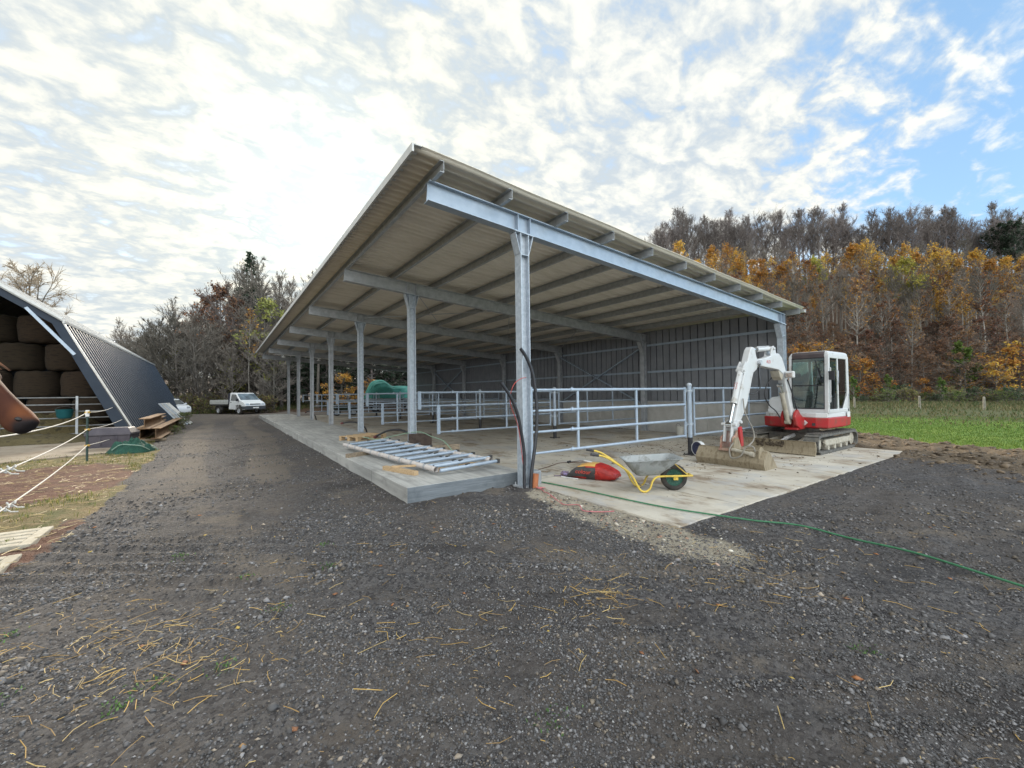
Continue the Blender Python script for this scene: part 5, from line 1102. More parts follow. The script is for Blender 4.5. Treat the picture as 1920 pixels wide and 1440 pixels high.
# cable reel and white bucket behind
m = MB(); rm = Matrix.Translation((5.36, 0.02, 0.195)) @ Matrix.Rotation(R(-12), 4, 'Z') @ Matrix.Rotation(R(90), 4, 'Y')
t_ = thing('cable_reel', 'round white-rimmed dark cable reel standing on edge beside the bucket', 'reel', (0, 0, 0))
m.lathe([(0.165, -0.05), (0.182, -0.05), (0.182, 0.05), (0.165, 0.05)], 28, rm, closed=True); m.build('rim', white_m, t_, smooth=True)
m = MB(); m.lathe([(0.0, -0.045), (0.05, -0.06), (0.07, -0.03), (0.163, -0.045), (0.163, 0.045), (0.07, 0.03), (0.05, 0.06), (0.0, 0.045)], 24, rm); m.build('disc', mat('navy_plastic', (0.025, 0.03, 0.07), (0.035, 0.04, 0.09), 6, 0.5), t_, smooth=True)
t_ = thing('bucket', 'small off-white bucket standing by the plinth wall behind the first gate', 'bucket', (9.3, 3.1, 0.012))
m = MB(); m.lathe([(0.11, 0), (0.145, 0.30), (0.152, 0.30), (0.152, 0.315), (0.138, 0.315), (0.105, 0.02), (0.0, 0.02)], 20); m.build('tub', mat('offwhite_plastic', (0.56, 0.55, 0.50), (0.48, 0.47, 0.43), 6, 0.5), t_, smooth=True)
m = MB(); m.tube([(0.15 * math.cos(a), 0.15 * math.sin(a) * 0.2 + 0.05, 0.30 + 0.13 * math.sin(a)) for a in np.linspace(0, math.pi, 12)], 0.006, 6); m.build('handle', dark_m, t_, smooth=True)

# ------------------------------------------------------------------ on the walkway
ZS = 0.222
def block(name, a, b, wd, h, z, label, mt, grp=None):
    m = MB(); m.bar((a[0], a[1], z + h / 2), (b[0], b[1], z + h / 2), wd, h); return tag(m.build(name, mt, bevel=0.004), label, 'timber', grp)
block('sleeper', (-2.02, 3.92), (-1.0, 4.36), 0.10, 0.085, ZS, 'long weathered timber bearer under the far end of the feed rack', wood_d)
block('timber_block', (-1.82, 1.92), (-1.56, 1.02), 0.09, 0.075, ZS, 'pale sawn timber lying nearest the walkway edge', wood_m)
block('timber_batten', (-1.79, 1.62), (-1.15, 1.35), 0.055, 0.035, ZS + 0.076, 'thin batten laid across the pale timber', wood_m)
block('timber_block', (-1.12, 1.20), (-0.90, 1.02), 0.085, 0.06, ZS, 'short timber block under the near corner of the feed rack', wood_m)
block('timber_block', (-0.52, 1.42), (-0.30, 1.12), 0.10, 0.075, ZS, 'timber block under the right near corner of the feed rack', wood_m)
block('beam', (-0.35, 3.75), (0.62, 3.62), 0.10, 0.13, ZS - 0.0, 'dark timber beam sticking out past the walkway beside the rack', wood_d)
# rack: two pale poles with many crossing tubes
def rack():
    t = thing('feed_rack', 'galvanised feed rack of crossed tubes lying flat on timbers', 'feed rack', (0, 0, 0))
    pole_m = mat('pale_scuffed_pole', (0.58, 0.54, 0.52), (0.40, 0.34, 0.30), 12, 0.6, 0, 0.05, 30, lo=0.52, hi=0.72)
    z = ZS + 0.125
    A0, A1 = Vector((-1.72, 5.45, z)), Vector((-1.30, 0.78, z - 0.02)); B0, B1 = Vector((-0.66, 5.75, z + 0.02)), Vector((-0.20, 0.78, z + 0.03))
    for a, b in ((A0, A1), (B0, B1)):
        m = MB(); m.tube([a, b], 0.047, 14, caps=False); m.tube([b, a], 0.042, 14, caps=False); pl_ = m.build('pole', pole_m, t, smooth=True)
        for k in range(9):
            m = MB(); q = a.lerp(b, 0.08 + 0.105 * k); d = (b - a).normalized(); m.tube([q - d * 0.03, q + d * 0.03], 0.052, 14); m.build('collar', galv_d, pl_, smooth=True)
    for k in range(9):
        f = 0.05 + 0.114 * k
        for dv, dz in ((0.0, 0.025), (0.045, -0.02)):
            a = A0.lerp(A1, f + dv) + Vector((0.05, 0, dz)); b = B0.lerp(B1, f + dv + 0.012) + Vector((0.10, 0, dz + 0.01))
            m = MB(); m.tube([a, b], [0.034, 0.030], 10, caps=False); m.tube([b, a], 0.027, 10, caps=False); m.build('crossing_tube', galv_b, t, smooth=True)
            m = MB(); c_ = a.lerp(b, 0.45 + 0.05 * ((k * 3) % 4)); m.box(c_ + Vector((0, 0, 0.035)), (0.10, 0.03, 0.02), Matrix.Rotation(0.3, 3, 'Z')); m.build('clip', dark_m, t); m = MB(); m.box(b + Vector((-0.02, 0, 0)), (0.05, 0.075, 0.075)); m.build('end_fitting', dark_m, t)
rack()
# pallet
def pallet(loc, rz_, label, mt):
    t = thing('pallet', label, 'pallet', loc, rz_)
    for y in (-0.35, 0, 0.35):
        for x in (-0.52, 0, 0.52): m = MB(); m.box((x, y, 0.055), (0.14, 0.10, 0.08)); m.build('block', mt, t, bevel=0.004)
    for y in (-0.35, 0, 0.35): m = MB(); m.box((0, y, 0.106), (1.2, 0.10, 0.02)); m.build('stringer', mt, t); m = MB(); m.box((0, y, 0.008), (1.2, 0.10, 0.016)); m.build('runner', mt, t)
    for x in (-0.53, -0.265, 0, 0.265, 0.53): m = MB(); m.box((x, 0, 0.128), (0.13, 0.80, 0.022)); m.build('deck_board', mt, t, bevel=0.003)
pallet((-0.62, 7.75, ZS), R(28), 'small wooden pallet lying on the walkway by the third column', wood_m)
m = MB(); m.box((0.13, 4.95, ZS + 0.16), (0.62, 0.05, 0.32), Matrix.Rotation(R(-28), 3, 'Z')); m.box((0.16, 4.93, ZS + 0.30), (0.50, 0.06, 0.03), Matrix.Rotation(R(-28), 3, 'Z')); tag(m.build('board', mat('dark_board', (0.045, 0.030, 0.025), (0.075, 0.055, 0.045), 9, 0.85, 0, 0.3, 30), bevel=0.006), 'dark brown board propped against the second column', 'board')
# drinking-water pipes coming out of the floor
def stub(pts, label):
    t = MB(); t.tube(spline(pts, 8), 0.030, 10); o = tag(t.build('water_pipe', black_m, smooth=True), label, 'pipe', 'black water pipes arching out of the floor'); 
    m = MB(); p = Vector(pts[-1]); q = Vector(pts[-2]); d = (p - q).normalized(); m.tube([p - d * 0.06, p + d * 0.05], 0.045, 10); m.build('stopper', mat('red_stopper', (0.14, 0.03, 0.03), (0.09, 0.03, 0.03), 6, 0.6), o, smooth=True)
stub([(0.12, 5.35, ZS - 0.05), (0.10, 5.6, ZS + 0.24), (-0.02, 6.05, ZS + 0.36), (-0.20, 6.5, ZS + 0.33), (-0.38, 6.85, ZS + 0.20), (-0.46, 7.0, ZS + 0.12)], 'black pipe arching from the second column over to the pallet')
stub([(0.30, 10.55, -0.02), (0.28, 10.75, 0.30), (0.15, 11.1, 0.50), (-0.10, 11.5, 0.55), (-0.35, 11.8, 0.50)], 'black pipe arching up beside the third column')
stub([(0.28, 20.9, -0.02), (0.22, 21.2, 0.45), (0.02, 21.8, 0.68), (-0.1, 22.2, 0.62)], 'black pipe arching up beside the fifth column')
m = MB(); m.tube(spline([(-0.95, 6.6, ZS + 0.18), (-0.6, 6.4, ZS + 0.10), (-0.35, 5.8, ZS + 0.22), (-0.1, 5.2, ZS + 0.34), (0.12, 4.85, ZS + 0.37), (0.20, 4.3, ZS + 0.28), (0.20, 3.6, ZS + 0.22), (0.18, 2.8, 0.15), (0.3, 2.2, 0.03), (0.45, 1.8, 0.025)], 8), 0.011, 8); tag(m.build('thin_hose', mat('pale_green_hose', (0.28, 0.42, 0.30), (0.22, 0.36, 0.26), 12, 0.5), smooth=True), 'thin pale green hose draped over the dark board', 'hose')
# ------------------------------------------------------------------ hay barn with sloping navy sides
navy = mat('navy_sheet', (0.028, 0.040, 0.060), (0.036, 0.050, 0.072), 3, 0.55, 0.0, spec=0.22)
navy_d = mat('navy_flashing', (0.024, 0.034, 0.052), (0.030, 0.041, 0.060), 3, 0.6, spec=0.25)
zinc = mat('pale_roof_sheet', (0.36, 0.36, 0.355), (0.28, 0.28, 0.275), 1.2, 0.75, 0.0, stretch=(0.3, 2, 1))
barn = thing('hay_barn', 'hay barn with steep navy corrugated side and pale roof, open gable end', 'barn')
YF, YR = 16.8, 42.3
FX, KX, KZ, RXx, RZz = -7.15, -9.34, 4.54, -15.2, 8.70
def corr(name, pa, pb, y0, y1, per, amp, outn, mt, par, trap=True, thick=0.004):
    prof = []; y = y0
    while y < y1:
        prof += [(y, 0), (y + per * .60, 0), (y + per * .66, amp), (y + per * .90, amp), (y + per * .96, 0)]; y += per
    vs = []; pa, pb, on = Vector(pa), Vector(pb), Vector(outn)
    for yy, a in prof:
        vs += [pa + on * a + Vector((0, yy, 0)), pb + on * a + Vector((0, yy, 0))]
    m = MB(); m.add(vs, [(2 * i, 2 * i + 2, 2 * i + 3, 2 * i + 1) for i in range(len(prof) - 1)]); o = m.build(name, mt, par, fix=False)
    q = o.modifiers.new('thick', 'SOLIDIFY'); q.thickness = thick; q.offset = 0
    return o
sn = Vector((KZ, 0, FX - KX)).normalized()
corr('side_wall', (FX, 0, -0.05), (KX, 0, KZ + 0.02), YF + 0.05, YR, 0.50, 0.085, sn, navy, barn)
rn = Vector((RZz - KZ, 0, KX - RXx)).normalized()
corr('roof', (KX + 0.10, 0, KZ - 0.02), (RXx, 0, RZz), YF - 0.15, YR + 0.15, 0.25, 0.035, rn, zinc, barn)
rn2 = Vector((-(RZz - KZ), 0, KX - RXx)).normalized()
MX = 2 * RXx
corr('roof', (MX - KX - 0.10, 0, KZ - 0.02), (RXx, 0, RZz), YF - 0.15, YR + 0.15, 0.25, 0.035, rn2, zinc, barn)
corr('side_wall', (MX - FX, 0, -0.05), (MX - KX, 0, KZ + 0.02), YF + 0.05, YR, 0.26, 0.045, Vector((-sn.x, 0, sn.z)), navy, barn)
m = MB(); m.plate([(FX, 0), (KX, KZ), (RXx, RZz), (MX - KX, KZ), (MX - FX, 0)], 0.05, 'y', YR - 0.06); m.build('rear_wall', navy_d, barn)
# gable frame band, pale corner trim
m = MB(); w1 = 0.34
m.plate([(FX + 0.02, -0.05), (KX + 0.03, KZ + 0.02), (RXx, RZz + 0.03), (RXx, RZz - w1), (KX - 0.20, KZ - 0.10), (FX - 0.40, -0.05)], 0.16, 'y', YF + 0.03)
m.build('gable_frame', navy_d, barn, bevel=0.01)
m = MB(); m.plate([(MX - FX - 0.02, -0.05), (MX - FX + 0.40, -0.05), (MX - KX + 0.20, KZ - 0.10), (RXx, RZz - w1), (RXx, RZz + 0.03), (MX - KX - 0.03, KZ + 0.02)], 0.16, 'y', YF + 0.03); m.build('gable_frame', navy_d, barn, bevel=0.01)
m = MB(); m.bar((FX + 0.07, YF - 0.03, 0.0), (KX + 0.075, YF - 0.03, KZ + 0.0), 0.05, 0.07, up=(0, 1, 0)); m.build('corner_trim', trim_m, barn)
m = MB(); m.bar((KX + 0.13, YF - 0.16, KZ - 0.02), (KX + 0.13, YR + 0.15, KZ - 0.02), 0.05, 0.10); m.build('eave_trim', trim_m, barn)
m = MB(); m.bar((KX + 0.1, YF - 0.17, KZ + 0.09), (RXx, YF - 0.17, RZz + 0.12), 0.03, 0.09); m.build('verge_trim', trim_m, barn)
m = MB(); m.bar((-8.93, YF - 0.02, 3.30), (-10.20, YF - 0.02, 4.98), 0.10, 0.12, up=(0, 1, 0)); m.build('knee_brace', galv_b, barn)
for y in (22.0, 27.0, 32.0, 37.0):
    m = MB(); m.ibeam((FX - 0.22, y, 0), (KX - 0.22, y, KZ - 0.05), 0.2, 0.12, 0.01, 0.014, up=(1, 0, 0)); m.ibeam((KX - 0.22, y, KZ - 0.1), (RXx, y, RZz - 0.2), 0.2, 0.12, 0.01, 0.014); m.build('inner_frame', dark_m, barn)
# bales
hay = mat('hay', (0.034, 0.022, 0.013), (0.021, 0.014, 0.009), 3, 0.95, 0, 0.8, 40, (1, 1, 6), c3=(0.042, 0.028, 0.016), dist=0.03, rvar=0.18)  # bale colour darkened to carry the deep shade inside the barn
bale0 = None; nb = 0
names_row = ['bottom', 'second', 'third', 'top']; names_col = ['nearest the sloping wall', 'second from the sloping wall', 'third from the sloping wall', 'fourth from the sloping wall']
for r_ in range(4):
    for c_ in range(4):
        x = -9.45 - 1.46 * c_ - (0.05 if r_ % 2 else -0.02) - (0.55 if r_ == 2 else 0) - (1.3 if r_ == 3 else 0) + (0.3 if r_ == 0 else 0); z = 0.48 + 1.185 * r_
        lb = 'round hay bale on end, %s layer of the stack, %s' % (names_row[r_], names_col[c_])
        if bale0 is None:
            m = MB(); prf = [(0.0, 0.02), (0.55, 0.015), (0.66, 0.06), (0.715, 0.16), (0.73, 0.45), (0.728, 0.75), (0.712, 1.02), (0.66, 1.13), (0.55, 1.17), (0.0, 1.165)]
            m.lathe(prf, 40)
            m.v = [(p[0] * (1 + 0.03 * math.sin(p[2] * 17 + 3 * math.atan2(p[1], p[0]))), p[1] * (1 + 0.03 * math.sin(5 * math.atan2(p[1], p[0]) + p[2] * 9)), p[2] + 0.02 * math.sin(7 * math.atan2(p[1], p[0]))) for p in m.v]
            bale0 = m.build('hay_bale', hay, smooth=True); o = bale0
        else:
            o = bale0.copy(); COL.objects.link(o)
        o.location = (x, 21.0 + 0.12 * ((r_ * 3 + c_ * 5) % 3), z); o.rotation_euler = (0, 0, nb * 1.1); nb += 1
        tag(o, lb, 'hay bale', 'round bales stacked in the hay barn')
# loose hay
def heap(name, label, x0, x1, y0, y1, h, mt, seed, kind='stuff', n=40):
    xs_ = np.linspace(x0, x1, n); ys_ = np.linspace(y0, y1, n); X, Y = np.meshgrid(xs_, ys_, indexing='ij'); U = (X - x0) / (x1 - x0); Vv_ = (Y - y0) / (y1 - y0)
    ed = np.minimum(np.minimum(U, 1 - U) * 5, np.minimum(Vv_, 1 - Vv_) * 4).clip(0, 1); ed = ed * ed * (3 - 2 * ed)
    Zq = h * ed * (0.45 + 0.9 * fbm(X * 1.3, Y * 1.3, seed)) + 0.12 * h * (fbm(X * 7, Y * 7, seed + 3) - 0.5) * ed - 0.02
    Vq = np.stack([X, Y, Zq], -1).reshape(-1, 3); a = (np.arange(n - 1)[:, None] * n + np.arange(n - 1)[None]).ravel()
    o = np_obj(name, Vq, np.stack([a, a + n, a + n + 1, a + 1], -1), mt, smooth=True); o['kind'] = kind; o['label'] = label
    return o
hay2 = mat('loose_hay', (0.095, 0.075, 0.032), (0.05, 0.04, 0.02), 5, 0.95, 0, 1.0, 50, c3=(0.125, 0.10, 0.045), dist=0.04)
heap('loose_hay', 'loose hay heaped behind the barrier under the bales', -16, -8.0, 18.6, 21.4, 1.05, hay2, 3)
heap('spilled_hay', 'spilled hay on the ground in front of the barrier', -16, -8.1, 15.2, 18.6, 0.30, hay2, 9)
P = np.stack([rg.uniform(-15, -8.2, 900), rg.uniform(15.4, 20.5, 900)], -1)
# barrier across the barn mouth
dgal = mat('dull_barrier_steel', (0.16, 0.165, 0.17), (0.22, 0.225, 0.23), 6, 0.6, 0.2)
g = thing('feed_barrier', 'horizontal tube barrier across the mouth of the hay barn', 'barrier', (0, 18.1, 0))
for z in (0.20, 0.52, 0.84, 1.10, 1.38, 1.66): m = MB(); m.tube([(-15.6, 0, z), (-8.02, 0, z)], 0.026, 8); m.build('rail', dgal, g, smooth=True)
for x in (-9.12, -11.2, -13.3, -15.4): m = MB(); m.box((x, -0.035, 0.86), (0.075, 0.03, 1.72)); m.build('upright', galv_d, g)
t_ = thing('feed_bucket', 'teal plastic bucket hooked on the barn barrier', 'bucket', (-9.42, 17.85, 0.84))
m = MB(); m.lathe([(0.17, 0.0), (0.22, 0.06), (0.26, 0.34), (0.275, 0.36), (0.25, 0.35), (0.20, 0.06), (0.0, 0.04)], 20); m.build('tub', mat('teal_plastic', (0.010, 0.085, 0.10), (0.014, 0.105, 0.12), 5, 0.45), t_, smooth=True)
m = MB(); m.tube([(0.262 * math.cos(a), 0.0, 0.35 + 0.12 * math.sin(a)) for a in np.linspace(0, math.pi, 10)], 0.008, 6); m.build('handle', dark_m, t_, smooth=True)
# dark box, net heap
t_ = thing('storage_box', 'dark purple plastic box with domed lid beside the foot of the barn', 'box', (-7.22, 12.85, 0), R(-12))
pm = mat('dark_purple_plastic', (0.040, 0.034, 0.048), (0.058, 0.050, 0.064), 5, 0.5)
m = MB(); m.loft([[(-0.55, -0.32, 0.0), (0.52, -0.32, 0.0), (0.52, 0.32, 0.0), (-0.55, 0.32, 0.0)], [(-0.57, -0.34, 0.42), (0.55, -0.34, 0.42), (0.55, 0.34, 0.42), (-0.57, 0.34, 0.42)]]); m.box((-0.2, -0.335, 0.25), (0.05, 0.03, 0.3)); m.box((0.2, -0.335, 0.25), (0.05, 0.03, 0.3)); m.build('tub', pm, t_, bevel=0.02)
m = MB(); m.loft([[(-0.60, -0.37, 0.42), (0.58, -0.37, 0.42), (0.58, 0.37, 0.42), (-0.60, 0.37, 0.42)], [(-0.59, -0.36, 0.49), (0.57, -0.36, 0.49), (0.57, 0.36, 0.49), (-0.59, 0.36, 0.49)], [(-0.40, -0.24, 0.66), (0.46, -0.24, 0.66), (0.46, 0.24, 0.66), (-0.40, 0.24, 0.66)]]); m.build('lid', pm, t_, bevel=0.02)
netm = mat('green_net', (0.010, 0.060, 0.042), (0.020, 0.105, 0.070), 28, 0.7, 0, 0.8, 60, (1, 3, 1), c3=(0.014, 0.075, 0.055), dist=0.04)
n = 60; th = np.linspace(0, 2 * np.pi, n, endpoint=False); rrs = np.linspace(0, 1, 16); Vq = []; Fq = []
for i, r in enumerate(rrs):
    for j, a in enumerate(th):
        bump = 0.36 * (1 - r ** 2.6) * (0.35 + 1.25 * float(fbm(np.array([3 + r * 3.4 * np.cos(a)]), np.array([5 + r * 3.4 * np.sin(a)]), 5)[0])) + 0.05 * np.sin(a * 9 + r * 12) * r * (1 - r) * 2
        Vq.append((-6.50 + (0.56 + 0.10 * np.sin(3 * a)) * r * np.cos(a), 10.85 + (0.50 + 0.1 * np.sin(2 * a + 1)) * r * np.sin(a), bump))
Fq = [(i * n + j, i * n + (j + 1) % n, (i + 1) * n + (j + 1) % n, (i + 1) * n + j) for i in range(15) for j in range(n)]
m = MB(); m.add(Vq, Fq); hp = m.build('net_heap', netm, smooth=True); tag(hp, 'crumpled dark green netting heaped at the end of the navy wall', 'netting')
m = MB(); m.tube(spline([(-6.9, 10.6, 0.12), (-6.7, 10.5, 0.27), (-6.45, 10.45, 0.25), (-6.25, 10.5, 0.20), (-6.08, 10.65, 0.06)], 8), 0.014, 6); m.build('edge_cord', mat('pale_cord', (0.25, 0.36, 0.30), (0.2, 0.3, 0.25), 6, 0.7), hp, smooth=True)
# rusty beams
rust = mat('rusty_steel', (0.22, 0.13, 0.065), (0.30, 0.19, 0.10), 5, 0.85, 0, 0.2, 40, (1, 0.4, 1), c3=(0.17, 0.10, 0.055))
bs = []
for i, (x, ya, yb, z, hh, lb) in enumerate(((-6.30, 14.2, 23.4, 0.10, 0.40, 'rusty steel beam on the ground, longest and nearest the track'), (-6.78, 14.6, 20.5, 0.10, 0.40, 'rusty steel beam on the ground, hidden side against the navy wall'), (-6.56, 13.7, 19.4, 0.505, 0.38, 'rusty steel beam on top of the stack, near end sticking out'), (-6.70, 18.2, 21.6, 0.50, 0.20, 'short rusty beam behind the top beam of the stack'))):
    m = MB(); m.ibeam((x, ya, z + hh / 2), (x + 0.12 * (i == 0) - 0.05, yb, z + hh / 2), hh, 0.30 if hh > 0.3 else 0.26, 0.02, 0.028); o = tag(m.build('steel_beam', rust, bevel=0.004), lb, 'steel beam', 'rusty beams beside the navy barn wall')
for y in (14.6, 17.4, 20.2): m = MB(); m.box((-6.50, y, 0.045), (0.95, 0.12, 0.09)); tag(m.build('bearer', wood_d, bevel=0.005), 'timber bearer under the rusty beams, %s from the front' % {14.6: 'first', 17.4: 'second', 20.2: 'third'}[y], 'timber')
# leaning hurdles
t_ = thing('hurdle_stack', 'grey tubular hurdles leaning against the far part of the navy wall', 'hurdles', (0, 0, 0))
for k in range(4):
    m = MB(); y = 24.4 + 0.35 * k; xo = 0.12 * k
    for dy in (0.0, 0.55, 1.1, 1.65): m.tube([(-6.20 + xo, y + dy, 0.02), (-7.22 + xo * 0.6, y + dy + 0.2, 1.28)], 0.028, 8)
    m.tube([(-6.22 + xo, y - 0.1, 0.04), (-6.22 + xo, y + 1.8, 0.04)], 0.026, 8); m.tube([(-7.2 + xo * .6, y + 0.1, 1.26), (-7.2 + xo * .6, y + 2.0, 1.26)], 0.026, 8); m.tube([(-6.7 + xo * .8, y, 0.65), (-6.7 + xo * .8, y + 1.9, 0.65)], 0.022, 8); m.build('hurdle', trim_m if k % 2 else galv, t_, smooth=True)
# apron, slatted panels
ap = concrete('grooved_apron', ((0.34, 0.29, 0.23), (0.26, 0.21, 0.16), (0.17, 0.12, 0.08)), [(1, 0.30, 0.1)])
m = MB(); poly = [(-12.0, 8.6), (-6.75, 11.1), (-7.05, 13.3), (-7.5, 15.4), (-14.5, 17.0)]
m.plate(poly, 0.06, 'z', 0.005); struct(m.build('barn_apron', ap), 'grooved dirty concrete apron in front of the hay barn')
for i, (x0, x1, y0, y1, lb) in enumerate(((-7.6, -6.02, 0.96, 1.77, 'pale slatted concrete panel in the verge, farther one'), (-7.5, -5.98, 0.02, 0.62, 'pale slatted concrete panel in the verge, nearer one'))):
    t_ = thing('slatted_panel', lb, 'slatted panel', (0, 0, 0), 0, 'slatted panels sunk in the verge')
    ps = mat('pale_concrete', (0.46, 0.42, 0.34), (0.36, 0.32, 0.25), 9, 0.9, 0, 0.3, 40) if i == 0 else bpy.data.materials['pale_concrete']
    k = 5 if i == 0 else 4; wv = (y1 - y0) / k
    z_ = 0.035
    for q in range(k): m = MB(); m.box2((x0 + 0.10, y0 + q * wv + 0.012, -0.03), (x1 - 0.10, y0 + (q + 1) * wv - 0.028, z_)); m.build('slat', ps, t_, bevel=0.01)
    for xa in (x0, x1 - 0.102): m = MB(); m.box2((xa, y0, -0.03), (xa + 0.102, y1 - 0.016, z_ - 0.002)); m.build('end_bar', ps, t_, bevel=0.01)

# ------------------------------------------------------------------ rope fence
gpost = mat('green_post', (0.020, 0.045, 0.040), (0.03, 0.055, 0.05), 5, 0.5)
insul = mat('yellow_insulator', (0.55, 0.36, 0.08), (0.5, 0.3, 0.06), 5, 0.5)
FP = ((-7.15, 9.25), (-6.05, -0.34))
for i, (x, y) in enumerate(FP):
    t_ = thing('fence_post', ('thin dark green post of the rope fence with yellow insulators' if i == 0 else 'thin rope fence post at the near left corner'), 'fence post', (x, y, 0))
    m = MB(); m.tube([(0, 0, -0.1), (0, 0, 1.24)], 0.024, 8); m.build('stake', gpost, t_, smooth=True)
    m = MB(); m.box((0, 0, 1.23), (0.075, 0.06, 0.17)); m.build('cap', white_m, t_, bevel=0.012)
    for z in (0.41, 0.82, 1.26): m = MB(); m.tube([(0.02, -0.03, z), (0.05, -0.06, z)], 0.025, 8); m.box((0.0, -0.02, z), (0.09, 0.04, 0.03)); m.build('insulator', insul, t_)
rope_m = mat('white_rope', (0.62, 0.60, 0.57), (0.50, 0.48, 0.45), 40, 0.8, 0, 0.3, 80)
for z1, z2, zb, xb, lb in ((1.26, 1.27, 1.25, -7.86, 'top'), (0.82, 0.90, 0.76, -7.58, 'middle'), (0.41, 0.50, 0.26, -7.40, 'lowest')):
    pts = [(-6.05, -0.34, z2)] + [(-6.05 + (-1.10) * f, -0.34 + 9.59 * f, z2 + (z1 - z2) * f - 0.16 * 4 * f * (1 - f) * (0.6 if lb == 'top' else 0.4)) for f in np.linspace(0.08, 0.92, 10)] + [(-7.15, 9.25, z1)]
    pts += [(-7.15 + (xb + 7.15) * f, 9.25 + 7.5 * f, z1 + (zb - z1) * f - 0.05 * 4 * f * (1 - f)) for f in (0.25, 0.5, 0.75, 1.0)]
    m = MB(); m.tube(pts, 0.0085, 8); 
    for f in (0.13, 0.16):
        q = Vector((-6.05 - 1.10 * f, -0.34 + 9.59 * f, z2 + (z1 - z2) * f - 0.16 * 4 * f * (1 - f) * (0.6 if lb == 'top' else 0.4)))
        if lb != 'top': m.tube([q + Vector((0.03 * math.cos(a), 0.05 * math.sin(a), 0.025 * math.sin(2 * a))) for a in np.linspace(0, 5.5, 12)], 0.008, 6); m.tube([q, q + Vector((0.05, -0.02, -0.04)), q + Vector((0.10, 0.0, -0.05))], 0.007, 6)
    tag(m.build('fence_rope', rope_m, smooth=True), '%s white rope of the paddock fence' % lb, 'rope', 'white ropes of the paddock fence')

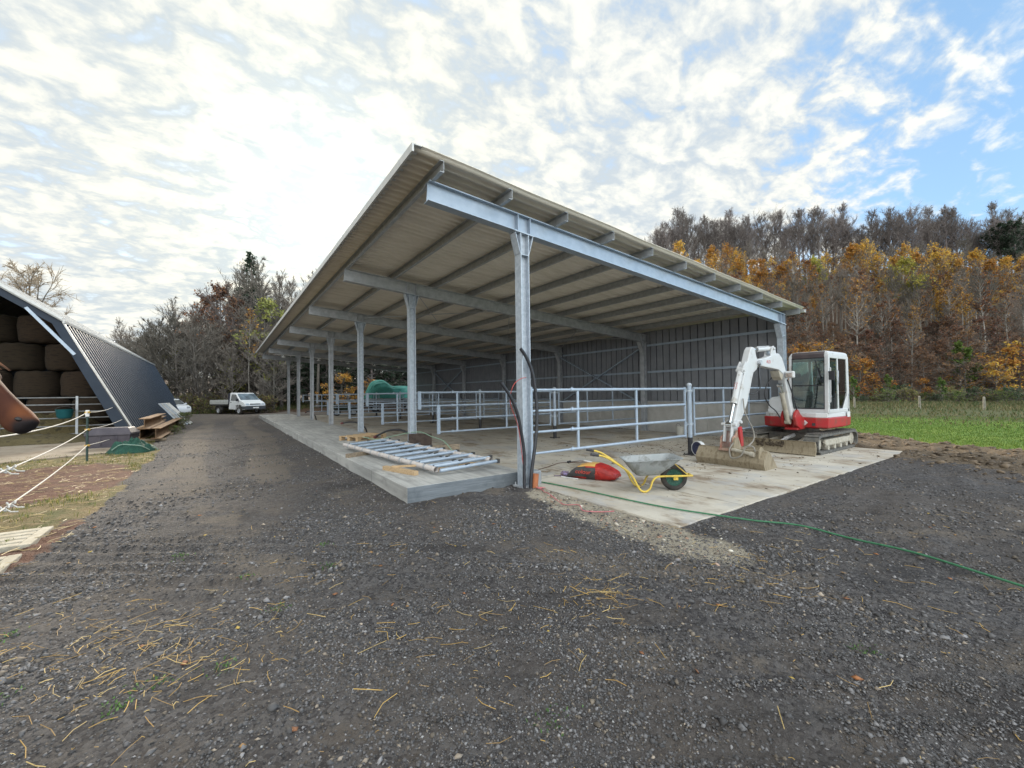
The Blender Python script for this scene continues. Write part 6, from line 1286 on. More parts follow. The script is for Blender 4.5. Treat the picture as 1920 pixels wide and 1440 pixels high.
# ------------------------------------------------------------------ horse looking over the fence (local +x forward)
def horse():
    t = thing('horse', 'bay horse with its head lowered over the rope fence at the left edge', 'horse', (-5.26, -2.11, 0), R(-35)); t.scale = (1.05, 1.05, 1.045)
    a = Vector((0.766, 0, -0.643)); nn = Vector((0.643, 0, 0.766)); Np = Vector((0.0, 0, 1.40)); rings = []
    def ring(c, up, h, wv, e=0.9, k=20):
        up = Vector(up).normalized(); o = []
        for j in range(k):
            th = 2 * math.pi * j / k; cc, ss = math.cos(th), math.sin(th)
            o.append(tuple(Vector(c) + up * (h * math.copysign(abs(ss) ** e, ss)) + Vector((0, 1, 0)) * (wv * math.copysign(abs(cc) ** e, cc))))
        return o
    for s_, h, wv, do in ((-0.030, 0.036, 0.034, 0.045), (-0.015, 0.058, 0.050, 0.052), (0.01, 0.066, 0.056, 0.055), (0.05, 0.074, 0.062, 0.060), (0.10, 0.072, 0.056, 0.062), (0.16, 0.074, 0.050, 0.066), (0.24, 0.086, 0.058, 0.072), (0.33, 0.108, 0.076, 0.080), (0.41, 0.134, 0.094, 0.088), (0.49, 0.148, 0.100, 0.092), (0.56, 0.145, 0.096, 0.090), (0.62, 0.128, 0.088, 0.075)):
        rings.append(ring(Np - a * s_ + nn * (do - h), nn, h, wv))
    for c, up, h, wv in (((-0.64, 0, 1.735), (0.45, 0, 0.89), 0.15, 0.085), ((-0.80, 0, 1.68), (0.5, 0, 0.86), 0.19, 0.10), ((-1.02, 0, 1.55), (0.45, 0, 0.89), 0.25, 0.14), ((-1.25, 0, 1.36), (0.25, 0, 0.97), 0.33, 0.21), ((-1.50, 0, 1.22), (0.05, 0, 1), 0.37, 0.26), ((-1.85, 0, 1.16), (0, 0, 1), 0.36, 0.29), ((-2.25, 0, 1.17), (0, 0, 1), 0.33, 0.29), ((-2.58, 0, 1.22), (-0.1, 0, 1), 0.33, 0.28), ((-2.85, 0, 1.20), (-0.3, 0, 1), 0.26, 0.22), ((-2.98, 0, 1.16), (-0.4, 0, 1), 0.12, 0.10)):
        rings.append(ring(c, up, h, wv))
    m = MB(); m.loft(rings)
    for s_ in (-1, 1):
        m.tube([(-1.33, 0.15 * s_, 1.12), (-1.30, 0.155 * s_, 0.86), (-1.29, 0.155 * s_, 0.52), (-1.30, 0.155 * s_, 0.46), (-1.31, 0.155 * s_, 0.20), (-1.28, 0.155 * s_, 0.10), (-1.24, 0.155 * s_, 0.0)], [0.14, 0.10, 0.060, 0.062, 0.042, 0.05, 0.068], 12)
        m.tube([(-2.66, 0.16 * s_, 1.12), (-2.56, 0.165 * s_, 0.84), (-2.74, 0.16 * s_, 0.56), (-2.72, 0.16 * s_, 0.48), (-2.68, 0.16 * s_, 0.20), (-2.65, 0.16 * s_, 0.10), (-2.60, 0.16 * s_, 0.0)], [0.20, 0.13, 0.070, 0.062, 0.045, 0.052, 0.07], 12)
        m.tube([(-0.52, 0.06 * s_, 1.83), (-0.51, 0.075 * s_, 1.92), (-0.48, 0.07 * s_, 2.00)], [0.035, 0.036, 0.008], 10)
        # brow and nostril rims
        m.tube([Np - a * 0.42 + nn * 0.060 + Vector((0, 0.070 * s_, 0)), Np - a * 0.36 + nn * 0.040 + Vector((0, 0.078 * s_, 0))], [0.018, 0.016], 10)
        m.tube([Np - a * 0.36 - nn * 0.005 + Vector((0, 0.066 * s_, 0)), Np - a * 0.20 - nn * 0.0 + Vector((0, 0.046 * s_, 0))], [0.018, 0.012], 8)
    body = m.build('body', None or bpy.data.materials.new('bay_coat'), t, smooth=True)
    rm = body.modifiers.new('fuse', 'REMESH'); rm.mode = 'VOXEL'; rm.voxel_size = 0.014; rm.use_smooth_shade = True
    sm_ = body.modifiers.new('smooth', 'SMOOTH'); sm_.factor = 0.5; sm_.iterations = 6
    mt = bpy.data.materials['bay_coat']; mt.use_nodes = True; q = mt.node_tree; b = q.nodes['Principled BSDF']; lk = q.links
    oc_ = N(q, 'ShaderNodeTexCoord').outputs['Object']
    nz = N(q, 'ShaderNodeTexNoise'); lk.new(oc_, nz.inputs['Vector']); nz.inputs['Scale'].default_value = 7; nz.inputs['Detail'].default_value = 4
    def dist(p):
        d = N(q, 'ShaderNodeVectorMath', operation='DISTANCE'); lk.new(oc_, d.inputs[0]); d.inputs[1].default_value = p
        return math_node(q, 'ADD', d.outputs['Value'], math_node(q, 'MULTIPLY', math_node(q, 'SUBTRACT', nz.outputs[0], 0.5), 0.10))
    c = mixcol(q, maprange(q, nz.outputs[0], 0.35, 0.65, 0, 1), (0.045, 0.017, 0.012), (0.070, 0.026, 0.016))
    c = mixcol(q, maprange(q, dist((-0.30, -0.07, 1.60)), 0.05, 0.19, 0.75, 0), c, (0.026, 0.014, 0.016))
    c = mixcol(q, maprange(q, dist((0.06, 0, 1.50)), 0.06, 0.15, 0.8, 0), c, (0.16, 0.055, 0.022))
    c = mixcol(q, maprange(q, dist((-0.06, -0.07, 1.36)), 0.04, 0.12, 0.5, 0), c, (0.11, 0.042, 0.022))
    c = mixcol(q, maprange(q, dist((0.045, -0.02, 1.365)), 0.055, 0.105, 0.97, 0), c, (0.020, 0.017, 0.018))
    lk.new(c, b.inputs['Base Color']); b.inputs['Roughness'].default_value = 0.75; b.inputs['Specular IOR Level'].default_value = 0.12
    fn = N(q, 'ShaderNodeTexNoise'); mp = N(q, 'ShaderNodeMapping'); mp.inputs['Scale'].default_value = (30, 60, 30); mp.inputs['Rotation'].default_value = (0, 0.9, 0); lk.new(oc_, mp.inputs[0]); lk.new(mp.outputs[0], fn.inputs['Vector']); fn.inputs['Scale'].default_value = 4
    bp = N(q, 'ShaderNodeBump'); bp.inputs['Strength'].default_value = 0.25; bp.inputs['Distance'].default_value = 0.006; lk.new(fn.outputs[0], bp.inputs['Height']); lk.new(bp.outputs[0], b.inputs['Normal'])
    dk = mat('dark_wet', (0.010, 0.009, 0.009), (0.016, 0.014, 0.014), 6, 0.2)
    for s_ in (-1, 1):
        m = MB(); m.lathe([(0.0, -0.02), (0.014, -0.014), (0.02, 0), (0.014, 0.014), (0, 0.02)], 12, Matrix.Translation(Np - a * 0.385 + nn * 0.030 + Vector((0, 0.071 * s_, 0)))); m.build('eye', dk, t, smooth=True)
        if s_ > 0: continue
        m = MB(); m.lathe([(0.0, -0.012), (0.010, -0.008), (0.015, 0), (0.010, 0.008), (0, 0.012)], 12, Matrix.Translation(Np - a * 0.02 + nn * 0.025 + Vector((0, 0.042 * s_, 0))) @ Matrix.Scale(1.5, 4, a)); m.build('nostril', dk, t, smooth=True)
    m = MB(); rr = np.random.default_rng(4); hair = mat('chestnut_mane', (0.22, 0.085, 0.030), (0.13, 0.05, 0.02), 20, 0.5)
    for k in range(60):
        y = rr.normal(0, 0.018); p0 = Np - a * (0.60 + 0.03 * rr.random()) + nn * 0.085 + Vector((0, y, 0)); l_ = rr.uniform(0.10, 0.24)
        m.tube([p0, p0 + a * l_ * 0.5 + nn * (0.022) + Vector((0, y * 0.9, 0)), p0 + a * l_ + nn * 0.012 + Vector((0, y * 1.6, 0))], [0.0035, 0.003, 0.001], 4)
    for k in range(420):
        f = rr.random(); p0 = Vector((-0.52 - 0.70 * f, rr.normal(0, 0.012), 1.88 - 0.22 * f)); l_ = rr.uniform(0.15, 0.32)
        m.tube([p0, p0 + Vector((0.02, -0.07, 0.0)), p0 + Vector((rr.normal(0.03, 0.02), -0.12, -l_))], [0.004, 0.004, 0.001], 4)
    m.build('mane', hair, t)
    m = MB()
    for k in range(80):
        y = rr.normal(0, 0.02); m.tube([(-2.95, y, 1.25), (-3.10, y * 2, 1.05), (-3.10 + rr.normal(0, 0.03), y * 3, 0.55)], [0.005, 0.006, 0.002], 4)
    m.build('tail', hair, t)
horse()

# ------------------------------------------------------------------ vehicles
carw = mat('car_white', (0.70, 0.72, 0.74), (0.66, 0.68, 0.70), 1, 0.22, 0.0, spec=0.6)
alu = mat('aluminium_side', (0.55, 0.56, 0.55), (0.46, 0.47, 0.46), 4, 0.4, 0.4)
lampm = mat('headlamp', (0.50, 0.53, 0.55), (0.30, 0.33, 0.36), 20, 0.1, 0.2)
def wheel(par, x, y, r, wv, rimm):
    mtx = Matrix.Translation((x, y, r)) @ Matrix.Rotation(R(90), 4, 'X')
    m = MB(); m.lathe([(r * 0.62, -wv / 2), (r * 0.93, -wv / 2), (r, -wv / 3), (r, wv / 3), (r * 0.93, wv / 2), (r * 0.62, wv / 2)], 24, mtx, closed=True); wl = m.build('wheel', rubber_m, par, smooth=True)
    m = MB(); m.lathe([(0, -wv * 0.42), (r * 0.2, -wv * 0.42), (r * 0.55, -wv * 0.3), (r * 0.64, -wv * 0.48), (r * 0.64, wv * 0.48), (r * 0.55, wv * 0.3), (r * 0.2, wv * 0.42), (0, wv * 0.42)], 20, mtx); m.build('rim', rimm, wl, smooth=True)
def hull(prof, hw, top_in, zt0, zt1, nm, mt, par, bev=0.05):
    """side profile extruded across, narrowing above the belt line"""
    def yy(z): f = max(0.0, min(1.0, (z - zt0) / (zt1 - zt0))); return hw - top_in * f
    n = len(prof); m = MB()
    m.add([(x, -yy(z), z) for x, z in prof] + [(x, yy(z), z) for x, z in prof], [tuple(range(n)), tuple(reversed(range(n, 2 * n)))] + [(i, i + n, (i + 1) % n + n, (i + 1) % n) for i in range(n)])
    return m.build(nm, mt, par, bevel=bev, seg=3, smooth=True)
def pickup():
    t = thing('pickup_truck', 'white flatbed pickup van parked at the end of the track', 'pickup', (-2.25, 40.0, 0), R(-60))
    cab = hull([(0.92, 0.42), (0.95, 0.78), (0.88, 1.00), (0.62, 1.14), (0.16, 1.30), (-0.50, 1.90), (-0.72, 1.97), (-1.38, 1.99), (-1.44, 1.93), (-1.46, 0.46), (-0.50, 0.42), (-0.44, 0.72), (-0.25, 0.85), (0.25, 0.85), (0.44, 0.72), (0.50, 0.42)], 0.96, 0.13, 1.20, 1.95, 'cab', carw, t)
    gl = glass_m
    wsg = mat('reflecting_windscreen', (0.20, 0.26, 0.30), (0.08, 0.10, 0.12), 1.5, 0.05, 0.3)
    m = MB(); m.add([(0.165, -0.86, 1.315), (0.165, 0.86, 1.315), (-0.45, 0.80, 1.885), (-0.45, -0.80, 1.885)], [(0, 1, 2, 3)]); o = m.build('windscreen', wsg, t); q = o.modifiers.new('t', 'SOLIDIFY'); q.thickness = 0.02; q.offset = 0
    for s_ in (-1, 1):
        m = MB(); m.plate([(0.02, 0.60), (0.10, 1.22), (-0.50, 1.24), (-1.20, 1.24), (-1.22, 0.52), (-0.52, 0.50), (-0.46, 0.80), (-0.25, 0.92), (0.0, 0.90)], 0.012, 'y', s_ * 0.958); d = m.build('door', carw, t)
        m = MB(); m.add([(0.0, s_ * 0.958, 1.27), (-0.52, s_ * 0.878, 1.80), (-1.12, s_ * 0.866, 1.84), (-1.16, s_ * 0.958, 1.27)], [(0, 1, 2, 3)]); o = m.build('window', gl, d); q = o.modifiers.new('t', 'SOLIDIFY'); q.thickness = 0.015; q.offset = 0
        m = MB(); m.box((-1.10, s_ * 0.972, 1.10), (0.14, 0.02, 0.07)); m.build('handle', black_m, d)
        m = MB(); m.box((0.02, s_ * 1.09, 1.33), (0.10, 0.20, 0.26)); m.box((0.02, s_ * 0.98, 1.24), (0.14, 0.10, 0.06)); m.build('mirror', black_m, t, bevel=0.03)
        m = MB(); m.box((0.875, s_ * 0.74, 0.90), (0.09, 0.34, 0.20), Matrix.Rotation(-0.25, 3, 'Y')); m.build('headlight', lampm, t, bevel=0.04)
    m = MB(); m.box((0.93, 0, 0.60), (0.16, 1.90, 0.34)); m.box((0.70, 0.93, 0.60), (0.5, 0.1, 0.30)); m.box((0.70, -0.93, 0.60), (0.5, 0.1, 0.30)); m.build('bumper', mat('bumper_plastic', (0.05, 0.055, 0.065), (0.06, 0.065, 0.075), 4, 0.6), t, bevel=0.05)
    m = MB(); m.box((0.93, 0, 0.925), (0.03, 1.0, 0.08)); m.build('grille', black_m, t)
    m = MB(); m.box((1.018, 0, 0.60), (0.012, 0.52, 0.115)); m.build('number_plate', white_m, t)
    m = MB(); m.box((-2.85, 0, 0.62), (2.9, 0.8, 0.18)); m.box((-2.8, 0, 0.86), (2.75, 1.9, 0.10)); m.build('chassis', dark_m, t)
    for s_ in (-1, 1):
        m = MB(); m.box((-2.90, s_ * 1.0, 1.13), (2.74, 0.035, 0.40)); m.box((-2.90, s_ * 1.02, 1.13), (2.70, 0.012, 0.07)); m.box((-2.90, s_ * 1.022, 0.98), (2.70, 0.016, 0.05)); m.build('drop_side', alu, t, bevel=0.006)
        m = MB(); m.prof([(math.cos(a) * 0.47, math.sin(a) * 0.47) for a in np.linspace(0.1, math.pi - 0.1, 10)] + [(math.cos(a) * 0.43, math.sin(a) * 0.43) for a in np.linspace(math.pi - 0.1, 0.1, 10)], (-3.1, s_ * 0.72, 0.36), (-3.1, s_ * 0.98, 0.36)); m.build('mudguard', dark_m, t)
    m = MB(); m.box((-4.28, 0, 1.13), (0.035, 1.96, 0.40)); m.build('tailgate', alu, t)
    m = MB(); m.box((-1.53, 0, 1.42), (0.05, 1.86, 1.02)); m.build('headboard', mat('blue_black_frame', (0.02, 0.022, 0.04), (0.03, 0.03, 0.05), 3, 0.6), t)
    for x in (0.0, -3.1):
        for y in (-0.83, 0.83): wheel(t, x, y, 0.345, 0.23, galv_d)
pickup()
def hatch():
    t = thing('small_car', 'white small car half hidden behind the far end of the navy barn', 'car', (-7.55, 40.4, 0), R(-56))
    hull([(0.62, 0.28), (0.68, 0.55), (0.60, 0.80), (0.30, 0.93), (-0.12, 1.00), (-0.62, 1.40), (-0.95, 1.50), (-1.75, 1.52), (-2.45, 1.40), (-2.85, 0.98), (-2.95, 0.70), (-2.93, 0.32), (-2.62, 0.28), (-2.56, 0.55), (-2.35, 0.68), (-2.10, 0.66), (-1.95, 0.50), (-1.90, 0.26), (-0.40, 0.26), (-0.36, 0.52), (-0.15, 0.67), (0.12, 0.67), (0.32, 0.55), (0.38, 0.28)], 0.82, 0.14, 0.95, 1.5, 'body', carw, t, 0.06)
    m = MB(); m.add([(-0.115, -0.70, 1.02), (-0.115, 0.70, 1.02), (-0.60, 0.64, 1.40), (-0.60, -0.64, 1.40)], [(0, 1, 2, 3)]); o = m.build('windscreen', glass_m, t); q = o.modifiers.new('t', 'SOLIDIFY'); q.thickness = 0.02; q.offset = 0
    for s_ in (-1, 1):
        m = MB(); m.add([(-0.28, s_ * 0.812, 1.0), (-0.72, s_ * 0.712, 1.38), (-1.25, s_ * 0.70, 1.43), (-1.30, s_ * 0.812, 1.0)], [(0, 1, 2, 3)]); o = m.build('front_window', glass_m, t); q = o.modifiers.new('t', 'SOLIDIFY'); q.thickness = 0.02; q.offset = 0
        m = MB(); m.add([(-1.38, s_ * 0.812, 1.0), (-1.36, s_ * 0.70, 1.43), (-2.20, s_ * 0.715, 1.38), (-2.40, s_ * 0.812, 1.0)], [(0, 1, 2, 3)]); o = m.build('rear_window', bpy.data.materials['reflecting_windscreen'], t); q = o.modifiers.new('t', 'SOLIDIFY'); q.thickness = 0.02; q.offset = 0
        m = MB(); m.box((-0.32, s_ * 0.92, 1.06), (0.12, 0.18, 0.13)); m.build('mirror', carw, t, bevel=0.04)
        m = MB(); m.box((0.60, s_ * 0.58, 0.72), (0.12, 0.26, 0.16)); m.build('headlight', lampm, t, bevel=0.04)
    for x in (0.0, -2.25):
        for y in (-0.72, 0.72): wheel(t, x, y, 0.30, 0.2, galv_d)
hatch()
# covered machine on a flat trailer behind the shed
def trailer():
    t = thing('trailer', 'long white-railed flat trailer standing behind the far end of the shed', 'trailer', (9.3, 33.6, 0))
    m = MB(); m.box((0, 0, 1.14), (6.0, 2.1, 0.10)); m.box((0, 0, 0.98), (5.6, 0.9, 0.16)); m.build('bed', dark_m, t)
    for z, h in ((1.24, 0.07), (0.86, 0.06), (0.62, 0.05)): m = MB(); m.box((0, -1.09, z), (6.05, 0.05, h)); m.build('side_rail', trim_m, t)
    for x in (-2.95, 0.0, 2.95): m = MB(); m.box((x, -1.12, 0.95), (0.08, 0.05, 0.72)); m.build('stake', trim_m, t)
    for x in (-1.6, 1.7):
        for y in (-0.85, 0.85): wheel(t, x, y, 0.40, 0.25, galv_d)
trailer()
tarp_m = mat('green_tarpaulin', (0.045, 0.235, 0.195), (0.06, 0.29, 0.24), 4, 0.5, 0, 0.25, 10, dist=0.05)
secs = [(6.62, 1.38, 0.62), (6.75, 1.9, 0.70), (7.0, 2.55, 0.78), (7.25, 2.98, 0.80), (7.8, 3.06, 0.82), (8.25, 3.03, 0.82), (8.55, 2.72, 0.84), (8.95, 2.46, 0.86), (9.2, 2.44, 0.88), (9.9, 2.48, 0.90), (10.8, 2.45, 0.90), (11.6, 2.35, 0.88), (12.1, 1.9, 0.84), (12.2, 1.4, 0.8)]
m = MB(); rings = []
for i, (x, z, hw) in enumerate(secs):
    o = []
    for j in range(26):
        f = j / 25; s_ = -1 + 2 * f; ang = math.pi * f
        zz_ = 1.30 + (z - 1.30) * (max(0.0, math.sin(ang)) ** 0.32); yv = -math.cos(ang); yv = math.copysign(abs(yv) ** 0.6, yv)
        fl = 1 + 0.10 * (1 - math.sin(ang)) ; wr = 0.06 * math.sin(i * 2.3 + j * 0.9) + 0.045 * math.sin(i * 5.1 + j * 2.2)
        o.append((x + wr, 33.6 + yv * hw * fl * (1 + 0.05 * math.sin(i * 3.1)) + wr, zz_ + 0.03 * math.sin(i * 1.9 + j * 0.9) * math.sin(ang)))
    rings.append(o)
n = 26; vs = [p for r in rings for p in r]; m.add(vs, [(i * n + j, i * n + j + 1, (i + 1) * n + j + 1, (i + 1) * n + j) for i in range(len(rings) - 1) for j in range(n - 1)] + [tuple(range(n)), tuple((len(rings) - 1) * n + j for j in reversed(range(n)))])
tag(m.build('tarpaulin', tarp_m, smooth=False, sub=1), 'teal green tarpaulin wrapped over a machine on the trailer', 'tarpaulin')
def quad():
    t = thing('quad_bike', 'dark green quad bike parked by the far gates of the shed', 'quad bike', (3.75, 29.3, 0.012), R(175))
    gm_ = mat('dark_green_plastic', (0.020, 0.035, 0.022), (0.03, 0.05, 0.03), 5, 0.5)
    m = MB(); m.loft([[(-0.85, -0.32, 0.42), (0.80, -0.32, 0.42), (0.80, 0.32, 0.42), (-0.85, 0.32, 0.42)], [(-0.9, -0.40, 0.62), (0.88, -0.40, 0.62), (0.88, 0.40, 0.62), (-0.9, 0.40, 0.62)], [(-0.75, -0.28, 0.74), (0.72, -0.3, 0.78), (0.72, 0.3, 0.78), (-0.75, 0.28, 0.74)]]); m.build('bodywork', gm_, t, bevel=0.04)
    m = MB(); m.box((-0.25, 0, 0.82), (0.70, 0.30, 0.12)); m.build('seat', black_m, t, bevel=0.04)
    m = MB(); m.tube([(0.45, 0, 0.75), (0.35, 0, 1.0)], 0.03, 8); m.tube([(0.32, -0.38, 1.02), (0.36, 0, 0.99), (0.32, 0.38, 1.02)], 0.018, 8); m.build('handlebar', black_m, t, smooth=True)
    for y in (-0.3, 0.3): m = MB(); m.box((0.88, y * 0.7, 0.68), (0.05, 0.14, 0.10)); m.build('headlight', lampm, t, bevel=0.02)
    for x, z in ((0.7, 0.84), (-0.72, 0.82)):
        m = MB()
        for k in range(5): m.tube([(x - 0.25 + k * 0.12, -0.40, z), (x - 0.25 + k * 0.12, 0.40, z)], 0.012, 6)
        m.tube([(x - 0.27, -0.4, z), (x + 0.25, -0.4, z)], 0.014, 6); m.tube([(x - 0.27, 0.4, z), (x + 0.25, 0.4, z)], 0.014, 6); m.build('carrier', dark_m, t)
    for x in (0.62, -0.62):
        for y in (-0.42, 0.42): wheel(t, x, y, 0.28, 0.24, galv_d)
quad()
# fence posts in the meadow
pt = mat('pale_post', (0.28, 0.265, 0.22), (0.19, 0.175, 0.145), 6, 0.85, 0, 0.3, 30)
for i, (x, y, a_, lb) in enumerate(((30.2, 3.9, 0.02, 'pale wooden meadow post nearest the excavator'), (29.7, 0.65, -0.05, 'pale wooden meadow post in the middle, split at the top'), (31.0, -1.75, 0.06, 'pale wooden meadow post farthest to the right'))):
    z = float(ground_h(np.array([x]), np.array([y]))[0]); m = MB(); m.lathe([(0.055, -0.3), (0.058, 0.4), (0.052, 0.72), (0.03, 0.75), (0.0, 0.76)], 9, Matrix.Translation((x, y, z)) @ Matrix.Rotation(a_, 4, 'Y')); tag(m.build('meadow_post', pt), lb, 'fence post', 'wooden posts along the meadow')
# ------------------------------------------------------------------ trees
twig_m = mat('grey_twigs', (0.195, 0.172, 0.148), (0.130, 0.114, 0.096), 3, 0.9, rvar=0.30)
twig_d = mat('dark_twigs', (0.165, 0.142, 0.134), (0.110, 0.095, 0.092), 3, 0.9, rvar=0.25)
bark_m = mat('grey_bark', (0.15, 0.135, 0.12), (0.085, 0.075, 0.066), 4, 0.9, 0, 0.3, 12, (3, 3, 0.6), rvar=0.3)
birch_m = mat('pale_bark', (0.33, 0.305, 0.275), (0.20, 0.18, 0.16), 2.5, 0.85, 0, 0.2, 12, (2, 2, 0.8), rvar=0.25)
def leafmat(name, pal, rv=0.25):
    m = attr_mat(name, 0.75, 0.30, 0.2, rv); return m
leaf_m = leafmat('leaves', None, 0.28)
def seg_arrays(P0, P1, r0, r1, k=3):
    """tapered prisms between point arrays"""
    n = len(P0); d = P1 - P0; ln = np.linalg.norm(d, axis=1, keepdims=True) + 1e-9; d = d / ln
    ref = np.where(np.abs(d[:, 2:3]) < 0.9, np.array([[0, 0, 1.0]]), np.array([[1.0, 0, 0]]))
    u = np.cross(d, ref); u /= np.linalg.norm(u, axis=1, keepdims=True) + 1e-9; v = np.cross(d, u)
    a = np.arange(k) * 2 * np.pi / k; ring = u[:, None] * np.cos(a)[None, :, None] + v[:, None] * np.sin(a)[None, :, None]
    V = np.concatenate([P0[:, None] + ring * r0[:, None, None], P1[:, None] + ring * r1[:, None, None]], 1).reshape(-1, 3)
    o = (np.arange(n) * 2 * k)[:, None, None]; j = np.arange(k)
    F = (np.stack([j, (j + 1) % k, (j + 1) % k + k, j + k], -1)[None] + o).reshape(-1, 4)
    return V, F
def tree_proto(name, seed, h, trunk_r, crown0, spread, n1, n2, n3, up, bark, twig, leaves=None, n_leaf=0, leaf_size=0.14, twig_r=0.016, droop=0.0, cone=False, leaf_from=0.0, fork=1, flat=0.0, clump=0.0):
    """returns the two mesh objects (trunk, crown) of one tree: limbs with twigs, and leaf-sized faces"""
    g = np.random.default_rng(seed)
    zt = np.linspace(0, 1, 11); wob = np.cumsum(g.normal(0, 0.10, (11, 2)), 0) * h / 40 * 1.1; wob -= wob[0]
    T = np.column_stack([wob, zt * h * 0.97]); rt = trunk_r * (1 - zt) ** 0.8 + 0.012
    rt[0] *= 1.35
    P0 = [T[:-1]]; P1 = [T[1:]]; R0 = [rt[:-1]]; R1 = [rt[1:]]
    # level 1
    f = crown0 + (0.985 - crown0) * (np.sort(g.random(n1)) ** (0.9)); az = np.cumsum(g.uniform(1.6, 3.2, n1))
    B = np.stack([np.interp(f, zt, T[:, k]) for k in range(3)], 1); rb = np.interp(f, zt, rt) * 0.55
    rel = (f - crown0) / (1 - crown0)
    if cone: L = spread * (1.02 - rel) * g.uniform(0.8, 1.1, n1) + 0.15
    else: L = spread * (0.55 + 0.9 * np.sin(np.pi * np.clip(rel * 0.85 + 0.12, 0, 1))) * g.uniform(0.6, 1.15, n1) * 0.75 * (1 - 0.45 * rel)
    el = np.clip(up + (0.35 * rel if not cone else 0.25 * rel) + g.normal(0, 0.14, n1), -0.5, 1.45)
    D = np.column_stack([np.cos(az) * np.cos(el), np.sin(az) * np.cos(el), np.sin(el)])
    nseg = 4; pts = [B]; d = D.copy(); lev1 = []
    for s_ in range(nseg):
        d = d + g.normal(0, 0.12, d.shape) + np.array([0, 0, 0.10 * (1 - flat) - droop]); d /= np.linalg.norm(d, axis=1, keepdims=True)
        nx = pts[-1] + d * (L / nseg)[:, None]
        P0.append(pts[-1]); P1.append(nx); R0.append(rb * (1 - s_ / nseg) + 0.012); R1.append(rb * (1 - (s_ + 1) / nseg) + 0.010); pts.append(nx); lev1.append(d.copy())
    n_t1 = sum(len(x) for x in P0)
    # level 2
    tp0, tp1, tr0, tr1, tdir = [], [], [], [], []
    i1 = np.repeat(np.arange(n1), n2); t = g.uniform(0.18, 1.0, len(i1)); si = np.minimum((t * nseg).astype(int), nseg - 1); fr = t * nseg - si
    PT = np.stack(pts); LD = np.stack(lev1)
    S0 = PT[si, i1] * (1 - fr)[:, None] + PT[si + 1, i1] * fr[:, None]
    d2 = LD[si, i1] + g.normal(0, 0.62, (len(i1), 3)) * np.array([1, 1, 0.75 - 0.5 * flat]) + np.array([0, 0, 0.30 * (up > 0.3) - droop * 2]); d2 /= np.linalg.norm(d2, axis=1, keepdims=True)
    L2 = L[i1] * g.uniform(0.25, 0.55, len(i1)) * (1.1 - 0.5 * t)
    M2 = S0 + d2 * (L2 * 0.5)[:, None]; d2b = d2 + g.normal(0, 0.2, d2.shape) + np.array([0, 0, 0.10 * (1 - flat) - droop * 2]); d2b /= np.linalg.norm(d2b, axis=1, keepdims=True); E2 = M2 + d2b * (L2 * 0.5)[:, None]
    r2 = np.clip(rb[i1] * 0.45, twig_r * 1.1, 0.05)
    tp0 += [S0, M2]; tp1 += [M2, E2]; tr0 += [r2, r2 * 0.8]; tr1 += [r2 * 0.8, np.full(len(r2), twig_r)]
    # level 3 twigs
    i2 = np.repeat(np.arange(len(i1)), n3); q = g.uniform(0.15, 1.0, len(i2))[:, None]
    S3 = np.where(q < 0.5, S0[i2] + (M2[i2] - S0[i2]) * q * 2, M2[i2] + (E2[i2] - M2[i2]) * (q * 2 - 1))
    d3 = d2b[i2] + g.normal(0, 0.65, (len(i2), 3)) * np.array([1, 1, 0.8 - 0.5 * flat]) + np.array([0, 0, 0.30 * (up > 0.3) - droop * 3]); d3 /= np.linalg.norm(d3, axis=1, keepdims=True)
    L3 = L2[i2] * g.uniform(0.3, 0.75, len(i2)); E3 = S3 + d3 * L3[:, None]
    tp0.append(S3); tp1.append(E3); tr0.append(np.full(len(i2), twig_r * 0.85)); tr1.append(np.full(len(i2), twig_r * 0.45))
    A = [np.concatenate(x) for x in (P0, P1)] + [np.concatenate(x) for x in (R0, R1)]
    V, F = seg_arrays(A[0], A[1], A[2], A[3], 6); tr = np_obj('trunk', V, F, bark, smooth=True)
    A2 = [np.concatenate(x) for x in (tp0, tp1)] + [np.concatenate(x) for x in (tr0, tr1)]
    V, F = seg_arrays(A2[0], A2[1], A2[2], A2[3], 3); mi = np.zeros(len(F), int); C = np.ones((len(V), 4)) * 0.1
    mats = [twig]
    if n_leaf:
        idx = g.integers(0, len(S3), n_leaf)
        if clump:
            w_ = vnoise(S3[:, 0] * 0.8 + S3[:, 2] * 0.5, S3[:, 1] * 0.8 + 7, seed); idx = g.choice(len(S3), n_leaf, p=(lambda p: p / p.sum())(np.clip(w_ - clump, 0.02, 1)))
        pos = S3[idx] + (E3[idx] - S3[idx]) * g.random((n_leaf, 1)) + g.normal(0, leaf_size * 0.8, (n_leaf, 3))
        keep = pos[:, 2] > leaf_from * h; pos = pos[keep]; n_ = len(pos)
        a = g.normal(0, 1, (n_, 3)); a[:, 2] *= 0.7; a /= np.linalg.norm(a, axis=1, keepdims=True); b_ = np.cross(a, g.normal(0, 1, (n_, 3))); b_ /= np.linalg.norm(b_, axis=1, keepdims=True)
        s_ = leaf_size * g.uniform(0.6, 1.3, (n_, 1)); LV = np.stack([pos - a * s_, pos - b_ * s_ * 0.55, pos + a * s_, pos + b_ * s_ * 0.55], 1).reshape(-1, 3)
        LF = (np.arange(n_) * 4)[:, None] + np.arange(4)[None] + len(V)
        pal = np.array(leaves); lc = pal[g.integers(0, len(pal), n_)] * g.uniform(0.7, 1.25, (n_, 1))
        C = np.concatenate([C, np.repeat(np.concatenate([lc, np.ones((n_, 1))], 1), 4, 0)]); V = np.concatenate([V, LV]); F = np.concatenate([F, LF]); mi = np.concatenate([mi, np.ones(n_, int)]); mats = [twig, leaf_m]
    cr = np_obj('crown', V, F, mats, mi=mi, attrs={'tint': C})
    return tr, cr
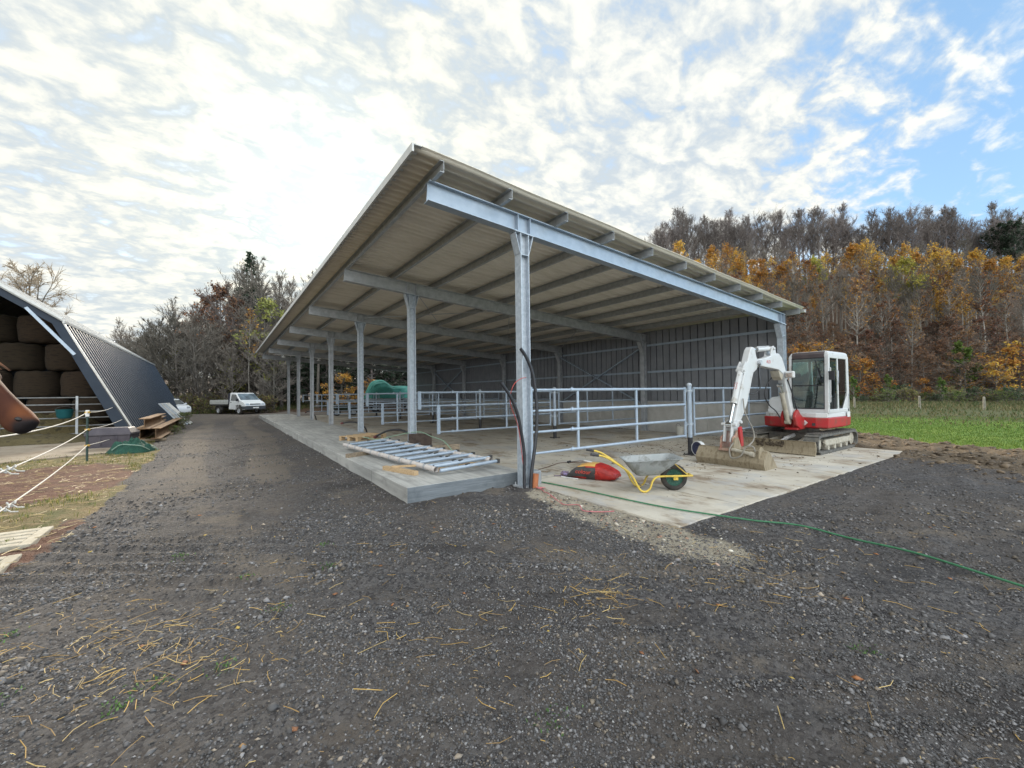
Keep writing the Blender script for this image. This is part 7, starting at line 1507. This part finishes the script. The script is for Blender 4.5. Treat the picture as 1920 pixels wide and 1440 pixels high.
GOLD = [(0.56, 0.30, 0.055), (0.60, 0.36, 0.075), (0.50, 0.24, 0.05), (0.44, 0.30, 0.08)]
RUST = [(0.21, 0.120, 0.082), (0.18, 0.105, 0.078), (0.30, 0.155, 0.075), (0.16, 0.110, 0.09)]
ORNG = [(0.48, 0.25, 0.055), (0.40, 0.17, 0.045), (0.52, 0.32, 0.075)]
LIME = [(0.40, 0.38, 0.075), (0.30, 0.32, 0.07), (0.48, 0.40, 0.085)]
GREEN = [(0.10, 0.16, 0.035), (0.14, 0.20, 0.05), (0.08, 0.12, 0.03)]
OLIVE = [(0.25, 0.255, 0.085), (0.20, 0.21, 0.07), (0.30, 0.275, 0.09)]
DARK = [(0.032, 0.052, 0.032), (0.042, 0.066, 0.040), (0.026, 0.042, 0.028)]
PR = {}
PR['bare'] = [tree_proto('bare', 100 + i, 16, 0.19, 0.34, 4.6, 30, 8, 7, 0.75, bark_m, twig_m, twig_r=0.019) for i in range(3)]
PR['crest'] = [tree_proto('crest', 120 + i, h_, 0.20, c_, s_, n_, 9, 8, u_, twig_d, twig_d, twig_r=0.021) for i, (h_, c_, s_, n_, u_) in enumerate(((17, 0.28, 5.8, 38, 0.80), (15, 0.20, 7.0, 44, 0.62), (18.5, 0.38, 5.0, 30, 0.9), (16, 0.33, 6.4, 34, 0.7), (13.5, 0.15, 6.2, 40, 0.75)))]
PR['scrub'] = [tree_proto('scrub', 140 + i, 8, 0.09, 0.06, 3.4, 40, 8, 8, 0.55, bark_m, twig_m, twig_r=0.018) for i in range(2)]
PR['gold'] = [tree_proto('gold', 160 + i, 13, 0.13, 0.36, 3.2, 30, 8, 7, 0.70, birch_m, twig_m, GOLD, 2600, 0.13, 0.014, clump=0.25) for i in range(3)]
PR['pole'] = [tree_proto('pole', 180 + i, 14, 0.12, 0.50, 2.6, 26, 7, 7, 0.70, birch_m, twig_m, RUST + GOLD[2:3], 800, 0.13, 0.016, clump=0.4) for i in range(3)]
PR['rust'] = [tree_proto('rust', 200 + i, 10, 0.12, 0.14, 3.9, 36, 8, 7, 0.25, bark_m, twig_m, RUST, 2600, 0.13, 0.015, flat=0.7, clump=0.2) for i in range(3)]
PR['lime'] = [tree_proto('lime', 220 + i, 13, 0.15, 0.34, 3.6, 32, 8, 7, 0.6, birch_m, twig_m, LIME, 3000, 0.14, 0.014, clump=0.2) for i in range(2)]
PR['orange'] = [tree_proto('orange', 240 + i, 5.5, 0.07, 0.12, 2.8, 26, 8, 6, 0.15, bark_m, twig_m, ORNG, 1500, 0.13, 0.013, flat=0.8, clump=0.3) for i in range(2)]
PR['oak'] = [tree_proto('oak', 260, 15, 0.22, 0.30, 5.0, 34, 8, 7, 0.5, twig_d, twig_d, RUST, 1800, 0.16, 0.02, clump=0.35)]
PR['spruce'] = [tree_proto('spruce', 280 + i, 15, 0.20, 0.10, 3.4, 60, 9, 6, -0.05, twig_d, twig_d, DARK, 7000, 0.16, 0.02, droop=0.03, cone=True, flat=0.6) for i in range(2)]
PR['thin_spruce'] = [tree_proto('thin_spruce', 290, 19, 0.20, 0.14, 3.2, 54, 8, 5, 0.0, twig_d, twig_d, DARK, 2300, 0.15, 0.02, droop=0.03, cone=True, flat=0.6)]
PR['pine'] = [tree_proto('pine', 300 + i, 16, 0.22, 0.40, 4.6, 30, 9, 8, 0.45, twig_d, twig_d, DARK, 6500, 0.18, 0.02, clump=0.2) for i in range(2)]
PR['willow'] = [tree_proto('willow', 310, 13, 0.25, 0.25, 5.5, 36, 9, 8, 0.55, twig_m, mat('tan_twigs', (0.42, 0.34, 0.25), (0.32, 0.26, 0.19), 3, 0.9), twig_r=0.022, droop=0.10)]
PR['bramble'] = [tree_proto('bramble', 320 + i, 2.0, 0.05, 0.03, 2.2, 34, 8, 6, 0.45, bark_m, twig_m, p_, 1500, 0.10, 0.012, droop=0.10) for i, p_ in enumerate((GREEN + OLIVE[1:2], [(0.055, 0.095, 0.045), (0.075, 0.12, 0.06)], OLIVE + RUST[:1]))]
PR['ivy'] = [tree_proto('ivy', 340, 6.5, 0.16, 0.10, 1.5, 40, 7, 6, 0.1, bark_m, twig_m, OLIVE, 3000, 0.13, 0.012, droop=0.12, clump=0.1), tree_proto('ivy', 341, 9, 0.14, 0.30, 2.2, 30, 7, 6, 0.1, bark_m, twig_m, OLIVE, 1300, 0.13, 0.012, droop=0.10, clump=0.35)]
PR['sapling'] = [tree_proto('sapling', 350, 5, 0.05, 0.10, 1.8, 24, 7, 6, 0.5, birch_m, twig_m, GREEN, 1600, 0.12, 0.012, flat=0.4, clump=0.25)]
NAME = {'bare': ('bare_tree', 'bare tree'), 'crest': ('bare_tree', 'bare tree'), 'scrub': ('bare_shrub', 'shrub'), 'gold': ('golden_birch', 'birch'), 'pole': ('slender_tree', 'tree'), 'rust': ('beech_tree', 'beech'), 'lime': ('maple_tree', 'maple'), 'orange': ('low_beech', 'beech'), 'oak': ('oak_tree', 'oak'), 'spruce': ('spruce_tree', 'spruce'), 'thin_spruce': ('spruce_tree', 'spruce'), 'pine': ('pine_tree', 'pine'), 'willow': ('willow_tree', 'willow'), 'bramble': ('bramble_bush', 'bush'), 'ivy': ('ivy_clad_tree', 'ivy tree'), 'sapling': ('sapling', 'sapling')}
used_p = set(); tg = random.Random(77)
def plant(kind, x, y, label, group, sc=1.0, var=None, rz_=None, lean=0.0, sz=None):
    v = var if var is not None else tg.randrange(len(PR[kind])); tr, cr = PR[kind][v]
    z = float(ground_h(np.array([x]), np.array([y]))[0]) - 0.05
    t = thing(NAME[kind][0], label, NAME[kind][1], (x, y, z), 0, group)
    t.rotation_euler = (lean, lean * 0.6, tg.uniform(0, 6.28) if rz_ is None else rz_); t.scale = (sc, sc, sz or sc)
    for p, nm in ((tr, 'trunk'), (cr, 'crown')):
        if (kind, v, nm) in used_p: c = p.copy(); COL.objects.link(c)
        else: c = p; used_p.add((kind, v, nm))
        c.parent = t
    return t
def at(pxx, depth):
    """point on the ground in the direction of a picture column, at a depth in metres"""
    k = (pxx - 960) / 780.155
    return -4.3015 + depth * (0.5715 + k * 0.8206), -5.821 + depth * (0.8203 - k * 0.5714)
def band(kind, n, px0, px1, d0, d1, s0, s1, label, group, minsep=0.0):
    pts = []
    for i in range(n):
        for _ in range(12):
            pxx = px0 + (px1 - px0) * (i + tg.uniform(0.05, 0.95)) / n; d = tg.uniform(d0, d1); x, y = at(pxx, d)
            if all((x - a) ** 2 + (y - b) ** 2 > minsep ** 2 for a, b in pts): break
        pts.append((x, y)); plant(kind, x, y, label, group, tg.uniform(s0, s1), lean=tg.gauss(0, 0.03))
# right-hand hill, from the crest down
band('crest', 78, 1230, 2010, 100, 124, 0.78, 1.12, 'leafless dark tree standing along the crest of the right-hand hill', 'bare trees on the crest of the hill', 2.2)
for pxx, d, sc in ((1885, 98, 0.95), (1912, 95, 1.0), (1945, 97, 0.9), (1975, 98, 1.0)): plant('pine', *at(pxx, d), 'dark pine at the right end of the hill crest', 'dark pines on the crest', sc)
band('bare', 30, 1190, 1985, 80, 100, 0.55, 0.8, 'bare grey tree in the upper part of the right-hand wood', 'bare trees in the hillside wood', 2.5)
band('gold', 13, 1190, 1985, 56, 70, 0.55, 0.85, 'smaller golden-leaved birch in the middle of the right-hand wood', 'smaller golden birches on the slope', 2.5)
band('gold', 44, 1195, 1985, 68, 84, 0.78, 1.1, 'golden-leaved birch in the upper band of the right-hand wood', 'golden birches across the hillside', 3)
for pxx, d, k, v, sc, lb in ((1390, 68, 'gold', 0, 1.0, 'large golden birch above the roof edge of the shed'), (1432, 66, 'gold', 1, 0.85, 'orange-gold birch right of the large one above the roof'), (1533, 70, 'lime', 0, 0.95, 'pointed yellow-green tree in the middle of the hillside'), (1700, 62, 'lime', 1, 1.02, 'broad lime-yellow tree above the middle of the meadow'), (1757, 70, 'gold', 2, 1.15, 'tall bright orange birch standing highest in the golden band'), (1725, 66, 'gold', 0, 1.05, 'golden birch behind the lime-yellow tree'), (1800, 68, 'gold', 1, 0.95, 'golden birch in front of the dark pines')): plant(k, *at(pxx, d), lb, None, sc, v)
band('pole', 54, 1180, 1985, 48, 74, 0.70, 0.98, 'slender pale-stemmed tree in the middle of the right-hand wood', 'slender trees on the hillside', 2)
band('bare', 26, 1330, 1985, 52, 70, 0.50, 0.78, 'bare grey tree in the lower part of the right-hand wood', 'bare trees in the hillside wood', 2)
band('rust', 34, 1420, 2000, 47, 60, 0.50, 0.85, 'rust-brown beech low in the right-hand wood', 'rust-brown beeches on the lower slope', 2)
band('rust', 14, 1470, 2000, 44, 49, 0.45, 0.7, 'rust-brown beech low in the right-hand wood', 'rust-brown beeches on the lower slope', 2)
for pxx, d, sc, lb in ((1492, 46, 1.15, 'orange low beech just left of the excavator cab roof'), (1545, 47, 1.2, 'orange low beech rising over the excavator cab'), (1612, 43, 0.85, 'yellow-orange low beech right of the excavator cab'), (1725, 44, 0.5, 'small orange beech shoot in the middle of the wood edge'), (1868, 43, 0.8, 'bright orange low beech near the right end of the wood edge'), (1890, 45, 1.1, 'broad orange low beech behind the rightmost meadow post'), (1935, 46, 1.3, 'orange low beech at the right border'), (1790, 45, 0.55, 'small orange low beech left of the bright one')): plant('orange', *at(pxx, d), lb, None, sc)
plant('sapling', *at(1812, 45), 'leaning fresh green sapling in front of the rust-brown beeches', None, 1.25, lean=0.12)
plant('sapling', *at(1765, 41), 'small green sapling at the foot of the wood', None, 0.5)
for pxx, d, sc in ((1600, 40, 0.8), (1665, 41, 0.9)): plant('sapling', *at(pxx, d), 'thin %s sapling at the foot of the wood' % ('left green' if pxx < 1620 else 'second green'), None, sc * 0.6)
for k in range(16):
    pxx = 1585 + 24 * k + tg.uniform(-8, 8); plant('bramble', *at(pxx, tg.uniform(36, 43)), 'tangled green bramble along the foot of the right-hand wood', 'brambles at the foot of the wood', tg.uniform(0.3, 0.75), (k * 7) % 3)
# left-hand wood behind the parked cars
band('bare', 22, 225, 470, 46, 62, 0.52, 0.74, 'bare grey tree in the wood behind the parked cars', 'bare trees behind the parked cars', 1.6)
band('bare', 14, 440, 650, 46, 60, 0.82, 1.08, 'tall bare tree showing above the roof line behind the shed', 'tall bare trees behind the shed', 1.6)
band('scrub', 20, 205, 520, 41, 50, 0.75, 1.15, 'bare grey thicket behind the parked cars', 'bare thickets behind the parked cars', 1.4)
band('bare', 12, 330, 560, 60, 72, 0.75, 0.95, 'bare grey tree deep in the wood behind the parked cars', 'bare trees behind the parked cars', 1.6)
plant('thin_spruce', *at(470, 51), 'tall thin dark spruce towering over the bare wood', None, 1.02, 0)
plant('thin_spruce', *at(448, 52), 'shorter dark spruce left of the towering one', None, 0.80, 0)
for pxx, d, sc in ((385, 50, 0.86), (415, 49, 0.92), (440, 47, 0.8)): plant('oak', *at(pxx, d), 'brown-leaved oak in the middle of the left wood', 'brown-leaved oaks in the left wood', sc, 0)
plant('ivy', *at(427, 43.5), 'stump-like tree hung with yellow-green ivy behind the pickup', None, 1.0, 0, 2.0, 0.10)
plant('ivy', *at(330, 43.0), 'small tree with yellow-green leaves above the white car', None, 0.75, 1)
plant('ivy', *at(497, 44.5), 'tall ivy-clad tree beside the far end of the roof', None, 1.35, 1)
plant('pole', *at(468, 43), 'pale-stemmed slender tree behind the pickup', None, 0.75, 0)
for k in range(11):
    pxx = 500 + 28 * k; plant('spruce', *at(pxx, tg.uniform(44, 50)), 'dark evergreen spruce seen under the far end of the shed roof', 'dark spruces behind the shed', tg.uniform(0.62, 0.85), k % 2)
for k in range(11):
    pxx = 488 + 29 * k; plant('spruce', *at(pxx, tg.uniform(52, 57)), 'dark evergreen spruce seen under the far end of the shed roof', 'dark spruces behind the shed', tg.uniform(0.7, 0.9), k % 2)
for pxx, d, sc in ((640, 41, 0.7), (695, 42, 0.6)): plant('orange', *at(pxx, d), 'orange-leaved low beech seen under the roof %s the second far column' % ('left of' if pxx < 650 else 'right of'), None, sc)
for k in range(8):
    pxx = 360 + 20 * k; plant('bramble', *at(pxx, tg.uniform(40.5, 43)), 'low bramble along the far edge of the track', 'brambles along the far edge of the track', tg.uniform(0.45, 0.8), 2)
plant('willow', *at(52, 44), 'bare tan willow rising behind the hay barn roof', None, 1.18, 0)
plant('bramble', -6.15, 21.5, 'yellow-green weeds growing at the foot of the leaning hurdles', None, 0.22, 0)
plant('bramble', -6.05, 18.0, 'yellow weeds growing beside the rusty beams', None, 0.16, 0)
plant('bramble', -6.2, 25.6, 'bright yellow weeds beyond the hurdles', None, 0.30, 0)
for k, l_ in PR.items():
    for v, (tr, cr) in enumerate(l_):
        for p, nm in ((tr, 'trunk'), (cr, 'crown')):
            if (k, v, nm) not in used_p: bpy.data.objects.remove(p)
# rename copies so that repeats carry Blender's own suffix
